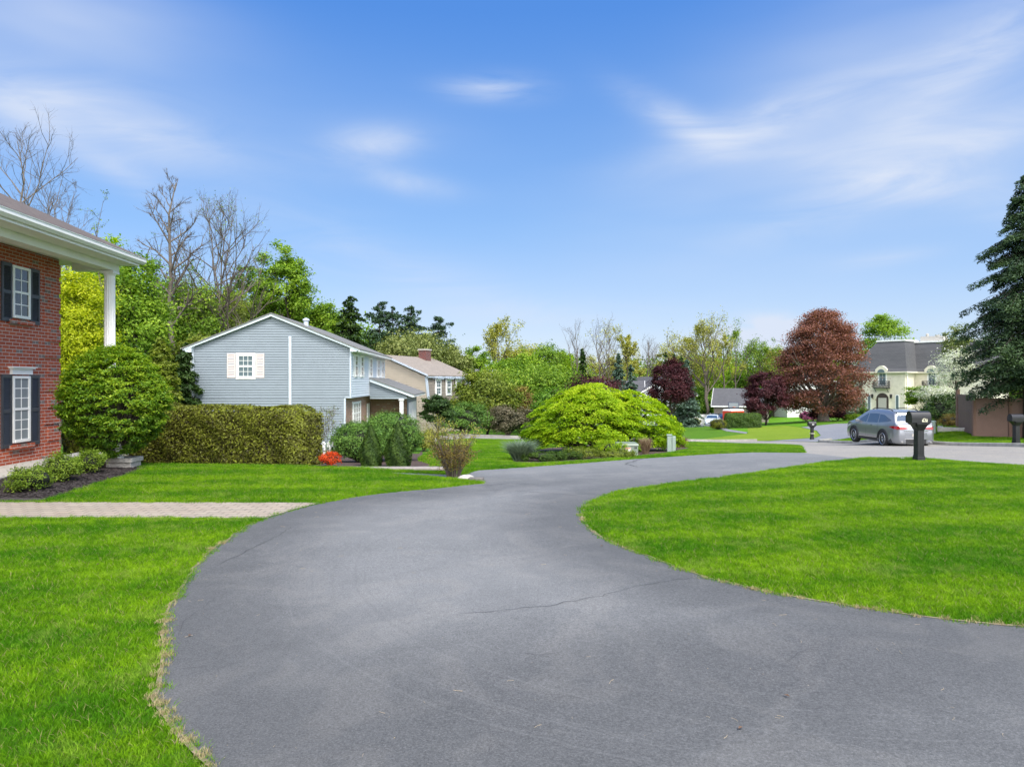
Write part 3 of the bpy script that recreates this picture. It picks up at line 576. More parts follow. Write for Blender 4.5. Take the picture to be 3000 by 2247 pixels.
def scatter_grass():
    rg = np.random.default_rng(11); PX = []; 
    for (x0, x1, y0, y1, n) in ((-16, 14.5, 2.6, 8, 60000), (-16, 14.5, 8, 13, 60000), (-16, 14.5, 13, 20, 75000), (-7, 13.5, 20, 30, 60000), (-5, 13.5, 30, 44, 50000), (19.4, 40, 18, 44, 60000)):
        x = rg.uniform(x0, x1, n); y = rg.uniform(y0, y1, n)
        k = np.abs(x) < y*.78+.8; x, y = x[k], y[k]
        ok = np.ones(len(x), bool)
        for nm in ('drive', 'walk', 'bed', 'bed2', 'street', 'bed3'):
            P = SH[nm]; ins = inside(P, x, y)
            if nm in ('drive', 'walk'):
                d = edist(P, x, y); ok &= ~(ins & (d > .015)); ok &= ~(~ins & (d < .0))
            else: ok &= ~ins
        ok &= ~((x < -10.0-.049*y) & (y > 12.2) & (y < 19.2))       # the house
        ok &= ~((x > 19.1) & (x < 19.45))
        ok &= ~((y > 17.05) & (y < 19) & (x < -4.6) & (y < 20.5)) & ~((y > 20) & (x < -3))
        PX.append(np.c_[x[ok], y[ok]])
    P = np.concatenate(PX); z = tzv(P[:, 0], P[:, 1]); d = np.hypot(P[:, 0], P[:, 1])
    sc = rg.uniform(.8, 1.25, len(P))*np.clip(.82+d*.035, 1.0, 2.1)
    ed = np.minimum(edist(SH['drive'], P[:, 0], P[:, 1]), edist(SH['walk'], P[:, 0], P[:, 1])); sc *= np.where(ed < .10, rg.uniform(.6, 1.05, len(P)), 1.0)
    o = instancer('lawn_grass', np.c_[P, z-.004], sc, tufts); tag(o, 'short mown green grass of the front lawns', 'grass', kind='stuff')
scatter_grass()
# dead straw along the turf edge, small litter on the asphalt
straw = bpy.data.collections.new('straw_tufts'); bits = bpy.data.collections.new('litter_bits'); M['straw'] = plain('dead_straw', (.30, .25, .12), .8, var=.3, scale=30); M['bit'] = plain('pale_litter', (.40, .33, .22), .9, var=.5, scale=60)
for k in range(3): o = bpy.data.objects.new('straw_tuft', tuft_mesh('straw_tuft', 20+k, 26, .05, .03, .004)); o.data.materials.append(M['straw']); straw.objects.link(o)
def edge_straw():
    rg = np.random.default_rng(8); Q = []
    for E, n, y0, y1 in ((left_edge, 190, 3.3, 9), (pen_edge, 200, 3.4, 14)):
        E = np.array([p for p in E if y0 < p[1] < y1]); i = rg.integers(0, len(E)-1, n); k = (np.sin(i*.21)+np.sin(i*.077+1)+rg.normal(size=n)*.5) > .3; i = i[k]; Q.append(E[i]+rg.normal(size=(len(i), 2))*.02)
    Q = np.concatenate(Q); o = instancer('dry_grass', np.c_[Q, tzv(Q[:, 0], Q[:, 1])+.014], rg.uniform(.5, 1.1, len(Q)), straw, 5); tag(o, 'dead straw coloured grass along the turf edge', 'dry grass', kind='stuff')
edge_straw()
for k in range(4):
    rg = random.Random(40+k); mb = MB()
    if k < 2: l = .03+.02*k; mb.tube([(-l, 0, .004), (0, l*.15, .006), (l, -l*.1, .004)], .0018, 4)
    else: mb.add([(0, -.007, .002), (.006, 0, .006), (0, .008, .002), (-.006, 0, .005)], [(0, 1, 2, 3)])
    o = mb.build('litter_bit', M['bit'], None, fix=False); C.objects.unlink(o); bits.objects.link(o)
def litter():
    rg = np.random.default_rng(18); x = rg.uniform(-4, 8, 2600); y = rg.uniform(3, 13, 2600); d = edist(left_edge+pen_edge[::-1], x, y); k = inside(SH['drive'], x, y) & (rg.random(2600) < np.exp(-d/.5)*.6+.03); x, y = x[k], y[k]
    o = instancer('litter', np.c_[x, y, tzv(x, y)+.0135], rg.uniform(.25, .7, len(x)), bits, 9); tag(o, 'tiny twigs and pale flecks scattered over the asphalt', 'litter', kind='stuff')
litter()
# mulch chips
chips = bpy.data.collections.new('mulch_chips')
for k in range(3):
    rg = random.Random(k); mb = MB()
    for i in range(14):
        x, y = rg.uniform(-.07, .07), rg.uniform(-.07, .07); a = rg.uniform(0, 3.14); l = rg.uniform(.012, .035); w = rg.uniform(.004, .009); z = rg.uniform(.002, .015); dx, dy = math.cos(a)*l, math.sin(a)*l; nx, ny = -math.sin(a)*w, math.cos(a)*w; t = rg.uniform(-.01, .01)
        mb.add([(x-dx-nx, y-dy-ny, z), (x+dx-nx, y+dy-ny, z+t), (x+dx+nx, y+dy+ny, z+t+.003), (x-dx+nx, y-dy+ny, z)], [(0, 1, 2, 3)])
    o = mb.build('mulch_chip', M['mulch'], None, fix=False); C.objects.unlink(o); chips.objects.link(o)
rgn = np.random.default_rng(3); x = rgn.uniform(-13, -4, 16000); y = rgn.uniform(12, 19, 16000); k = inside(SH['bed'], x, y)
x, y = x[k], y[k]; o = instancer('mulch', np.c_[x, y, tzv(x, y)+.013], rgn.uniform(.7, 1.4, len(x)), chips, 2); tag(o, 'dark shredded bark mulch spread in the house bed', 'mulch', kind='stuff')
# ---------------------------------------------------------------- vegetation kit
LM = {}
def pinetree(label, px, yt, w, d, n, low, group='white pines', name='pine_tree'):
    return conifer(name, label, px, yt, w, d, 'pine', n, .3, -.05, 20, 7, low, .55, group=group, sparse=.12, jit=.3, upt=.12, asp=.4, hang=1.2, sp=.34)
def L(name, dark, mid, light, trans=.35):
    LM[name] = leafmat(name+'_leaves', dark, mid, light, trans)
L('yellow', (.26,.34,.008), (.44,.50,.012), (.62,.62,.03), .45)
L('lime', (.11,.24,.006), (.28,.43,.010), (.52,.61,.025), .45)
L('spring', (.075,.155,.012), (.165,.285,.022), (.33,.44,.04), .4)
L('green', (0.048,0.120,0.011), (0.108,0.230,0.019), (0.232,0.377,0.039), .35)
L('vivid', (.075,.16,.012), (.18,.31,.02), (.33,.46,.035), .4)
L('olive', (0.072,0.108,0.013), (0.162,0.216,0.024), (0.319,0.362,0.052), .35)
L('sparse', (0.192,0.204,0.032), (0.365,0.365,0.061), (0.580,0.551,0.131), .4)
L('dull', (0.096,0.132,0.032), (0.189,0.230,0.061), (0.319,0.348,0.104), .3)
L('dark', (.018,.045,.010), (.034,.075,.015), (.07,.12,.022), .2)
L('pine', (.03,.065,.035), (.055,.105,.055), (.10,.17,.08), .2)
L('spruce', (.020,.044,.024), (.045,.085,.042), (.10,.165,.06), .2)
L('blue', (.05,.10,.075), (.09,.15,.11), (.15,.22,.16), .15)
L('juniper', (.04,.11,.02), (.10,.20,.03), (.19,.33,.05), .2)
L('hedge', (.055,.05,.010), (.14,.152,.016), (.28,.32,.03), .3)
L('arbor', (.025,.06,.008), (.055,.11,.014), (.11,.18,.022), .25)
L('boxw', (.07,.13,.012), (.16,.25,.02), (.34,.44,.05), .35)
L('euony', (.04,.11,.008), (.13,.25,.012), (.38,.48,.025), .4)
L('redbrown', (.10,.065,.02), (.20,.14,.035), (.33,.26,.06), .35)
L('purple', (.028,.008,.012), (.062,.016,.022), (.12,.035,.04), .3)
L('copper', (.12,.048,.038), (.23,.095,.070), (.37,.17,.14), .35)
L('azalea', (.45,.03,.008), (.65,.08,.012), (.75,.14,.03), .3)
L('pink', (.30,.06,.16), (.42,.12,.26), (.6,.25,.4), .3)
L('white', (.42,.44,.36), (.62,.63,.55), (.8,.8,.74), .35)
L('dry', (.16,.10,.06), (.28,.19,.12), (.42,.32,.22), .25)
L('rhodo', (.055,.06,.03), (.11,.10,.055), (.20,.17,.11), .25)
L('bluegrey', (.10,.15,.10), (.17,.23,.17), (.26,.32,.24), .25)
def unit(v): return v/(np.linalg.norm(v, axis=-1, keepdims=True)+1e-9)
def leafmesh(name, P, Nrm, size, rng, asp=.55, lv=None, fold=.15):
    n = len(P); r = unit(rng.normal(size=(n, 3))); T = unit(np.cross(Nrm, r)); B = np.cross(Nrm, T)
    s = np.broadcast_to(size, (n,))[:, None]*rng.uniform(.65, 1.3, (n, 1)); h = Nrm*s*fold
    V = np.stack([P-T*s*.5, P+B*s*asp*.5+h, P+T*s*.5, P-B*s*asp*.5+h], 1).reshape(-1, 3); i = np.arange(n)*4
    return npmesh(name, V, np.c_[i, i+1, i+2, i+3], rng.random(n) if lv is None else lv)
def clumps(rng, n, rx, ry, rz, k, cr, shell=.45, flat=.7, lump=.18, lowcut=-1.0, taper=0.0, pw=1.0):
    """k clumps in a lumpy ellipsoid (centre 0), n points in them -> P, outward normal, light-dark value, clump centres"""
    dirs = unit(rng.normal(size=(k*3, 3))); dirs = dirs[dirs[:, 2] > lowcut][:k]; k = len(dirs)
    ph = rng.uniform(0, 6.28, 6)
    az = np.arctan2(dirs[:, 1], dirs[:, 0]); l = 1+lump*(np.sin(az*3+ph[0])*.5+np.sin(az*5+dirs[:, 2]*4+ph[1])*.35+np.sin(dirs[:, 2]*7+ph[2])*.35)
    rad = (shell+(1-shell)*rng.random(k)**.6)*l
    c = dirs*rad[:, None]; 
    if taper: 
        t = (c[:, 2]+1)/2; w = np.clip(1-taper*t, .08, 2); c[:, :2] *= w[:, None]
    Cn = c*np.array([rx, ry, rz]); cid = rng.integers(0, k, n); cs = rng.uniform(.6, 1.3, k)
    off = rng.normal(size=(n, 3))*.5; off[:, 2] *= flat
    P = Cn[cid]+off*(cr*cs[cid])[:, None]
    out = unit(P/np.array([rx, ry, rz])**1.0*np.array([1, 1, 1])); nr = unit(out*.7+np.array([0, 0, .55])+rng.normal(size=(n, 3))*.55)
    cv = rng.random(k); lv = np.clip(cv[cid]*.45+rng.random(n)*.55, 0, 1)
    return P, nr, lv, Cn
def bez(p0, p1, p2, n): return [tuple((1-t)**2*np.array(p0)+2*t*(1-t)*np.array(p1)+t*t*np.array(p2)) for t in [i/n for i in range(n+1)]]
def limbs(mb, rng, top, base_r, targets, low=.3, sides=5, sub=0, lean=(0, 0), trunk_top=.85, curve=.35):
    H = top; th = H*trunk_top; pts = []; n = 6
    for i in range(n+1):
        t = i/n; pts.append((lean[0]*t+rng.normal()*.01*H*(t > 0), lean[1]*t+rng.normal()*.01*H*(t > 0), th*t))
    rad = [base_r*(1.25 if i == 0 else 1)*(1-.8*i/n) for i in range(n+1)]; mb.tube(pts, rad, 8)
    for c in targets:
        c = np.array(c); hd = math.hypot(c[0]-lean[0]*.5, c[1]-lean[1]*.5); z0 = min(max(c[2]-hd*1.1-.1*H, low*H), th*.95); t = z0/th
        i = min(n-1, int(t*n)); f = t*n-i; s = np.array(pts[i])*(1-f)+np.array(pts[i+1])*f
        mid = s*.5+c*.5+np.array([0, 0, curve*abs(c[2]-z0)*-.3]) ; r0 = base_r*(1-.8*t)*.42
        q = bez(s, mid+rng.normal(size=3)*.02*H, c, 5); mb.tube(q, [r0*(1-.85*j/5) for j in range(6)], sides, False)
        for _ in range(sub):
            j = rng.integers(2, 5); a = np.array(q[j]); e = a+(c-s)*rng.uniform(.2, .45)+rng.normal(size=3)*.06*H; e[2] = max(e[2], a[2])
            mb.tube([tuple(a), tuple((a+e)/2+rng.normal(size=3)*.01*H), tuple(e)], [r0*.35, r0*.22, r0*.08], 4, False)
seedc = [100]
def seed():
    seedc[0] += 1; return np.random.default_rng(seedc[0])
def plant(name, label, cat, x, y, z=None, group=None):
    return empty(name, (x, y, tz(x, y) if z is None else z), 0, label, cat, group)
def leafy(name, label, cat, x, ytop, wpx, d, leaf, n=9000, ls=.16, bark='bark', cr=None, low=.28, k=60, shell=.5, lump=.2, flat=.7, group=None, trunk_r=None, ybot=None, nl=24, lean=(0, 0), ry=None, sub=1, lowcut=-.75, base=None, asp=.55, X=None, taper=0., crown_name='crown'):
    rng = seed(); X = wx(x, d) if X is None else X; bz = tz(X, d) if base is None else base; top = wz(ytop, d)-bz; w = wpx/K*d/2
    cb = top*low if ybot is None else wz(ybot, d)-bz
    rz = (top-cb)/2; cz = cb+rz; cr = w*.32 if cr is None else cr; root = plant(name, label, cat, X, d, bz, group)
    ry = w if ry is None else ry
    P, nr, lv, cn = clumps(rng, n, w-cr*.45, ry-cr*.45, rz-cr*.3, k, cr, shell, flat, lump, lowcut, taper)
    P[:, 2] += cz; cn = cn+np.array([0, 0, cz]); P[:, 2] = np.maximum(P[:, 2], .03)
    link(crown_name, leafmesh('crown', P, nr, ls, rng, lv=lv, asp=asp), LM[leaf], root)
    mb = MB(); idx = rng.choice(len(cn), min(nl, len(cn)), replace=False); limbs(mb, rng, max(top*.9, cz), trunk_r or max(.05, top*.018), cn[idx], low=min(.25, cb/top*.9+.02), sub=sub, lean=lean, trunk_top=.8)
    mb.build('trunk', M[bark], root, smooth=True); return root
def bare(name, label, x, ytop, wpx, d, bark='bark', leaf=None, nleaf=0, n1=9, n2=6, n3=5, seed_=None, r=None, start=.45, ls=.14, group=None, lean=0., up=.55, trunks=1, cat='tree', X=None, base=None):
    """leafless or barely leafing tree: trunk, limbs, branches, twigs"""
    rng = np.random.default_rng(seed_) if seed_ else seed(); X = wx(x, d) if X is None else X; bz = tz(X, d) if base is None else base; H = wz(ytop, d)-bz; w = wpx/K*d/2; r = r or H*.016
    root = plant(name, label, cat, X, d, bz, group); mb = MB(); tw = MB(); tips = []
    def branch(p, dirv, ln, r0, lev, mbx):
        n = 4 if lev < 2 else 3; q = [p]; dv = dirv.copy()
        for i in range(n):
            dv = unit(dv+rng.normal(size=3)*(.16 if lev < 2 else .22)+np.array([0, 0, .10])); q.append(q[-1]+dv*ln/n)
        mbx.tube([tuple(a) for a in q], [r0*(1-.72*i/n) for i in range(n+1)], 5 if lev < 2 else 3, False); tips.append(q[-1]); tips.append(q[-2]); return q, dv
    for t_ in range(trunks):
        ang = rng.uniform(0, 6.28); p = np.array([0., 0, 0]); q = [p]; n = 8; sp = 0 if trunks == 1 else .25
        for i in range(n): p = p+np.array([lean*w/n+rng.normal()*.012*H+sp*w/n*math.cos(ang), rng.normal()*.012*H+sp*w/n*math.sin(ang), H*.96/n]); q.append(p)
        mb.tube([tuple(a) for a in q], [r*(1.3 if i == 0 else 1)*(1-.9*i/n)/(trunks**.4) for i in range(n+1)], 8, False)
        for i in range(n1):
            t = start+(1-start)*(i+rng.random())/n1*.97; j = min(n-1, int(t*n)); f = t*n-j; s = q[j]*(1-f)+q[j+1]*f
            a = i*2.4+rng.normal()*.4; env = max(.18, 1-((t-start)/(1-start))**1.6*.8); ln = w*1.15*env*rng.uniform(.7, 1.15); dv = unit(np.array([math.cos(a), math.sin(a), up/(.35+.65*env)*rng.uniform(.8, 1.4)]))
            ln = min(ln/max(.45, math.hypot(dv[0], dv[1])), H*(1.02-t)/max(.05, dv[2]) if dv[2] > 0 else 9); ln = max(ln, .06*H)
            q1, dd = branch(s, dv, ln, r*(1-.85*t)*.62, 1, mb)
            for j1 in range(n2):
                u = rng.uniform(.25, 1); jj = min(3, int(u*4)); s2 = q1[jj]+(q1[jj+1]-q1[jj])*(u*4-jj)
                dv2 = unit(dd+rng.normal(size=3)*.55+np.array([0, 0, .15])); q2, d2 = branch(s2, dv2, ln*rng.uniform(.3, .5), r*(1-.85*t)*.26, 2, tw)
                for j2 in range(n3):
                    u = rng.uniform(.2, 1); jj = min(2, int(u*3)); s3 = q2[jj]+(q2[jj+1]-q2[jj])*(u*3-jj); branch(s3, unit(d2+rng.normal(size=3)*.6+np.array([0, 0, .12])), ln*rng.uniform(.10, .2), max(r*.035, .006), 3, tw)
    mb.build('trunk', M[bark], root, smooth=True, fix=False); tw.build('branches', M['twig'] if bark != 'bark_d' else M[bark], root, fix=False)
    if leaf:
        T = np.array(tips); P = T[rng.integers(0, len(T), nleaf)]+rng.normal(size=(nleaf, 3))*w*.055; link('leaves', leafmesh('leaves', P, unit(rng.normal(size=(nleaf, 3))+[0, 0, .6]), ls, rng), LM[leaf], root)
    return root
def conifer(name, label, x, ytop, wpx, d, leaf='dark', n=9000, ls=.22, droop=.25, levels=26, per=8, low=.04, power=.8, bark='bark_d', group=None, X=None, sparse=0., asp=.4, cat='tree', jit=.15, base=None, upt=0.0, lowt=0., hang=.5, sp=.24):
    rng = seed(); X = wx(x, d) if X is None else X; bz = tz(X, d) if base is None else base; H = wz(ytop, d)-bz; w = wpx/K*d/2; root = plant(name, label, cat, X, d, bz, group)
    mb = MB(); mb.tube([(0, 0, 0), (0, 0, H*.5), (0, 0, H*.99)], [H*.018, H*.011, .008], 8); segs = []
    for i in range(levels):
        t = low+(1-low)*((i+rng.random()*.7)/levels); R_ = w*(1-t)**power*(1+rng.normal()*jit)*(1 if not lowt or t > lowt else .55+.45*(t-low)/(lowt-low))
        if t > .97: R_ = w*.08
        for j in range(per):
            if rng.random() < sparse: continue
            a = j*6.283/per+i*1.3+rng.normal()*.2; Rr = max(.05, R_*rng.uniform(.6, 1.15)); z0 = min(.985, t+rng.normal()*.6/levels)*H; dr = -droop*Rr*rng.uniform(.6, 1.3)+upt*Rr
            p0 = np.array([0, 0, z0]); p1 = np.array([math.cos(a)*Rr*.55, math.sin(a)*Rr*.55, z0+dr*.35+.04*Rr]); p2 = np.array([math.cos(a)*Rr, math.sin(a)*Rr, z0+dr]); p0[2] += .05*Rr
            p2[2] = max(p2[2], .05); mb.tube([tuple(p0), tuple(p1), tuple(p2)], [max(.012, H*.004*(1-t)), max(.008, H*.002*(1-t)), .004], 3, False); segs.append((p0, p1, p2, Rr, a))
    W_ = np.array([s[3] for s in segs]); pk = rng.choice(len(segs), n, p=W_/W_.sum()); u = rng.random(n)**.65
    p0 = np.array([s[0] for s in segs])[pk]; p1 = np.array([s[1] for s in segs])[pk]; p2 = np.array([s[2] for s in segs])[pk]; aa = np.array([s[4] for s in segs])[pk]; rr = W_[pk]
    uu = u[:, None]; P = np.where(uu < .5, p0+(p1-p0)*uu*2, p1+(p2-p1)*(uu*2-1)); side = rng.normal(size=n)*rr*sp*(1.15-u*.8); P = P+np.stack([-np.sin(aa)*side, np.cos(aa)*side, -np.abs(side)*.25-rng.random(n)*ls*hang*(1-upt)], 1)
    nr = unit(np.stack([np.cos(aa)*.25, np.sin(aa)*.25, np.ones(n)], 1)+rng.normal(size=(n, 3))*.55); cv = rng.random(len(segs)); lv = np.clip(cv[pk]*.35+rng.random(n)*.4+u*.25, 0, 1)
    link('crown', leafmesh('crown', P, nr, ls, rng, asp=asp, lv=lv), LM[leaf], root); mb.build('trunk', M[bark], root, smooth=True, fix=False); return root
def lumpcore(mb, rx, ry, rz, c, rng, n=14, amp=.1):
    vs = []; fs = []; m = 20; ph = rng.uniform(0, 6.28, 4)
    for i in range(n+1):
        th = math.pi*i/n
        for j in range(m):
            a = 6.2832*j/m; s = 1+amp*(math.sin(3*a+ph[0])*math.sin(th)+.6*math.sin(5*a+th*4+ph[1])); vs.append((c[0]+rx*s*math.sin(th)*math.cos(a), c[1]+ry*s*math.sin(th)*math.sin(a), max(.01, c[2]+rz*s*math.cos(th))))
    for i in range(n):
        for j in range(m): fs.append((i*m+j, (i+1)*m+j, (i+1)*m+(j+1) % m, i*m+(j+1) % m))
    mb.add(vs, fs)
def shrub(name, label, X, Y, w, h, leaf, n=6000, ls=.04, k=60, cr=None, core=.62, d_=None, group=None, zb=0.02, stems=7, lump=.15, flat=.8, shell=.6, stem='bark', asp=.55, cat='shrub', coremat='core', lowcut=-.6, low=.0, base=None, leaves_name='foliage'):
    rng = seed(); bz = tz(X, Y) if base is None else base; root = plant(name, label, cat, X, Y, bz, group); dd = d_ or w; cr = cr or min(w, h)*.2
    cz = low*h+(h-low*h)*.5; rz = (h-low*h)*.5
    P, nr, lv, cn = clumps(rng, n, w/2-cr*.45, dd/2-cr*.45, rz-cr*.25*flat, k, cr, shell, flat, lump, lowcut); P[:, 2] = np.maximum(P[:, 2]+cz, zb)
    link(leaves_name, leafmesh('foliage', P, nr, ls, rng, lv=lv, asp=asp), LM[leaf], root)
    mb = MB()
    for i in range(stems):
        a = i*2.4; e = (math.cos(a)*w*.28, math.sin(a)*dd*.28, cz+rz*.25); mb.tube(bez((math.cos(a)*.04, math.sin(a)*.04, -.05), (math.cos(a)*w*.10, math.sin(a)*dd*.1, cz*.6), e, 4), [max(.008, .018*h), .014*h, .011*h, .008*h, .004*h], 5, False)
    for c in cn[::3]:
        c = c+np.array([0, 0, cz]); a = math.atan2(c[1], c[0]); mb.tube([(math.cos(a)*.03, math.sin(a)*.03, .05), (c[0]*.5, c[1]*.5, max(.05, c[2]*.55)), tuple(c)], [.011*h, .007*h, .003*h], 3, False)
    mb.build('stems', M[stem], root, fix=False)
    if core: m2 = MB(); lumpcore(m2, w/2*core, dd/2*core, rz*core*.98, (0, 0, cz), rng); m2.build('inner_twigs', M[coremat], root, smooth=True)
    return root
# ---------------------------------------------------------------- buildings
class PB(MB):     # builds in the frame of a wall: u along it, n outwards, z up
    def __init__(s, o=(0, 0, 0), U=(1, 0, 0), N=(0, -1, 0)): MB.__init__(s); s.o = Vector(o); s.U = Vector(U).normalized(); s.N = Vector(N).normalized()
    def p(s, u, n, z): return tuple(s.o+s.U*u+s.N*n+Vector((0, 0, z)))
    def pb(s, u0, u1, n0, n1, z0, z1):
        return s.hexa([s.p(u0, n0, z0), s.p(u1, n0, z0), s.p(u1, n1, z0), s.p(u0, n1, z0)], [s.p(u0, n0, z1), s.p(u1, n0, z1), s.p(u1, n1, z1), s.p(u0, n1, z1)])
    def pp(s, poly, n0, n1): return s.prism(poly, lambda q: s.p(q[0], n0, q[1]), lambda q: s.p(q[0], n1, q[1]))
    def siding(s, poly, co=.115, lo=.022, hi=.004):      # lapped boards clipped to a convex outline
        zs = [q[1] for q in poly]; z = min(zs); zt = max(zs)
        def span(zz):
            xs = []
            for i in range(len(poly)):
                a, b = poly[i], poly[(i+1) % len(poly)]
                if (a[1]-zz)*(b[1]-zz) <= 0 and abs(a[1]-b[1]) > 1e-9: xs.append(a[0]+(b[0]-a[0])*(zz-a[1])/(b[1]-a[1]))
            return (min(xs), max(xs)) if xs else None
        while z < zt-1e-4:
            z1 = min(z+co, zt); a = span(z+1e-5); b = span(z1-1e-5)
            if a and b:
                s.add([s.p(a[0], 0, z), s.p(a[1], 0, z), s.p(a[1], lo, z), s.p(a[0], lo, z), s.p(b[0], hi, z1), s.p(b[1], hi, z1)], [(0, 1, 2, 3), (3, 2, 5, 4)])
            z = z1
        return s
def window(parent, fr, u0, u1, z0, z1, cols=2, rows=2, glass='glass', fw=.055, frame='white', sill=None, proud=.03, label=None, casing=0., muntin=True, dh=True):
    o, U, N = fr; mb = PB(o, U, N); f = fw; n0, n1 = -.02, proud
    if casing: mb.pb(u0-casing, u1+casing, n0, n1-.012, z1, z1+casing); mb.pb(u0-casing, u1+casing, n0, n1-.012, z0-casing, z0); mb.pb(u0-casing, u0, n0, n1-.012, z0, z1); mb.pb(u1, u1+casing, n0, n1-.012, z0, z1)
    mb.pb(u0, u0+f, n0, n1, z0, z1); mb.pb(u1-f, u1, n0, n1, z0, z1); mb.pb(u0+f, u1-f, n0, n1, z1-f, z1); mb.pb(u0+f, u1-f, n0, n1+.012, z0, z0+f*1.1)
    zm = (z0+z1)/2
    if dh: mb.pb(u0+f, u1-f, n0, n1-.006, zm-f*.45, zm+f*.45)
    if muntin:
        t = .011
        for k in range(1, cols):
            u = u0+f+(u1-u0-2*f)*k/cols; mb.pb(u-t, u+t, n0, n1-.018, z0+f*1.1, zm-f*.45 if dh else z1-f); dh and mb.pb(u-t, u+t, n0, n1-.018, zm+f*.45, z1-f)
        for a, b in (((z0+f*1.1, zm-f*.45), (zm+f*.45, z1-f)) if dh else ((z0+f, z1-f),)):
            for k in range(1, rows): z = a+(b-a)*k/rows; mb.pb(u0+f, u1-f, n0, n1-.0195, z-t, z+t)
    w = mb.build('window', M[frame], parent)
    if label: w['label'] = label
    g = PB(o, U, N); g.pb(u0+f*.5, u1-f*.5, -.03, n1-.024, z0+f*.5, z1-f*.5); g.build('pane', M[glass], w)
    return w
def shutter(parent, fr, u0, u1, z0, z1, mat='shutter', lou=.035):
    o, U, N = fr; mb = PB(o, U, N); r = (u1-u0)*.14
    mb.pb(u0, u0+r, .0, .045, z0, z1); mb.pb(u1-r, u1, .0, .045, z0, z1); zm = z0+(z1-z0)*.5
    mb.pb(u0+r, u1-r, .0, .043, z0, z0+.08); mb.pb(u0+r, u1-r, 0, .043, z1-.08, z1); mb.pb(u0+r, u1-r, 0, .043, zm-.04, zm+.04); mb.pb(u0+r, u1-r, 0, .012, z0+.08, z1-.08)
    for a, b in ((z0+.08, zm-.04), (zm+.04, z1-.08)):
        n = int((b-a)/lou)
        for i in range(n): z = a+(b-a)*i/n; mb.add([mb.p(u0+r, .038, z), mb.p(u1-r, .038, z), mb.p(u1-r, .014, z+(b-a)/n*.92), mb.p(u0+r, .014, z+(b-a)/n*.92), mb.p(u0+r, .014, z), mb.p(u1-r, .014, z)], [(0, 1, 2, 3), (4, 5, 1, 0)])
    return mb.build('shutter', M[mat], parent, fix=False)
def slab(mb, q, t):    # roof panel: four corners of its upper face, thickness downwards
    b = [(x, y, z-t) for x, y, z in q]; return mb.hexa(b, q)
TH = math.atan(.049)
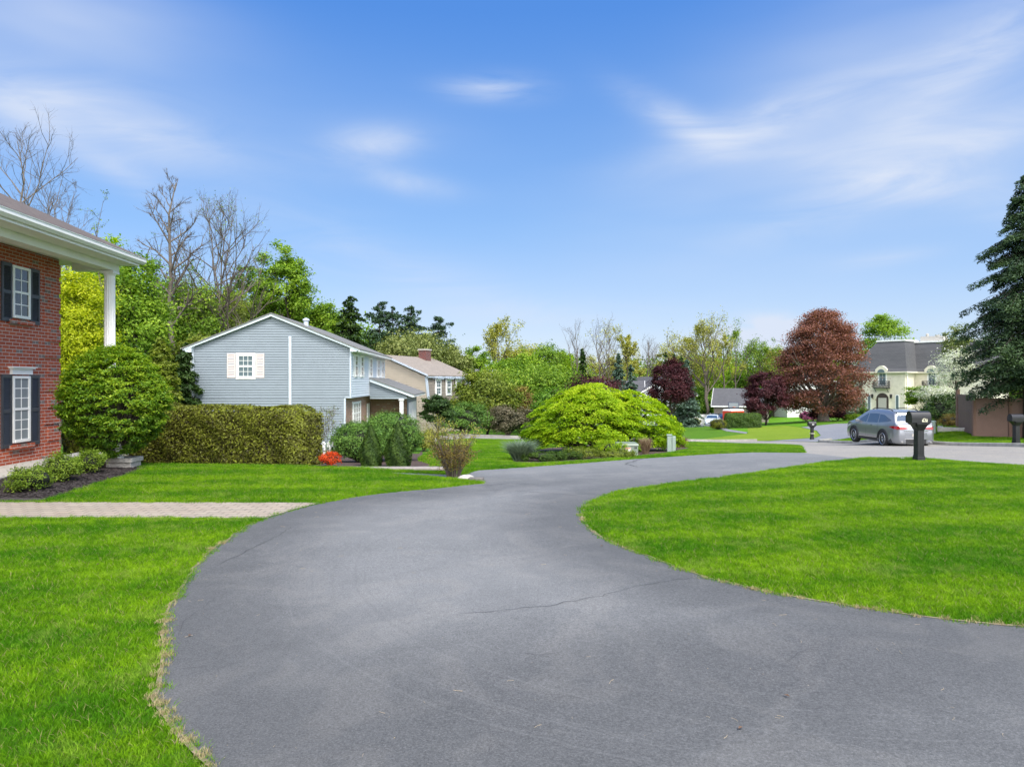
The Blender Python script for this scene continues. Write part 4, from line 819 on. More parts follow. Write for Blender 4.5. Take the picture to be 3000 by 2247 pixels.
# ---- red brick house at the left
def brick_house():
    bz = .10; h = empty('brick_house', (-11.5, 18, bz), TH, 'red brick house with black shutters under a wide white porch roof, left edge', 'house')
    w = MB(); w.box(-9.5, 0, -12, 0, -.5, 4.99); w.build('wall', M['brick'], h)
    q = MB()
    for i, z in enumerate(np.arange(.0, 4.85, .41)):
        wd = .64 if i % 2 == 0 else .5; q.box(-wd*.55, .028, -wd, .028, z+.02, z+.335, .006)
    q.build('quoin', M['brick'], h)
    fr = ((0, 0, 0), (0, -1, 0), (1, 0, 0))          # u runs towards the camera
    for u0, u1 in ((1.22, 1.85), (4.3, 4.93), (7.4, 8.03)):
        for z0, z1, gl in ((.50, 2.03, 'glass_l'), (3.36, 4.56, 'glass')):
            window(h, fr, u0, u1, z0, z1, 2, 3 if z0 < 1 else 2, gl, .06, proud=.05)
            for a in (u0-.5, u1+.0): shutter(h, fr, a+.14 if a < u0 else a+.03, a+.48 if a < u0 else a+.37, z0-.10, z1+.03)
            s = PB(*fr); s.pb(u0-.1, u1+.12, 0, .09, z0-.14, z0-.045); s.build('window_sill', M['brick'], h)
            if z0 < 1:
                l = PB(*fr); l.pb(u0-.06, u1+.05, 0, .06, z1+.035, z1+.16); l.pb(u0-.1, u1+.09, 0, .1, z1+.16, z1+.19); l.pb(u0-.13, u1+.12, 0, .13, z1+.19, z1+.215); l.build('window_header', M['white'], h)
    s = MB(); s.box(0.002, 1.25, -12, 1.1, -.5, .02); s.build('porch_slab', M['stone'], h)
    so = MB(); so.box(-9.5, 1.52, -12.5, 1.0, 5.0, 5.05); so.build('porch_ceiling', M['offwhite'], h)
    for k in range(3):
        g = MB(); g.lathe([(.085, 0), (.085, .012), (.06, .012)], 20, (.45, -1.2-k*3, 4.985)); g.build('ceiling_light', M['stone'], h)
    b = MB(); b.box(.72, 1.05, -12, .9, 4.82, 4.998, .006); b.box(.004, .718, .55, .88, 4.815, 4.997, .006); b.build('beam', M['offwhite'], h)
    fa = MB(); fa.box(1.46, 1.505, -12.5, 1.05, 5.04, 5.2); fa.box(-9.5, 1.46, 1.005, 1.05, 5.04, 5.2); fa.build('fascia', M['white'], h)
    gt = MB(); prof = [(1.507, 5.06), (1.58, 5.06), (1.64, 5.12), (1.64, 5.19), (1.655, 5.2), (1.655, 5.215), (1.507, 5.215)]
    gt.prism(prof, lambda p: (p[0], -12.5, p[1]), lambda p: (p[0], 1.16, p[1])); gt.build('gutter', M['white'], h)
    rf = MB(); rf.hexa([(1.66, -13, 5.218), (1.66, 1.17, 5.218), (-9.9, 1.17, 5.218), (-9.9, -13, 5.218)], [(-4.11, -7.2, 8.05), (-4.13, -4.6, 8.05), (-4.14, -4.6, 8.05), (-4.14, -7.2, 8.05)]); rf.build('roof', M['shingle_brown'], h)
    c = MB(); n = 20; vs = []; fs = []; cx, cy = .89, .72
    for zz, rr in ((.02, .175), (.10, .175), (.12, .15)): pass
    c.box(cx-.19, cx+.19, cy-.19, cy+.19, .02, .1); c.lathe([(.17, .1), (.18, .13), (.17, .16), (.15, .18)], 24, (cx, cy, 0))
    m = 32
    for j, z in enumerate((.18, 4.70)):
        for k in range(m): r = (.143 if j == 0 else .128)-(.012 if k % 2 else 0); vs.append((cx+r*math.cos(6.2832*k/m), cy+r*math.sin(6.2832*k/m), z))
    fs = [(k, (k+1) % m, m+(k+1) % m, m+k) for k in range(m)]; c.add(vs, fs); c.lathe([(.135, 4.70), (.15, 4.73), (.16, 4.75)], 24, (cx, cy, 0)); c.box(cx-.17, cx+.17, cy-.17, cy+.17, 4.75, 4.813); c.build('column', M['white'], h)
brick_house()
# ---- pale blue house
def blue_house():
    bz = -1.5; h = empty('blue_house', (-8.64, 38, bz), TH, 'pale blue clapboard house with low gable roof and single pink shuttered window', 'house')
    GF = ((0, 0, 0), (-1, 0, 0), (0, -1, 0)); SF = ((0, 0, 0), (0, 1, 0), (1, 0, 0)); SL = ((-.3, 0, 0), (0, 1, 0), (1, 0, 0))
    core = MB(); core.prism([(0, 2.66), (0, 5.3), (-4.15, 6.95), (-8.3, 5.3), (-8.3, -.6), (-.3, -.6), (-.3, 2.66)], lambda p: (p[0], 0, p[1]), lambda p: (p[0], 14, p[1])); core.build('wall_core', M['blue_tr'], h)
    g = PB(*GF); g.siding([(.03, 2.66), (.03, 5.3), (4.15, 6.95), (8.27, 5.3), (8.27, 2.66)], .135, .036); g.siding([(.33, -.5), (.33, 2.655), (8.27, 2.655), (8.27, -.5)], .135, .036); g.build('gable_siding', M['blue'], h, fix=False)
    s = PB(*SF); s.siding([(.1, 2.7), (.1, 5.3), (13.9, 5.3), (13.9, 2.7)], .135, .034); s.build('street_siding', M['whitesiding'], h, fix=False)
    b = MB(); b.box(-.29, -.27, .02, 14, -.5, 2.655); b.box(-.295, .0, -.0, -.001, 0, .01); b.build('brick_front', M['brick_p'], h)
    for bx_ in ((-.06, .03, -.035, .09, 2.705, 5.4), (-8.33, -8.24, -.035, .02, -.5, 5.35), (-.36, -.27, -.032, .05, -.5, 2.6), (-.3, .032, -.03, 14, 2.62, 2.7)): t = MB(); t.box(*bx_); t.build('corner_trim', M['blue_tr'], h)
    t = MB(); t.box(-3.27, -3.13, -.09, -.02, -.5, 5.9, .01); t.build('downspout', M['trim_b'], h)
    # rake boards with eave returns, gutter
    rk = PB(*GF)
    for s_ in (1, -1):
        a = [(4.15, 7.12), (4.15, 6.965), (4.15+s_*4.6, 5.125), (4.15+s_*4.6, 5.28)]; rk.pp(a if s_ > 0 else a[::-1], .02, .22)
    rk.pp([(8.3, 5.05), (8.75, 5.05), (8.75, 5.14), (8.3, 5.3)], .02, .20); rk.pp([(-.35, 5.1), (0, 5.1), (0, 5.3), (-.35, 5.16)], .02, .20)
    rk.build('rake_board', M['trim_b'], h)
    gt = MB(); gt.box(.03, .42, .0, 14.2, 5.1, 5.14); gt.box(.42, .52, -.2, 14.2, 5.09, 5.25, .01); gt.build('gutter', M['white'], h)
    dn = MB(); dn.tube([(-8.7, -.1, 5.05), (-8.6, -.08, 4.9), (-8.36, -.08, 4.8), (-8.36, -.08, -.5)], .04, 6); dn.build('downspout', M['white'], h)
    r = MB(); slab(r, [(.53, -.26, 5.255), (.53, 14.25, 5.255), (-4.15, 14.25, 7.155), (-4.15, -.26, 7.155)], .06); slab(r, [(-4.15, -.26, 7.157), (-4.15, 14.25, 7.157), (-8.85, 14.25, 5.25), (-8.85, -.26, 5.25)], .06); rf = r.build('roof', M['shingle_grey'], h)
    v = MB(); v.lathe([(.14, 0), (.14, .35), (.2, .35), (.2, .42), (.05, .5)], 12, (-3.2, 3.5, 6.7)); v.build('vent', M['blue_tr'], rf)
    window(h, GF, 5.08, 5.98, 3.68, 4.96, 3, 2, 'glass_b', .1, proud=.06, casing=.06); shutter(h, (GF[0], GF[1], GF[2]), 6.07, 6.5, 3.7, 5.0, 'pinkwhite', .06); shutter(h, GF, 4.56, 4.99, 3.7, 5.0, 'pinkwhite', .06)
    for a, b_ in ((1.1, 1.95), (3.1, 3.95), (6.5, 7.4), (10.0, 10.9), (12.1, 13)):
        window(h, SF, a, b_, 3.78, 4.98, 2, 2, 'glass', .08, proud=.07, casing=.05); shutter(h, SF, a-.4, a-.07, 3.75, 5.02, 'plastic_w', .06); shutter(h, SF, b_+.07, b_+.4, 3.75, 5.02, 'plastic_w', .06)
    for a in (2.35, 3.1, 3.85): window(h, SL, a, a+.72, 1.05, 2.3, 2, 2, 'glass', .07, proud=.07, casing=.04)
    shutter(h, SL, 1.95, 2.29, 1.0, 2.36, 'plastic_w', .06); shutter(h, SL, 4.62, 4.96, 1.0, 2.36, 'plastic_w', .06)
    # porch and garage wing
    p = MB(); p.box(-.26, 2.15, 9.0, 9.02, -.6, 2.5); p.build('porch_back_wall', M['brick_p'], h)
    wg = MB(); wg.prism([(0.035, -.5), (2.15, -.5), (2.15, 2.5), (.035, 3.35)], lambda q: (q[0], 9.03, q[1]), lambda q: (q[0], 15.6, q[1])); wg.build('garage_core', M['blue_tr'], h)
    wf = PB((2.16, 8.4, 0), (0, 1, 0), (1, 0, 0)); wf.siding([(0, -.5), (0, 2.5), (7.2, 2.5), (7.2, -.5)], .135, .034); wf.build('garage_siding', M['blue'], h, fix=False)
    wf2 = MB(); wf2.box(1.9, 2.16, 8.4, 9.0, -.5, 2.5); wf2.build('garage_end_wall', M['brick_p'], h)
    gd = PB((2.2, 9.3, 0), (0, 1, 0), (1, 0, 0))
    for u in (0, 2.9): 
        gd.pb(u, u+2.5, -.01, .02, -.4, 2.1)
        for k in range(4): gd.pb(u+.05, u+2.45, .02, .035, -.36+k*.62, .2+k*.62)
    gd.build('garage_door', M['white'], h)
    gb = PB((0, 6.5, 0), (1, 0, 0), (0, -1, 0)); gb.siding([(.04, 2.55), (2.4, 2.55), (.04, 3.52)], .135, .034); gb.build('porch_gable', M['blue'], h, fix=False)
    bm = MB(); bm.box(.04, 2.35, 6.52, 6.75, 2.42, 2.55, .005); bm.box(2.0, 2.34, 6.76, 15.6, 2.4, 2.5); bm.build('porch_beam', M['blue_tr'], h)
    po = MB(); po.box(1.88, 2.12, 6.52, 6.76, -.6, 2.3, .01); po.box(1.84, 2.16, 6.48, 6.8, 2.3, 2.418, .008); po.box(1.84, 2.16, 6.48, 6.8, -.2, .05); po.build('porch_post', M['white'], h)
    rb = PB((0, 6.5, 0), (1, 0, 0), (0, -1, 0)); rb.pp([(.04, 3.5), (.04, 3.7), (2.75, 2.72), (2.75, 2.5)], .03, .18); rb.build('porch_rake', M['trim_b'], h)
    g2 = MB(); g2.box(2.72, 2.82, 6.32, 15.8, 2.52, 2.68, .01); g2.build('porch_gutter', M['white'], h)
    pr = MB(); slab(pr, [(2.85, 6.28, 2.70), (2.85, 15.8, 2.70), (.035, 15.8, 3.74), (.035, 6.28, 3.74)], .05); pr.build('porch_roof', M['shingle_grey'], h)
    d = PB((-.29, 7.2, 0), (0, 1, 0), (1, 0, 0)); d.pb(0, .95, .03, .08, -.3, 2.1); d.build('door', M['white'], h)
blue_house()
# ---- beige house
def beige_house():
    bz = -2.3; th = math.atan2(-3, 8); h = empty('beige_house', (-7.06, 58, bz), th, 'beige sided house with tan shingle roof and a red brick chimney', 'house')
    w = MB(); w.prism([(0, 4.7), (-3.9, 6.35), (-7.8, 4.7), (-7.8, -.6), (-.1, -.6), (.25, 2.75)], lambda p: (p[0], 0, p[1]), lambda p: (p[0], 8.6, p[1])); w.build('wall', M['beige'], h)
    g = PB((0, 0, 0), (-1, 0, 0), (0, -1, 0)); g.siding([(0, 4.7), (3.9, 6.35), (7.8, 4.7), (7.8, 2.75), (-.22, 2.75)], .13, .026); g.siding([(-.22, 2.745), (7.8, 2.745), (7.8, -.5), (.1, -.5)], .13, .026); g.build('gable_siding', M['beige'], h, fix=False)
    m = MB(); m.hexa([(.28, .05, 2.74), (.28, 8.6, 2.74), (.1, 8.6, 2.74), (.1, .05, 2.74)], [(.06, .05, 4.68), (.06, 8.6, 4.68), (-.1, 8.6, 4.68), (-.1, .05, 4.68)]); m.box(.1, .34, -.04, 8.62, 2.68, 2.735); m.build('shingled_front', M['taupe'], h)
    t = MB(); t.hexa([(.34, -.06, 2.7), (.34, .1, 2.7), (.2, .1, 2.7), (.2, -.06, 2.7)], [(.12, -.06, 4.7), (.12, .1, 4.7), (-.05, .1, 4.7), (-.05, -.06, 4.7)]); t.box(.08, .3, -.1, 8.7, 4.62, 4.74); t.build('trim', M['blue_tr'], h)
    r = MB(); slab(r, [(.32, -.2, 4.83), (.32, 8.85, 4.83), (-3.9, 8.85, 6.55), (-3.9, -.2, 6.55)], .09); slab(r, [(-3.9, -.2, 6.552), (-3.9, 8.85, 6.552), (-8.1, 8.85, 4.8), (-8.1, -.2, 4.8)], .09)
    rk = PB((0, -.21, 0), (-1, 0, 0), (0, -1, 0)); rk.pp([(-.32, 4.72), (-.32, 4.86), (3.9, 6.58), (3.9, 6.42)], 0, .05); rk.build('rake_board', M['blue_tr'], h)
    rf = r.build('roof', M['shingle_tan'], h)
    c = MB(); c.box(-3.8, -3.05, 5.9, 6.9, 5.9, 7.15); ch = c.build('chimney', M['brick_d'], rf); c = MB(); c.box(-3.86, -2.99, 5.84, 6.96, 7.15, 7.28); c.build('chimney_cap', M['stone'], ch)
    fr = ((.2, 0, 0), (0, 1, 0), (1, 0, 0))
    for u in (1.35, 3.35, 5.35, 7.4):
        window(h, fr, u, u+.95, 3.15, 4.45, 2, 2, 'glass_b', .12, proud=.09, casing=.05); d = PB(*fr); d.pb(u-.12, u+1.07, -.15, .28, 4.5, 4.6); d.pb(u-.2, u+1.15, -.15, .32, 4.6, 4.66); d.build('dormer_hood', M['blue_tr'], h)
    gd = PB((-.1, 0, 0), (0, 1, 0), (1, 0, 0)); gd.pb(1, 3.3, 0, .06, -.4, 2.1); gd.pb(4.5, 5.5, 0, .06, -.2, 2.1); gd.build('door', M['iron'], h)
    window(h, ((0, 0, 0), (-1, 0, 0), (0, -1, 0)), 2.6, 3.2, 4.0, 4.3, 1, 1, 'glass', .06, proud=.06, muntin=False, dh=False)
beige_house()
def simple_house(name, label, X, Y, rz, w, l, hw, hr, wall, roofm, base, over=.35, wins=(), gableN=True, cat='house', chim=None, ridge='y'):
    h = empty(name, (X, Y, base), rz, label, cat)
    b = MB(); b.prism([(-w/2, -.5), (w/2, -.5), (w/2, hw), (0, hw+hr), (-w/2, hw)], lambda p: (p[0], 0, p[1]), lambda p: (p[0], l, p[1])); b.build('wall', M[wall], h)
    k = hr/(w/2); e = w/2+over; ze = hw-over*k+.1
    r = MB(); slab(r, [(e, -over, ze), (e, l+over, ze), (0, l+over, hw+hr+.1), (0, -over, hw+hr+.1)], .1); slab(r, [(0, -over, hw+hr+.102), (0, l+over, hw+hr+.102), (-e, l+over, ze), (-e, -over, ze)], .1); rf = r.build('roof', M[roofm], h)
    f = MB()
    for s_ in (1, -1):
        for yy in (-over-.06, l+over+.004):
            q = [(s_*e, ze-.2), (s_*e, ze+.02), (0, hw+hr+.12), (0, hw+hr-.12)]; f.prism(q, lambda p, yy=yy: (p[0], yy, p[1]), lambda p, yy=yy: (p[0], yy+.05, p[1]))
        f.box(min(s_*e, s_*(e+.06)), max(s_*e, s_*(e+.06)), -over, l+over, ze-.2, ze-.02)
    f.build('fascia', M['white'], h)
    for fr, u0, u1, z0, z1 in wins: window(h, fr, u0, u1, z0, z1, 2, 2, 'glass', .1, proud=.05, casing=.05)
    if chim: c = MB(); c.box(*chim); c.build('chimney', M['brick_d'], rf)
    return h
SW = lambda w: ((w/2, 0, 0), (0, 1, 0), (1, 0, 0))
FW = lambda w: ((-w/2, 0, 0), (1, 0, 0), (0, -1, 0))
# grey roof showing above the olive shrubs, gable end to the right
simple_house('grey_roof_house', 'grey roofed house almost hidden by shrubs beyond the beige house', -2.2, 84, R(88), 8.5, 9.5, 5.4, 1.2, 'blue', 'shingle_grey', -3.2, wins=[(SW(8.5), 2, 3, 3.4, 4.6), (FW(8.5), 5.5, 6.5, 3.4, 4.6)])
simple_house('ranch_house', 'low ranch house whose dark grey roof shows over purple maple hedge', 17.4, 95, R(80), 8, 8, 3.7, 1.7, 'blue', 'shingle_dark', -3.4, wins=[(FW(8), 3, 4, 1.2, 2.4)])
simple_house('white_gabled_house', 'far house with dark roof and white gable beside the dark red maple', 20.0, 92, R(8), 7.5, 11, 3.6, 2.2, 'whitesiding', 'shingle_dark', -3.2, wins=[(FW(7.5), 3, 4, 1.2, 2.4)])
# grey roofed garage and white house in the hollow
simple_house('grey_garage', 'low grey garage with dark sloping roof behind the red truck', 38.0, 105, R(70), 8.5, 7.5, 3.0, 2.3, 'taupe', 'shingle_dark', -4.4, wins=[(SW(8.5), 3, 4, 1.2, 2.4)])
simple_house('white_house', 'white sided house showing through the purple and copper trees', 48.2, 112, R(-8), 9, 9, 5.2, 2.0, 'white', 'shingle_dark', -4.0, chim=(-4.2, -3.4, 2, 3, 5.5, 7.4), wins=[(FW(9), 5, 6, 1.0, 2.4), (FW(9), 7.3, 8.3, 1.0, 2.4), (FW(9), 7.3, 8.3, 3.6, 4.8)])
# ---- cream manor with mansard roof
def manor():
    X0, Y0 = 54.3, 98.0; bz = -2.5; h = empty('cream_manor', (X0, Y0, bz), R(-50), 'cream painted brick manor with steep slate mansard roof and arched doorway', 'house')
    # local x runs to the right along the front, y goes back; the corner of the front block is the origin
    def block(x0, x1, y0, y1, z, nm='wall'):
        b = MB(); b.box(x0, x1, y0, y1, -.6, z); return b.build(nm, M['cream'], h)
    def mansard(x0, x1, y0, y1, z0, zt, fx0, fx1, fy0, fy1):
        r = MB(); o = .45; lv = []
        for t, dz in ((0, 0), (.18, .10), (.38, .32), (.62, .62), (.82, .84), (1, 1)):
            lv.append([(x0-o+fx0*t, y0-o+fy0*t, z0+(zt-z0)*dz), (x1+o-fx1*t, y0-o+fy0*t, z0+(zt-z0)*dz), (x1+o-fx1*t, y1+o-fy1*t, z0+(zt-z0)*dz), (x0-o+fx0*t, y1+o-fy1*t, z0+(zt-z0)*dz)])
        vs = [p for l_ in lv for p in l_]; fs = [(3, 2, 1, 0)]
        for i in range(5):
            for k in range(4): fs.append((i*4+k, i*4+(k+1) % 4, i*4+4+(k+1) % 4, i*4+4+k))
        fs.append((20, 21, 22, 23)); r.add(vs, fs); rf = r.build('mansard_roof', M['shingle_dark'], h)
        c = MB(); q = lv[-1]; c.box(q[0][0]-.15, q[1][0]+.15, q[0][1]-.15, q[2][1]+.15, zt+.002, zt+.22); c.build('roof_edge', M['white'], rf)
        e = MB(); e.box(x0-o-.04, x1+o+.04, y0-o-.04, y0-.02, z0-.2, z0-.005); e.box(x1+.02, x1+o+.04, y0-.018, y1+o, z0-.2, z0-.005); e.box(x0-o-.04, x0-.02, y0-.018, y1+o, z0-.2, z0-.005); e.build('eave', M['cream'], h)
    block(-5.7, 0, 0, 10, 5.9); block(-7.3, -5.702, 1.0, 10, 5.88, 'wing_wall'); block(.002, 9.5, 3.5, 10, 5.86, 'side_block_wall')
    mansard(-7.2, 0, 0.0, 10, 5.9, 10.2, 3.4, 1.1, 2.0, 2.0); mansard(-3.0, 9.5, 3.5, 10.2, 5.87, 10.02, 1.5, 2.0, 1.9, 2.0)
    c = MB(); c.box(-.2, 2.8, 6.0, 7.6, 10.2, 10.95); c.lathe([(.2, 10.95), (.2, 11.3), (.1, 11.4)], 8, (.5, 6.6, 0)); c.lathe([(.3, 10.95), (.3, 11.12)], 8, (1.8, 6.6, 0)); c.build('chimney', M['stone'], h)
    F = ((0, 0, 0), (1, 0, 0), (0, -1, 0)); F2 = ((0, 3.5, 0), (1, 0, 0), (0, -1, 0))
    def archpoly(u0, u1, z0, z1, n=10):
        r = (u1-u0)/2; return [(u0, z0), (u1, z0)]+[((u0+u1)/2+r*math.cos(math.pi*i/n), z1-r+r*math.sin(math.pi*i/n)) for i in range(n+1)]
    def arch(u0, u1, z0, z1, mat, fw, nm, fr=F, rec=.03):
        m = PB(*fr); m.pp(archpoly(u0, u1, z0, z1), .0, rec+.02); w = m.build(nm, M['white' if nm == 'window' else 'cream'], h); g = PB(*fr); g.pp(archpoly(u0+fw, u1-fw, z0+fw, z1-fw), rec, rec+.03); g.build('pane' if nm == 'window' else 'door_recess', M[mat], w)
    arch(-3.95, -1.95, .0, 3.05, 'bark_d', .16, 'doorway')
    d = PB(*F); d.pb(-3.5, -2.4, .05, .09, 0, 2.2); d.build('door', M['stone'], h)
    arch(-5.05, -4.5, .0, 2.7, 'glass_b', .1, 'window'); arch(-1.25, -.7, .0, 2.7, 'glass_b', .1, 'window')
    for fr, c0 in ((F, -2.95), (F2, 2.2)):
        window(h, fr, c0-.55, c0+.55, 3.9, 5.75, 2, 3, 'glass_b', .12, proud=.06, casing=.04, dh=False)
        dm = PB(*fr); n = 8; top = [(c0-.8+1.6*i/n, 6.2+.55*math.sin(math.pi*i/n)) for i in range(n+1)]; dm.pp([(c0-.8, 5.8), (c0+.8, 5.8)]+top[::-1], -.6, .5); dm.build('dormer', M['cream'], h)
        gl = PB(*fr); gl.pp([(c0-.5, 5.76), (c0+.5, 5.76)]+[(c0+.5*math.cos(math.pi*i/8), 5.76+.5*math.sin(math.pi*i/8)) for i in range(9)], .5, .53); gl.build('fanlight', M['glass_b'], h)
        bl = PB(*fr); bl.pb(c0-1.05, c0+1.05, .1, .75, 3.55, 3.65); bl.pb(c0-1.05, c0+1.05, .7, .75, 4.55, 4.6); bl.pb(c0-1.05, c0-1.0, .1, .75, 4.55, 4.6); bl.pb(c0+1.0, c0+1.05, .1, .75, 4.55, 4.6)
        for i in range(12): u = c0-1.03+2.04*i/11; bl.pb(u-.025, u+.025, .71, .74, 3.65, 4.55)
        for i in range(4):
            for s_ in (-1.03, 1.0): bl.pb(c0+s_, c0+s_+.03, .12+.15*i, .15+.15*i, 3.65, 4.55)
        for i in range(5): u = c0-.84+i*.42; q = [(u+.16*math.cos(6.28*j/8), .725, 4.1+.3*math.sin(6.28*j/8)) for j in range(9)]; bl.tube([bl.p(*t) for t in q], .025, 4)
        for s_ in (-.85, .8): bl.tube([bl.p(c0+s_, .05, 3.0), bl.p(c0+s_, .3, 3.25), bl.p(c0+s_, .7, 3.55)], .04, 5)
        bl.build('balcony_railing', M['iron'], h)
    sw = PB(((-5.7), 1.0, 0), (-1, 0, 0), (0, -1, 0)); sw.pb(.5, 1.3, .0, .3, 3.6, 3.7); sw.pb(.5, 1.3, .28, .3, 4.55, 4.6)
    for i in range(6): sw.pb(.5+i*.15, .53+i*.15, .28, .3, 3.6, 4.6)
    sw.build('balcony_railing', M['iron'], h)
    for u in (-4.25, -1.7):
        l = PB(*F); l.pb(u-.05, u+.05, 0, .3, 2.5, 2.56); l.lathe([(.05, 0), (.16, .1), (.16, .4), (.22, .45), (.03, .6)], 8, l.p(u, .32, 2.15)); l.build('wall_lantern', M['iron'], h)
    qd = MB()
    for i in range(12):
        if i % 2 == 0: qd.box(-1.2, .03, -.03, .9, .1+i*.46, .5+i*.46)
        else: qd.box(-.8, .031, -.028, 1.2, .1+i*.46, .5+i*.46)
    qd.build('quoin', M['cream'], h)
    dp = MB(); dp.tube([(.05, -.05, 5.7), (.3, .2, 5.5), (.2, .35, 5.3), (.2, .35, -.4)], .07, 6); dp.build('downspout', M['white'], h)
    window(h, F2, 1.4, 3.4, .2, 2.0, 3, 2, 'glass_b', .12, proud=.06, dh=False)
manor()
# ---------------------------------------------------------------- hedge, garden plants, trees
def hedge(name, label, A, B, th, ztop, n, leaf, ls, rnd=.28, coremat='core_b', cat='hedge'):
    rng = seed(); A = np.array(A); B = np.array(B); Ln = np.linalg.norm(B-A); U = (B-A)/Ln; Nn = np.array([U[1], -U[0]]); mid = (A+B)/2
    bz = min(tz(*A), tz(*B))-.1; root = empty(name, (mid[0], mid[1], bz), math.atan2(U[1], U[0]), label, cat); H = ztop-bz
    def surf(s, v):   # s along 0..1 ; v round the section 0..1 (front bottom -> top -> back bottom)
        x = (s-.5)*Ln; per = H+th+H; q = v*per
        y = np.where(q < H, -th/2, np.where(q < H+th, q-H-th/2, th/2)); z = np.where(q < H, q, np.where(q < H+th, H, per-q))
        ny = np.where(q < H, -1., np.where(q < H+th, 0, 1.)); nz = np.where((q >= H) & (q < H+th), 1., 0.)
        # round the shoulders and the ends
        c = np.clip((z-(H-rnd))/rnd, 0, 1); y = np.sign(y)*np.minimum(abs(y), th/2-rnd*(1-np.sqrt(1-(c*.98)**2)))
        e = np.clip((abs(x)-(Ln/2-.45))/.45, 0, 1); k = np.sqrt(1-(e*.92)**2); y = y*k; z = np.where(z > H-.5, z-(1-k)*.25, z)
        return x, y, z, ny*k, nz, e*np.sign(x)
    s = rng.random(n); v = rng.random(n); v = np.where(rng.random(n) < .55, v*.48, v)
    # the rounded ends need leaves too
    ne = n//8; s[:ne] = np.where(rng.random(ne) < .7, 1-rng.random(ne)**1.5*.06, rng.random(ne)*.04)
    x, y, z, ny, nz, nx = surf(s, v)
    lump = .035*np.sin(x*3.1+z*2)+.03*np.sin(x*7.3+1)+.03*np.sin(z*9+x*5)
    dep = np.abs(rng.normal(size=n))*.07; P = np.stack([x+nx*(lump-dep), y+ny*(lump-dep), np.clip(z+nz*(lump*.7-dep*.7), .0, None)], 1)
    nc = n//16; P[:nc] = P[:nc]*np.array([0, 1, 1]); f = np.sqrt(rng.random(nc)); P[:nc, 0] = np.sign(rng.random(nc)-.25)*(Ln/2+rng.normal(size=nc)*.04); P[:nc, 1] = (rng.random(nc)*2-1)*th*.26; P[:nc, 2] = rng.random(nc)*(H-.16); nx = nx.copy(); nx[:nc] = np.sign(P[:nc, 0])
    nr = unit(np.stack([nx*.8, ny*.9, nz+.35], 1)+rng.normal(size=(n, 3))*.5)
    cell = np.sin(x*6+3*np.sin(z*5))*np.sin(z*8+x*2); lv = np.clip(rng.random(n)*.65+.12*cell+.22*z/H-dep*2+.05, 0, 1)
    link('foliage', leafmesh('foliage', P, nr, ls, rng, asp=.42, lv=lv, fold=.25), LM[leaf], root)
    m = MB(); k = 30; rings = []
    for i in range(k+1):
        r_ = []
        for j in range(17):
            a, b, c, d1, d2, d3 = surf(np.array([i/k]), np.array([j/16])); f = .9; r_.append((float(a[0])*(1-.25/Ln), float(b[0])*f*.88, float(c[0])*.92))
        rings.append(r_)
    vs = [p for r_ in rings for p in r_]; fs = [(i*17+j, i*17+j+1, (i+1)*17+j+1, (i+1)*17+j) for i in range(k) for j in range(16)]; fs += [tuple(range(17))[::-1], tuple(k*17+j for j in range(17))]
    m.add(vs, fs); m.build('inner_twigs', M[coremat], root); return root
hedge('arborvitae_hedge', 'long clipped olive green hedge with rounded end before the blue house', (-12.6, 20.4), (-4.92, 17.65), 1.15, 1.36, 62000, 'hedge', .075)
bx = [('leftmost of the three small yellow green bushes below the brick wall', 63, 1448, .78, .46), ('largest and middle of three small yellow green bushes by the brick house', 156, 1418, .72, .56), ('small bush nearest the big rounded shrub, right of three alike', 243, 1393, .66, .52)]
for lb, px, py, w, hh in bx:
    q = hit(px, py); shrub('low_bush', lb, q[0], q[1]+w*.35, w, hh, 'boxw', 5200, .034, 70, .10, .66, group='small bushes along the brick house')
# big rounded burning bush
q = (wx(339, 16.1), 16.1)
def big_round():
    rng = seed(); X, Y = q; bz = tz(X, Y); root = plant('burning_bush', 'large rounded green shrub covering the foot of the white column', 'shrub', X, Y, bz)
    P, nr, lv, cn = clumps(rng, 56000, 1.10, 1.05, 1.27, 900, .14, .78, .42, .04, -.9); P[:, 2] += 1.46
    t = np.clip((.95-P[:, 2])/.95, 0, 1); P[:, 0] = P[:, 0]*(1-.34*t)-.06*t; P[:, 1] *= (1-.34*t); P[:, 2] = np.maximum(P[:, 2], .12)
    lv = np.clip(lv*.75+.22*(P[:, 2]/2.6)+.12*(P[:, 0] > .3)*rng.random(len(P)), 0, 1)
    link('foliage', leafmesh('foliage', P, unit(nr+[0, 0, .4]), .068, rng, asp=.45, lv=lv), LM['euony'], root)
    mb = MB()
    for i in range(14):
        a = i*2.4; r_ = rng.uniform(.3, .95); e = (r_*math.cos(a), r_*math.sin(a), rng.uniform(1.3, 2.3)); mb.tube(bez((.1*math.cos(a)-.1, .1*math.sin(a), -.05), (e[0]*.35-.1, e[1]*.35, e[2]*.55), e, 6), [.035, .03, .025, .02, .015, .01, .005], 6, False)
    for c in cn[::2]: c = c+np.array([0, 0, 1.5]); mb.tube(bez((c[0]*.2, c[1]*.2, .7), (c[0]*.5, c[1]*.5, c[2]*.7), c, 3), [.014, .01, .007, .003], 4, False)
    mb.build('stems', M['bark'], root, smooth=True, fix=False)
big_round()
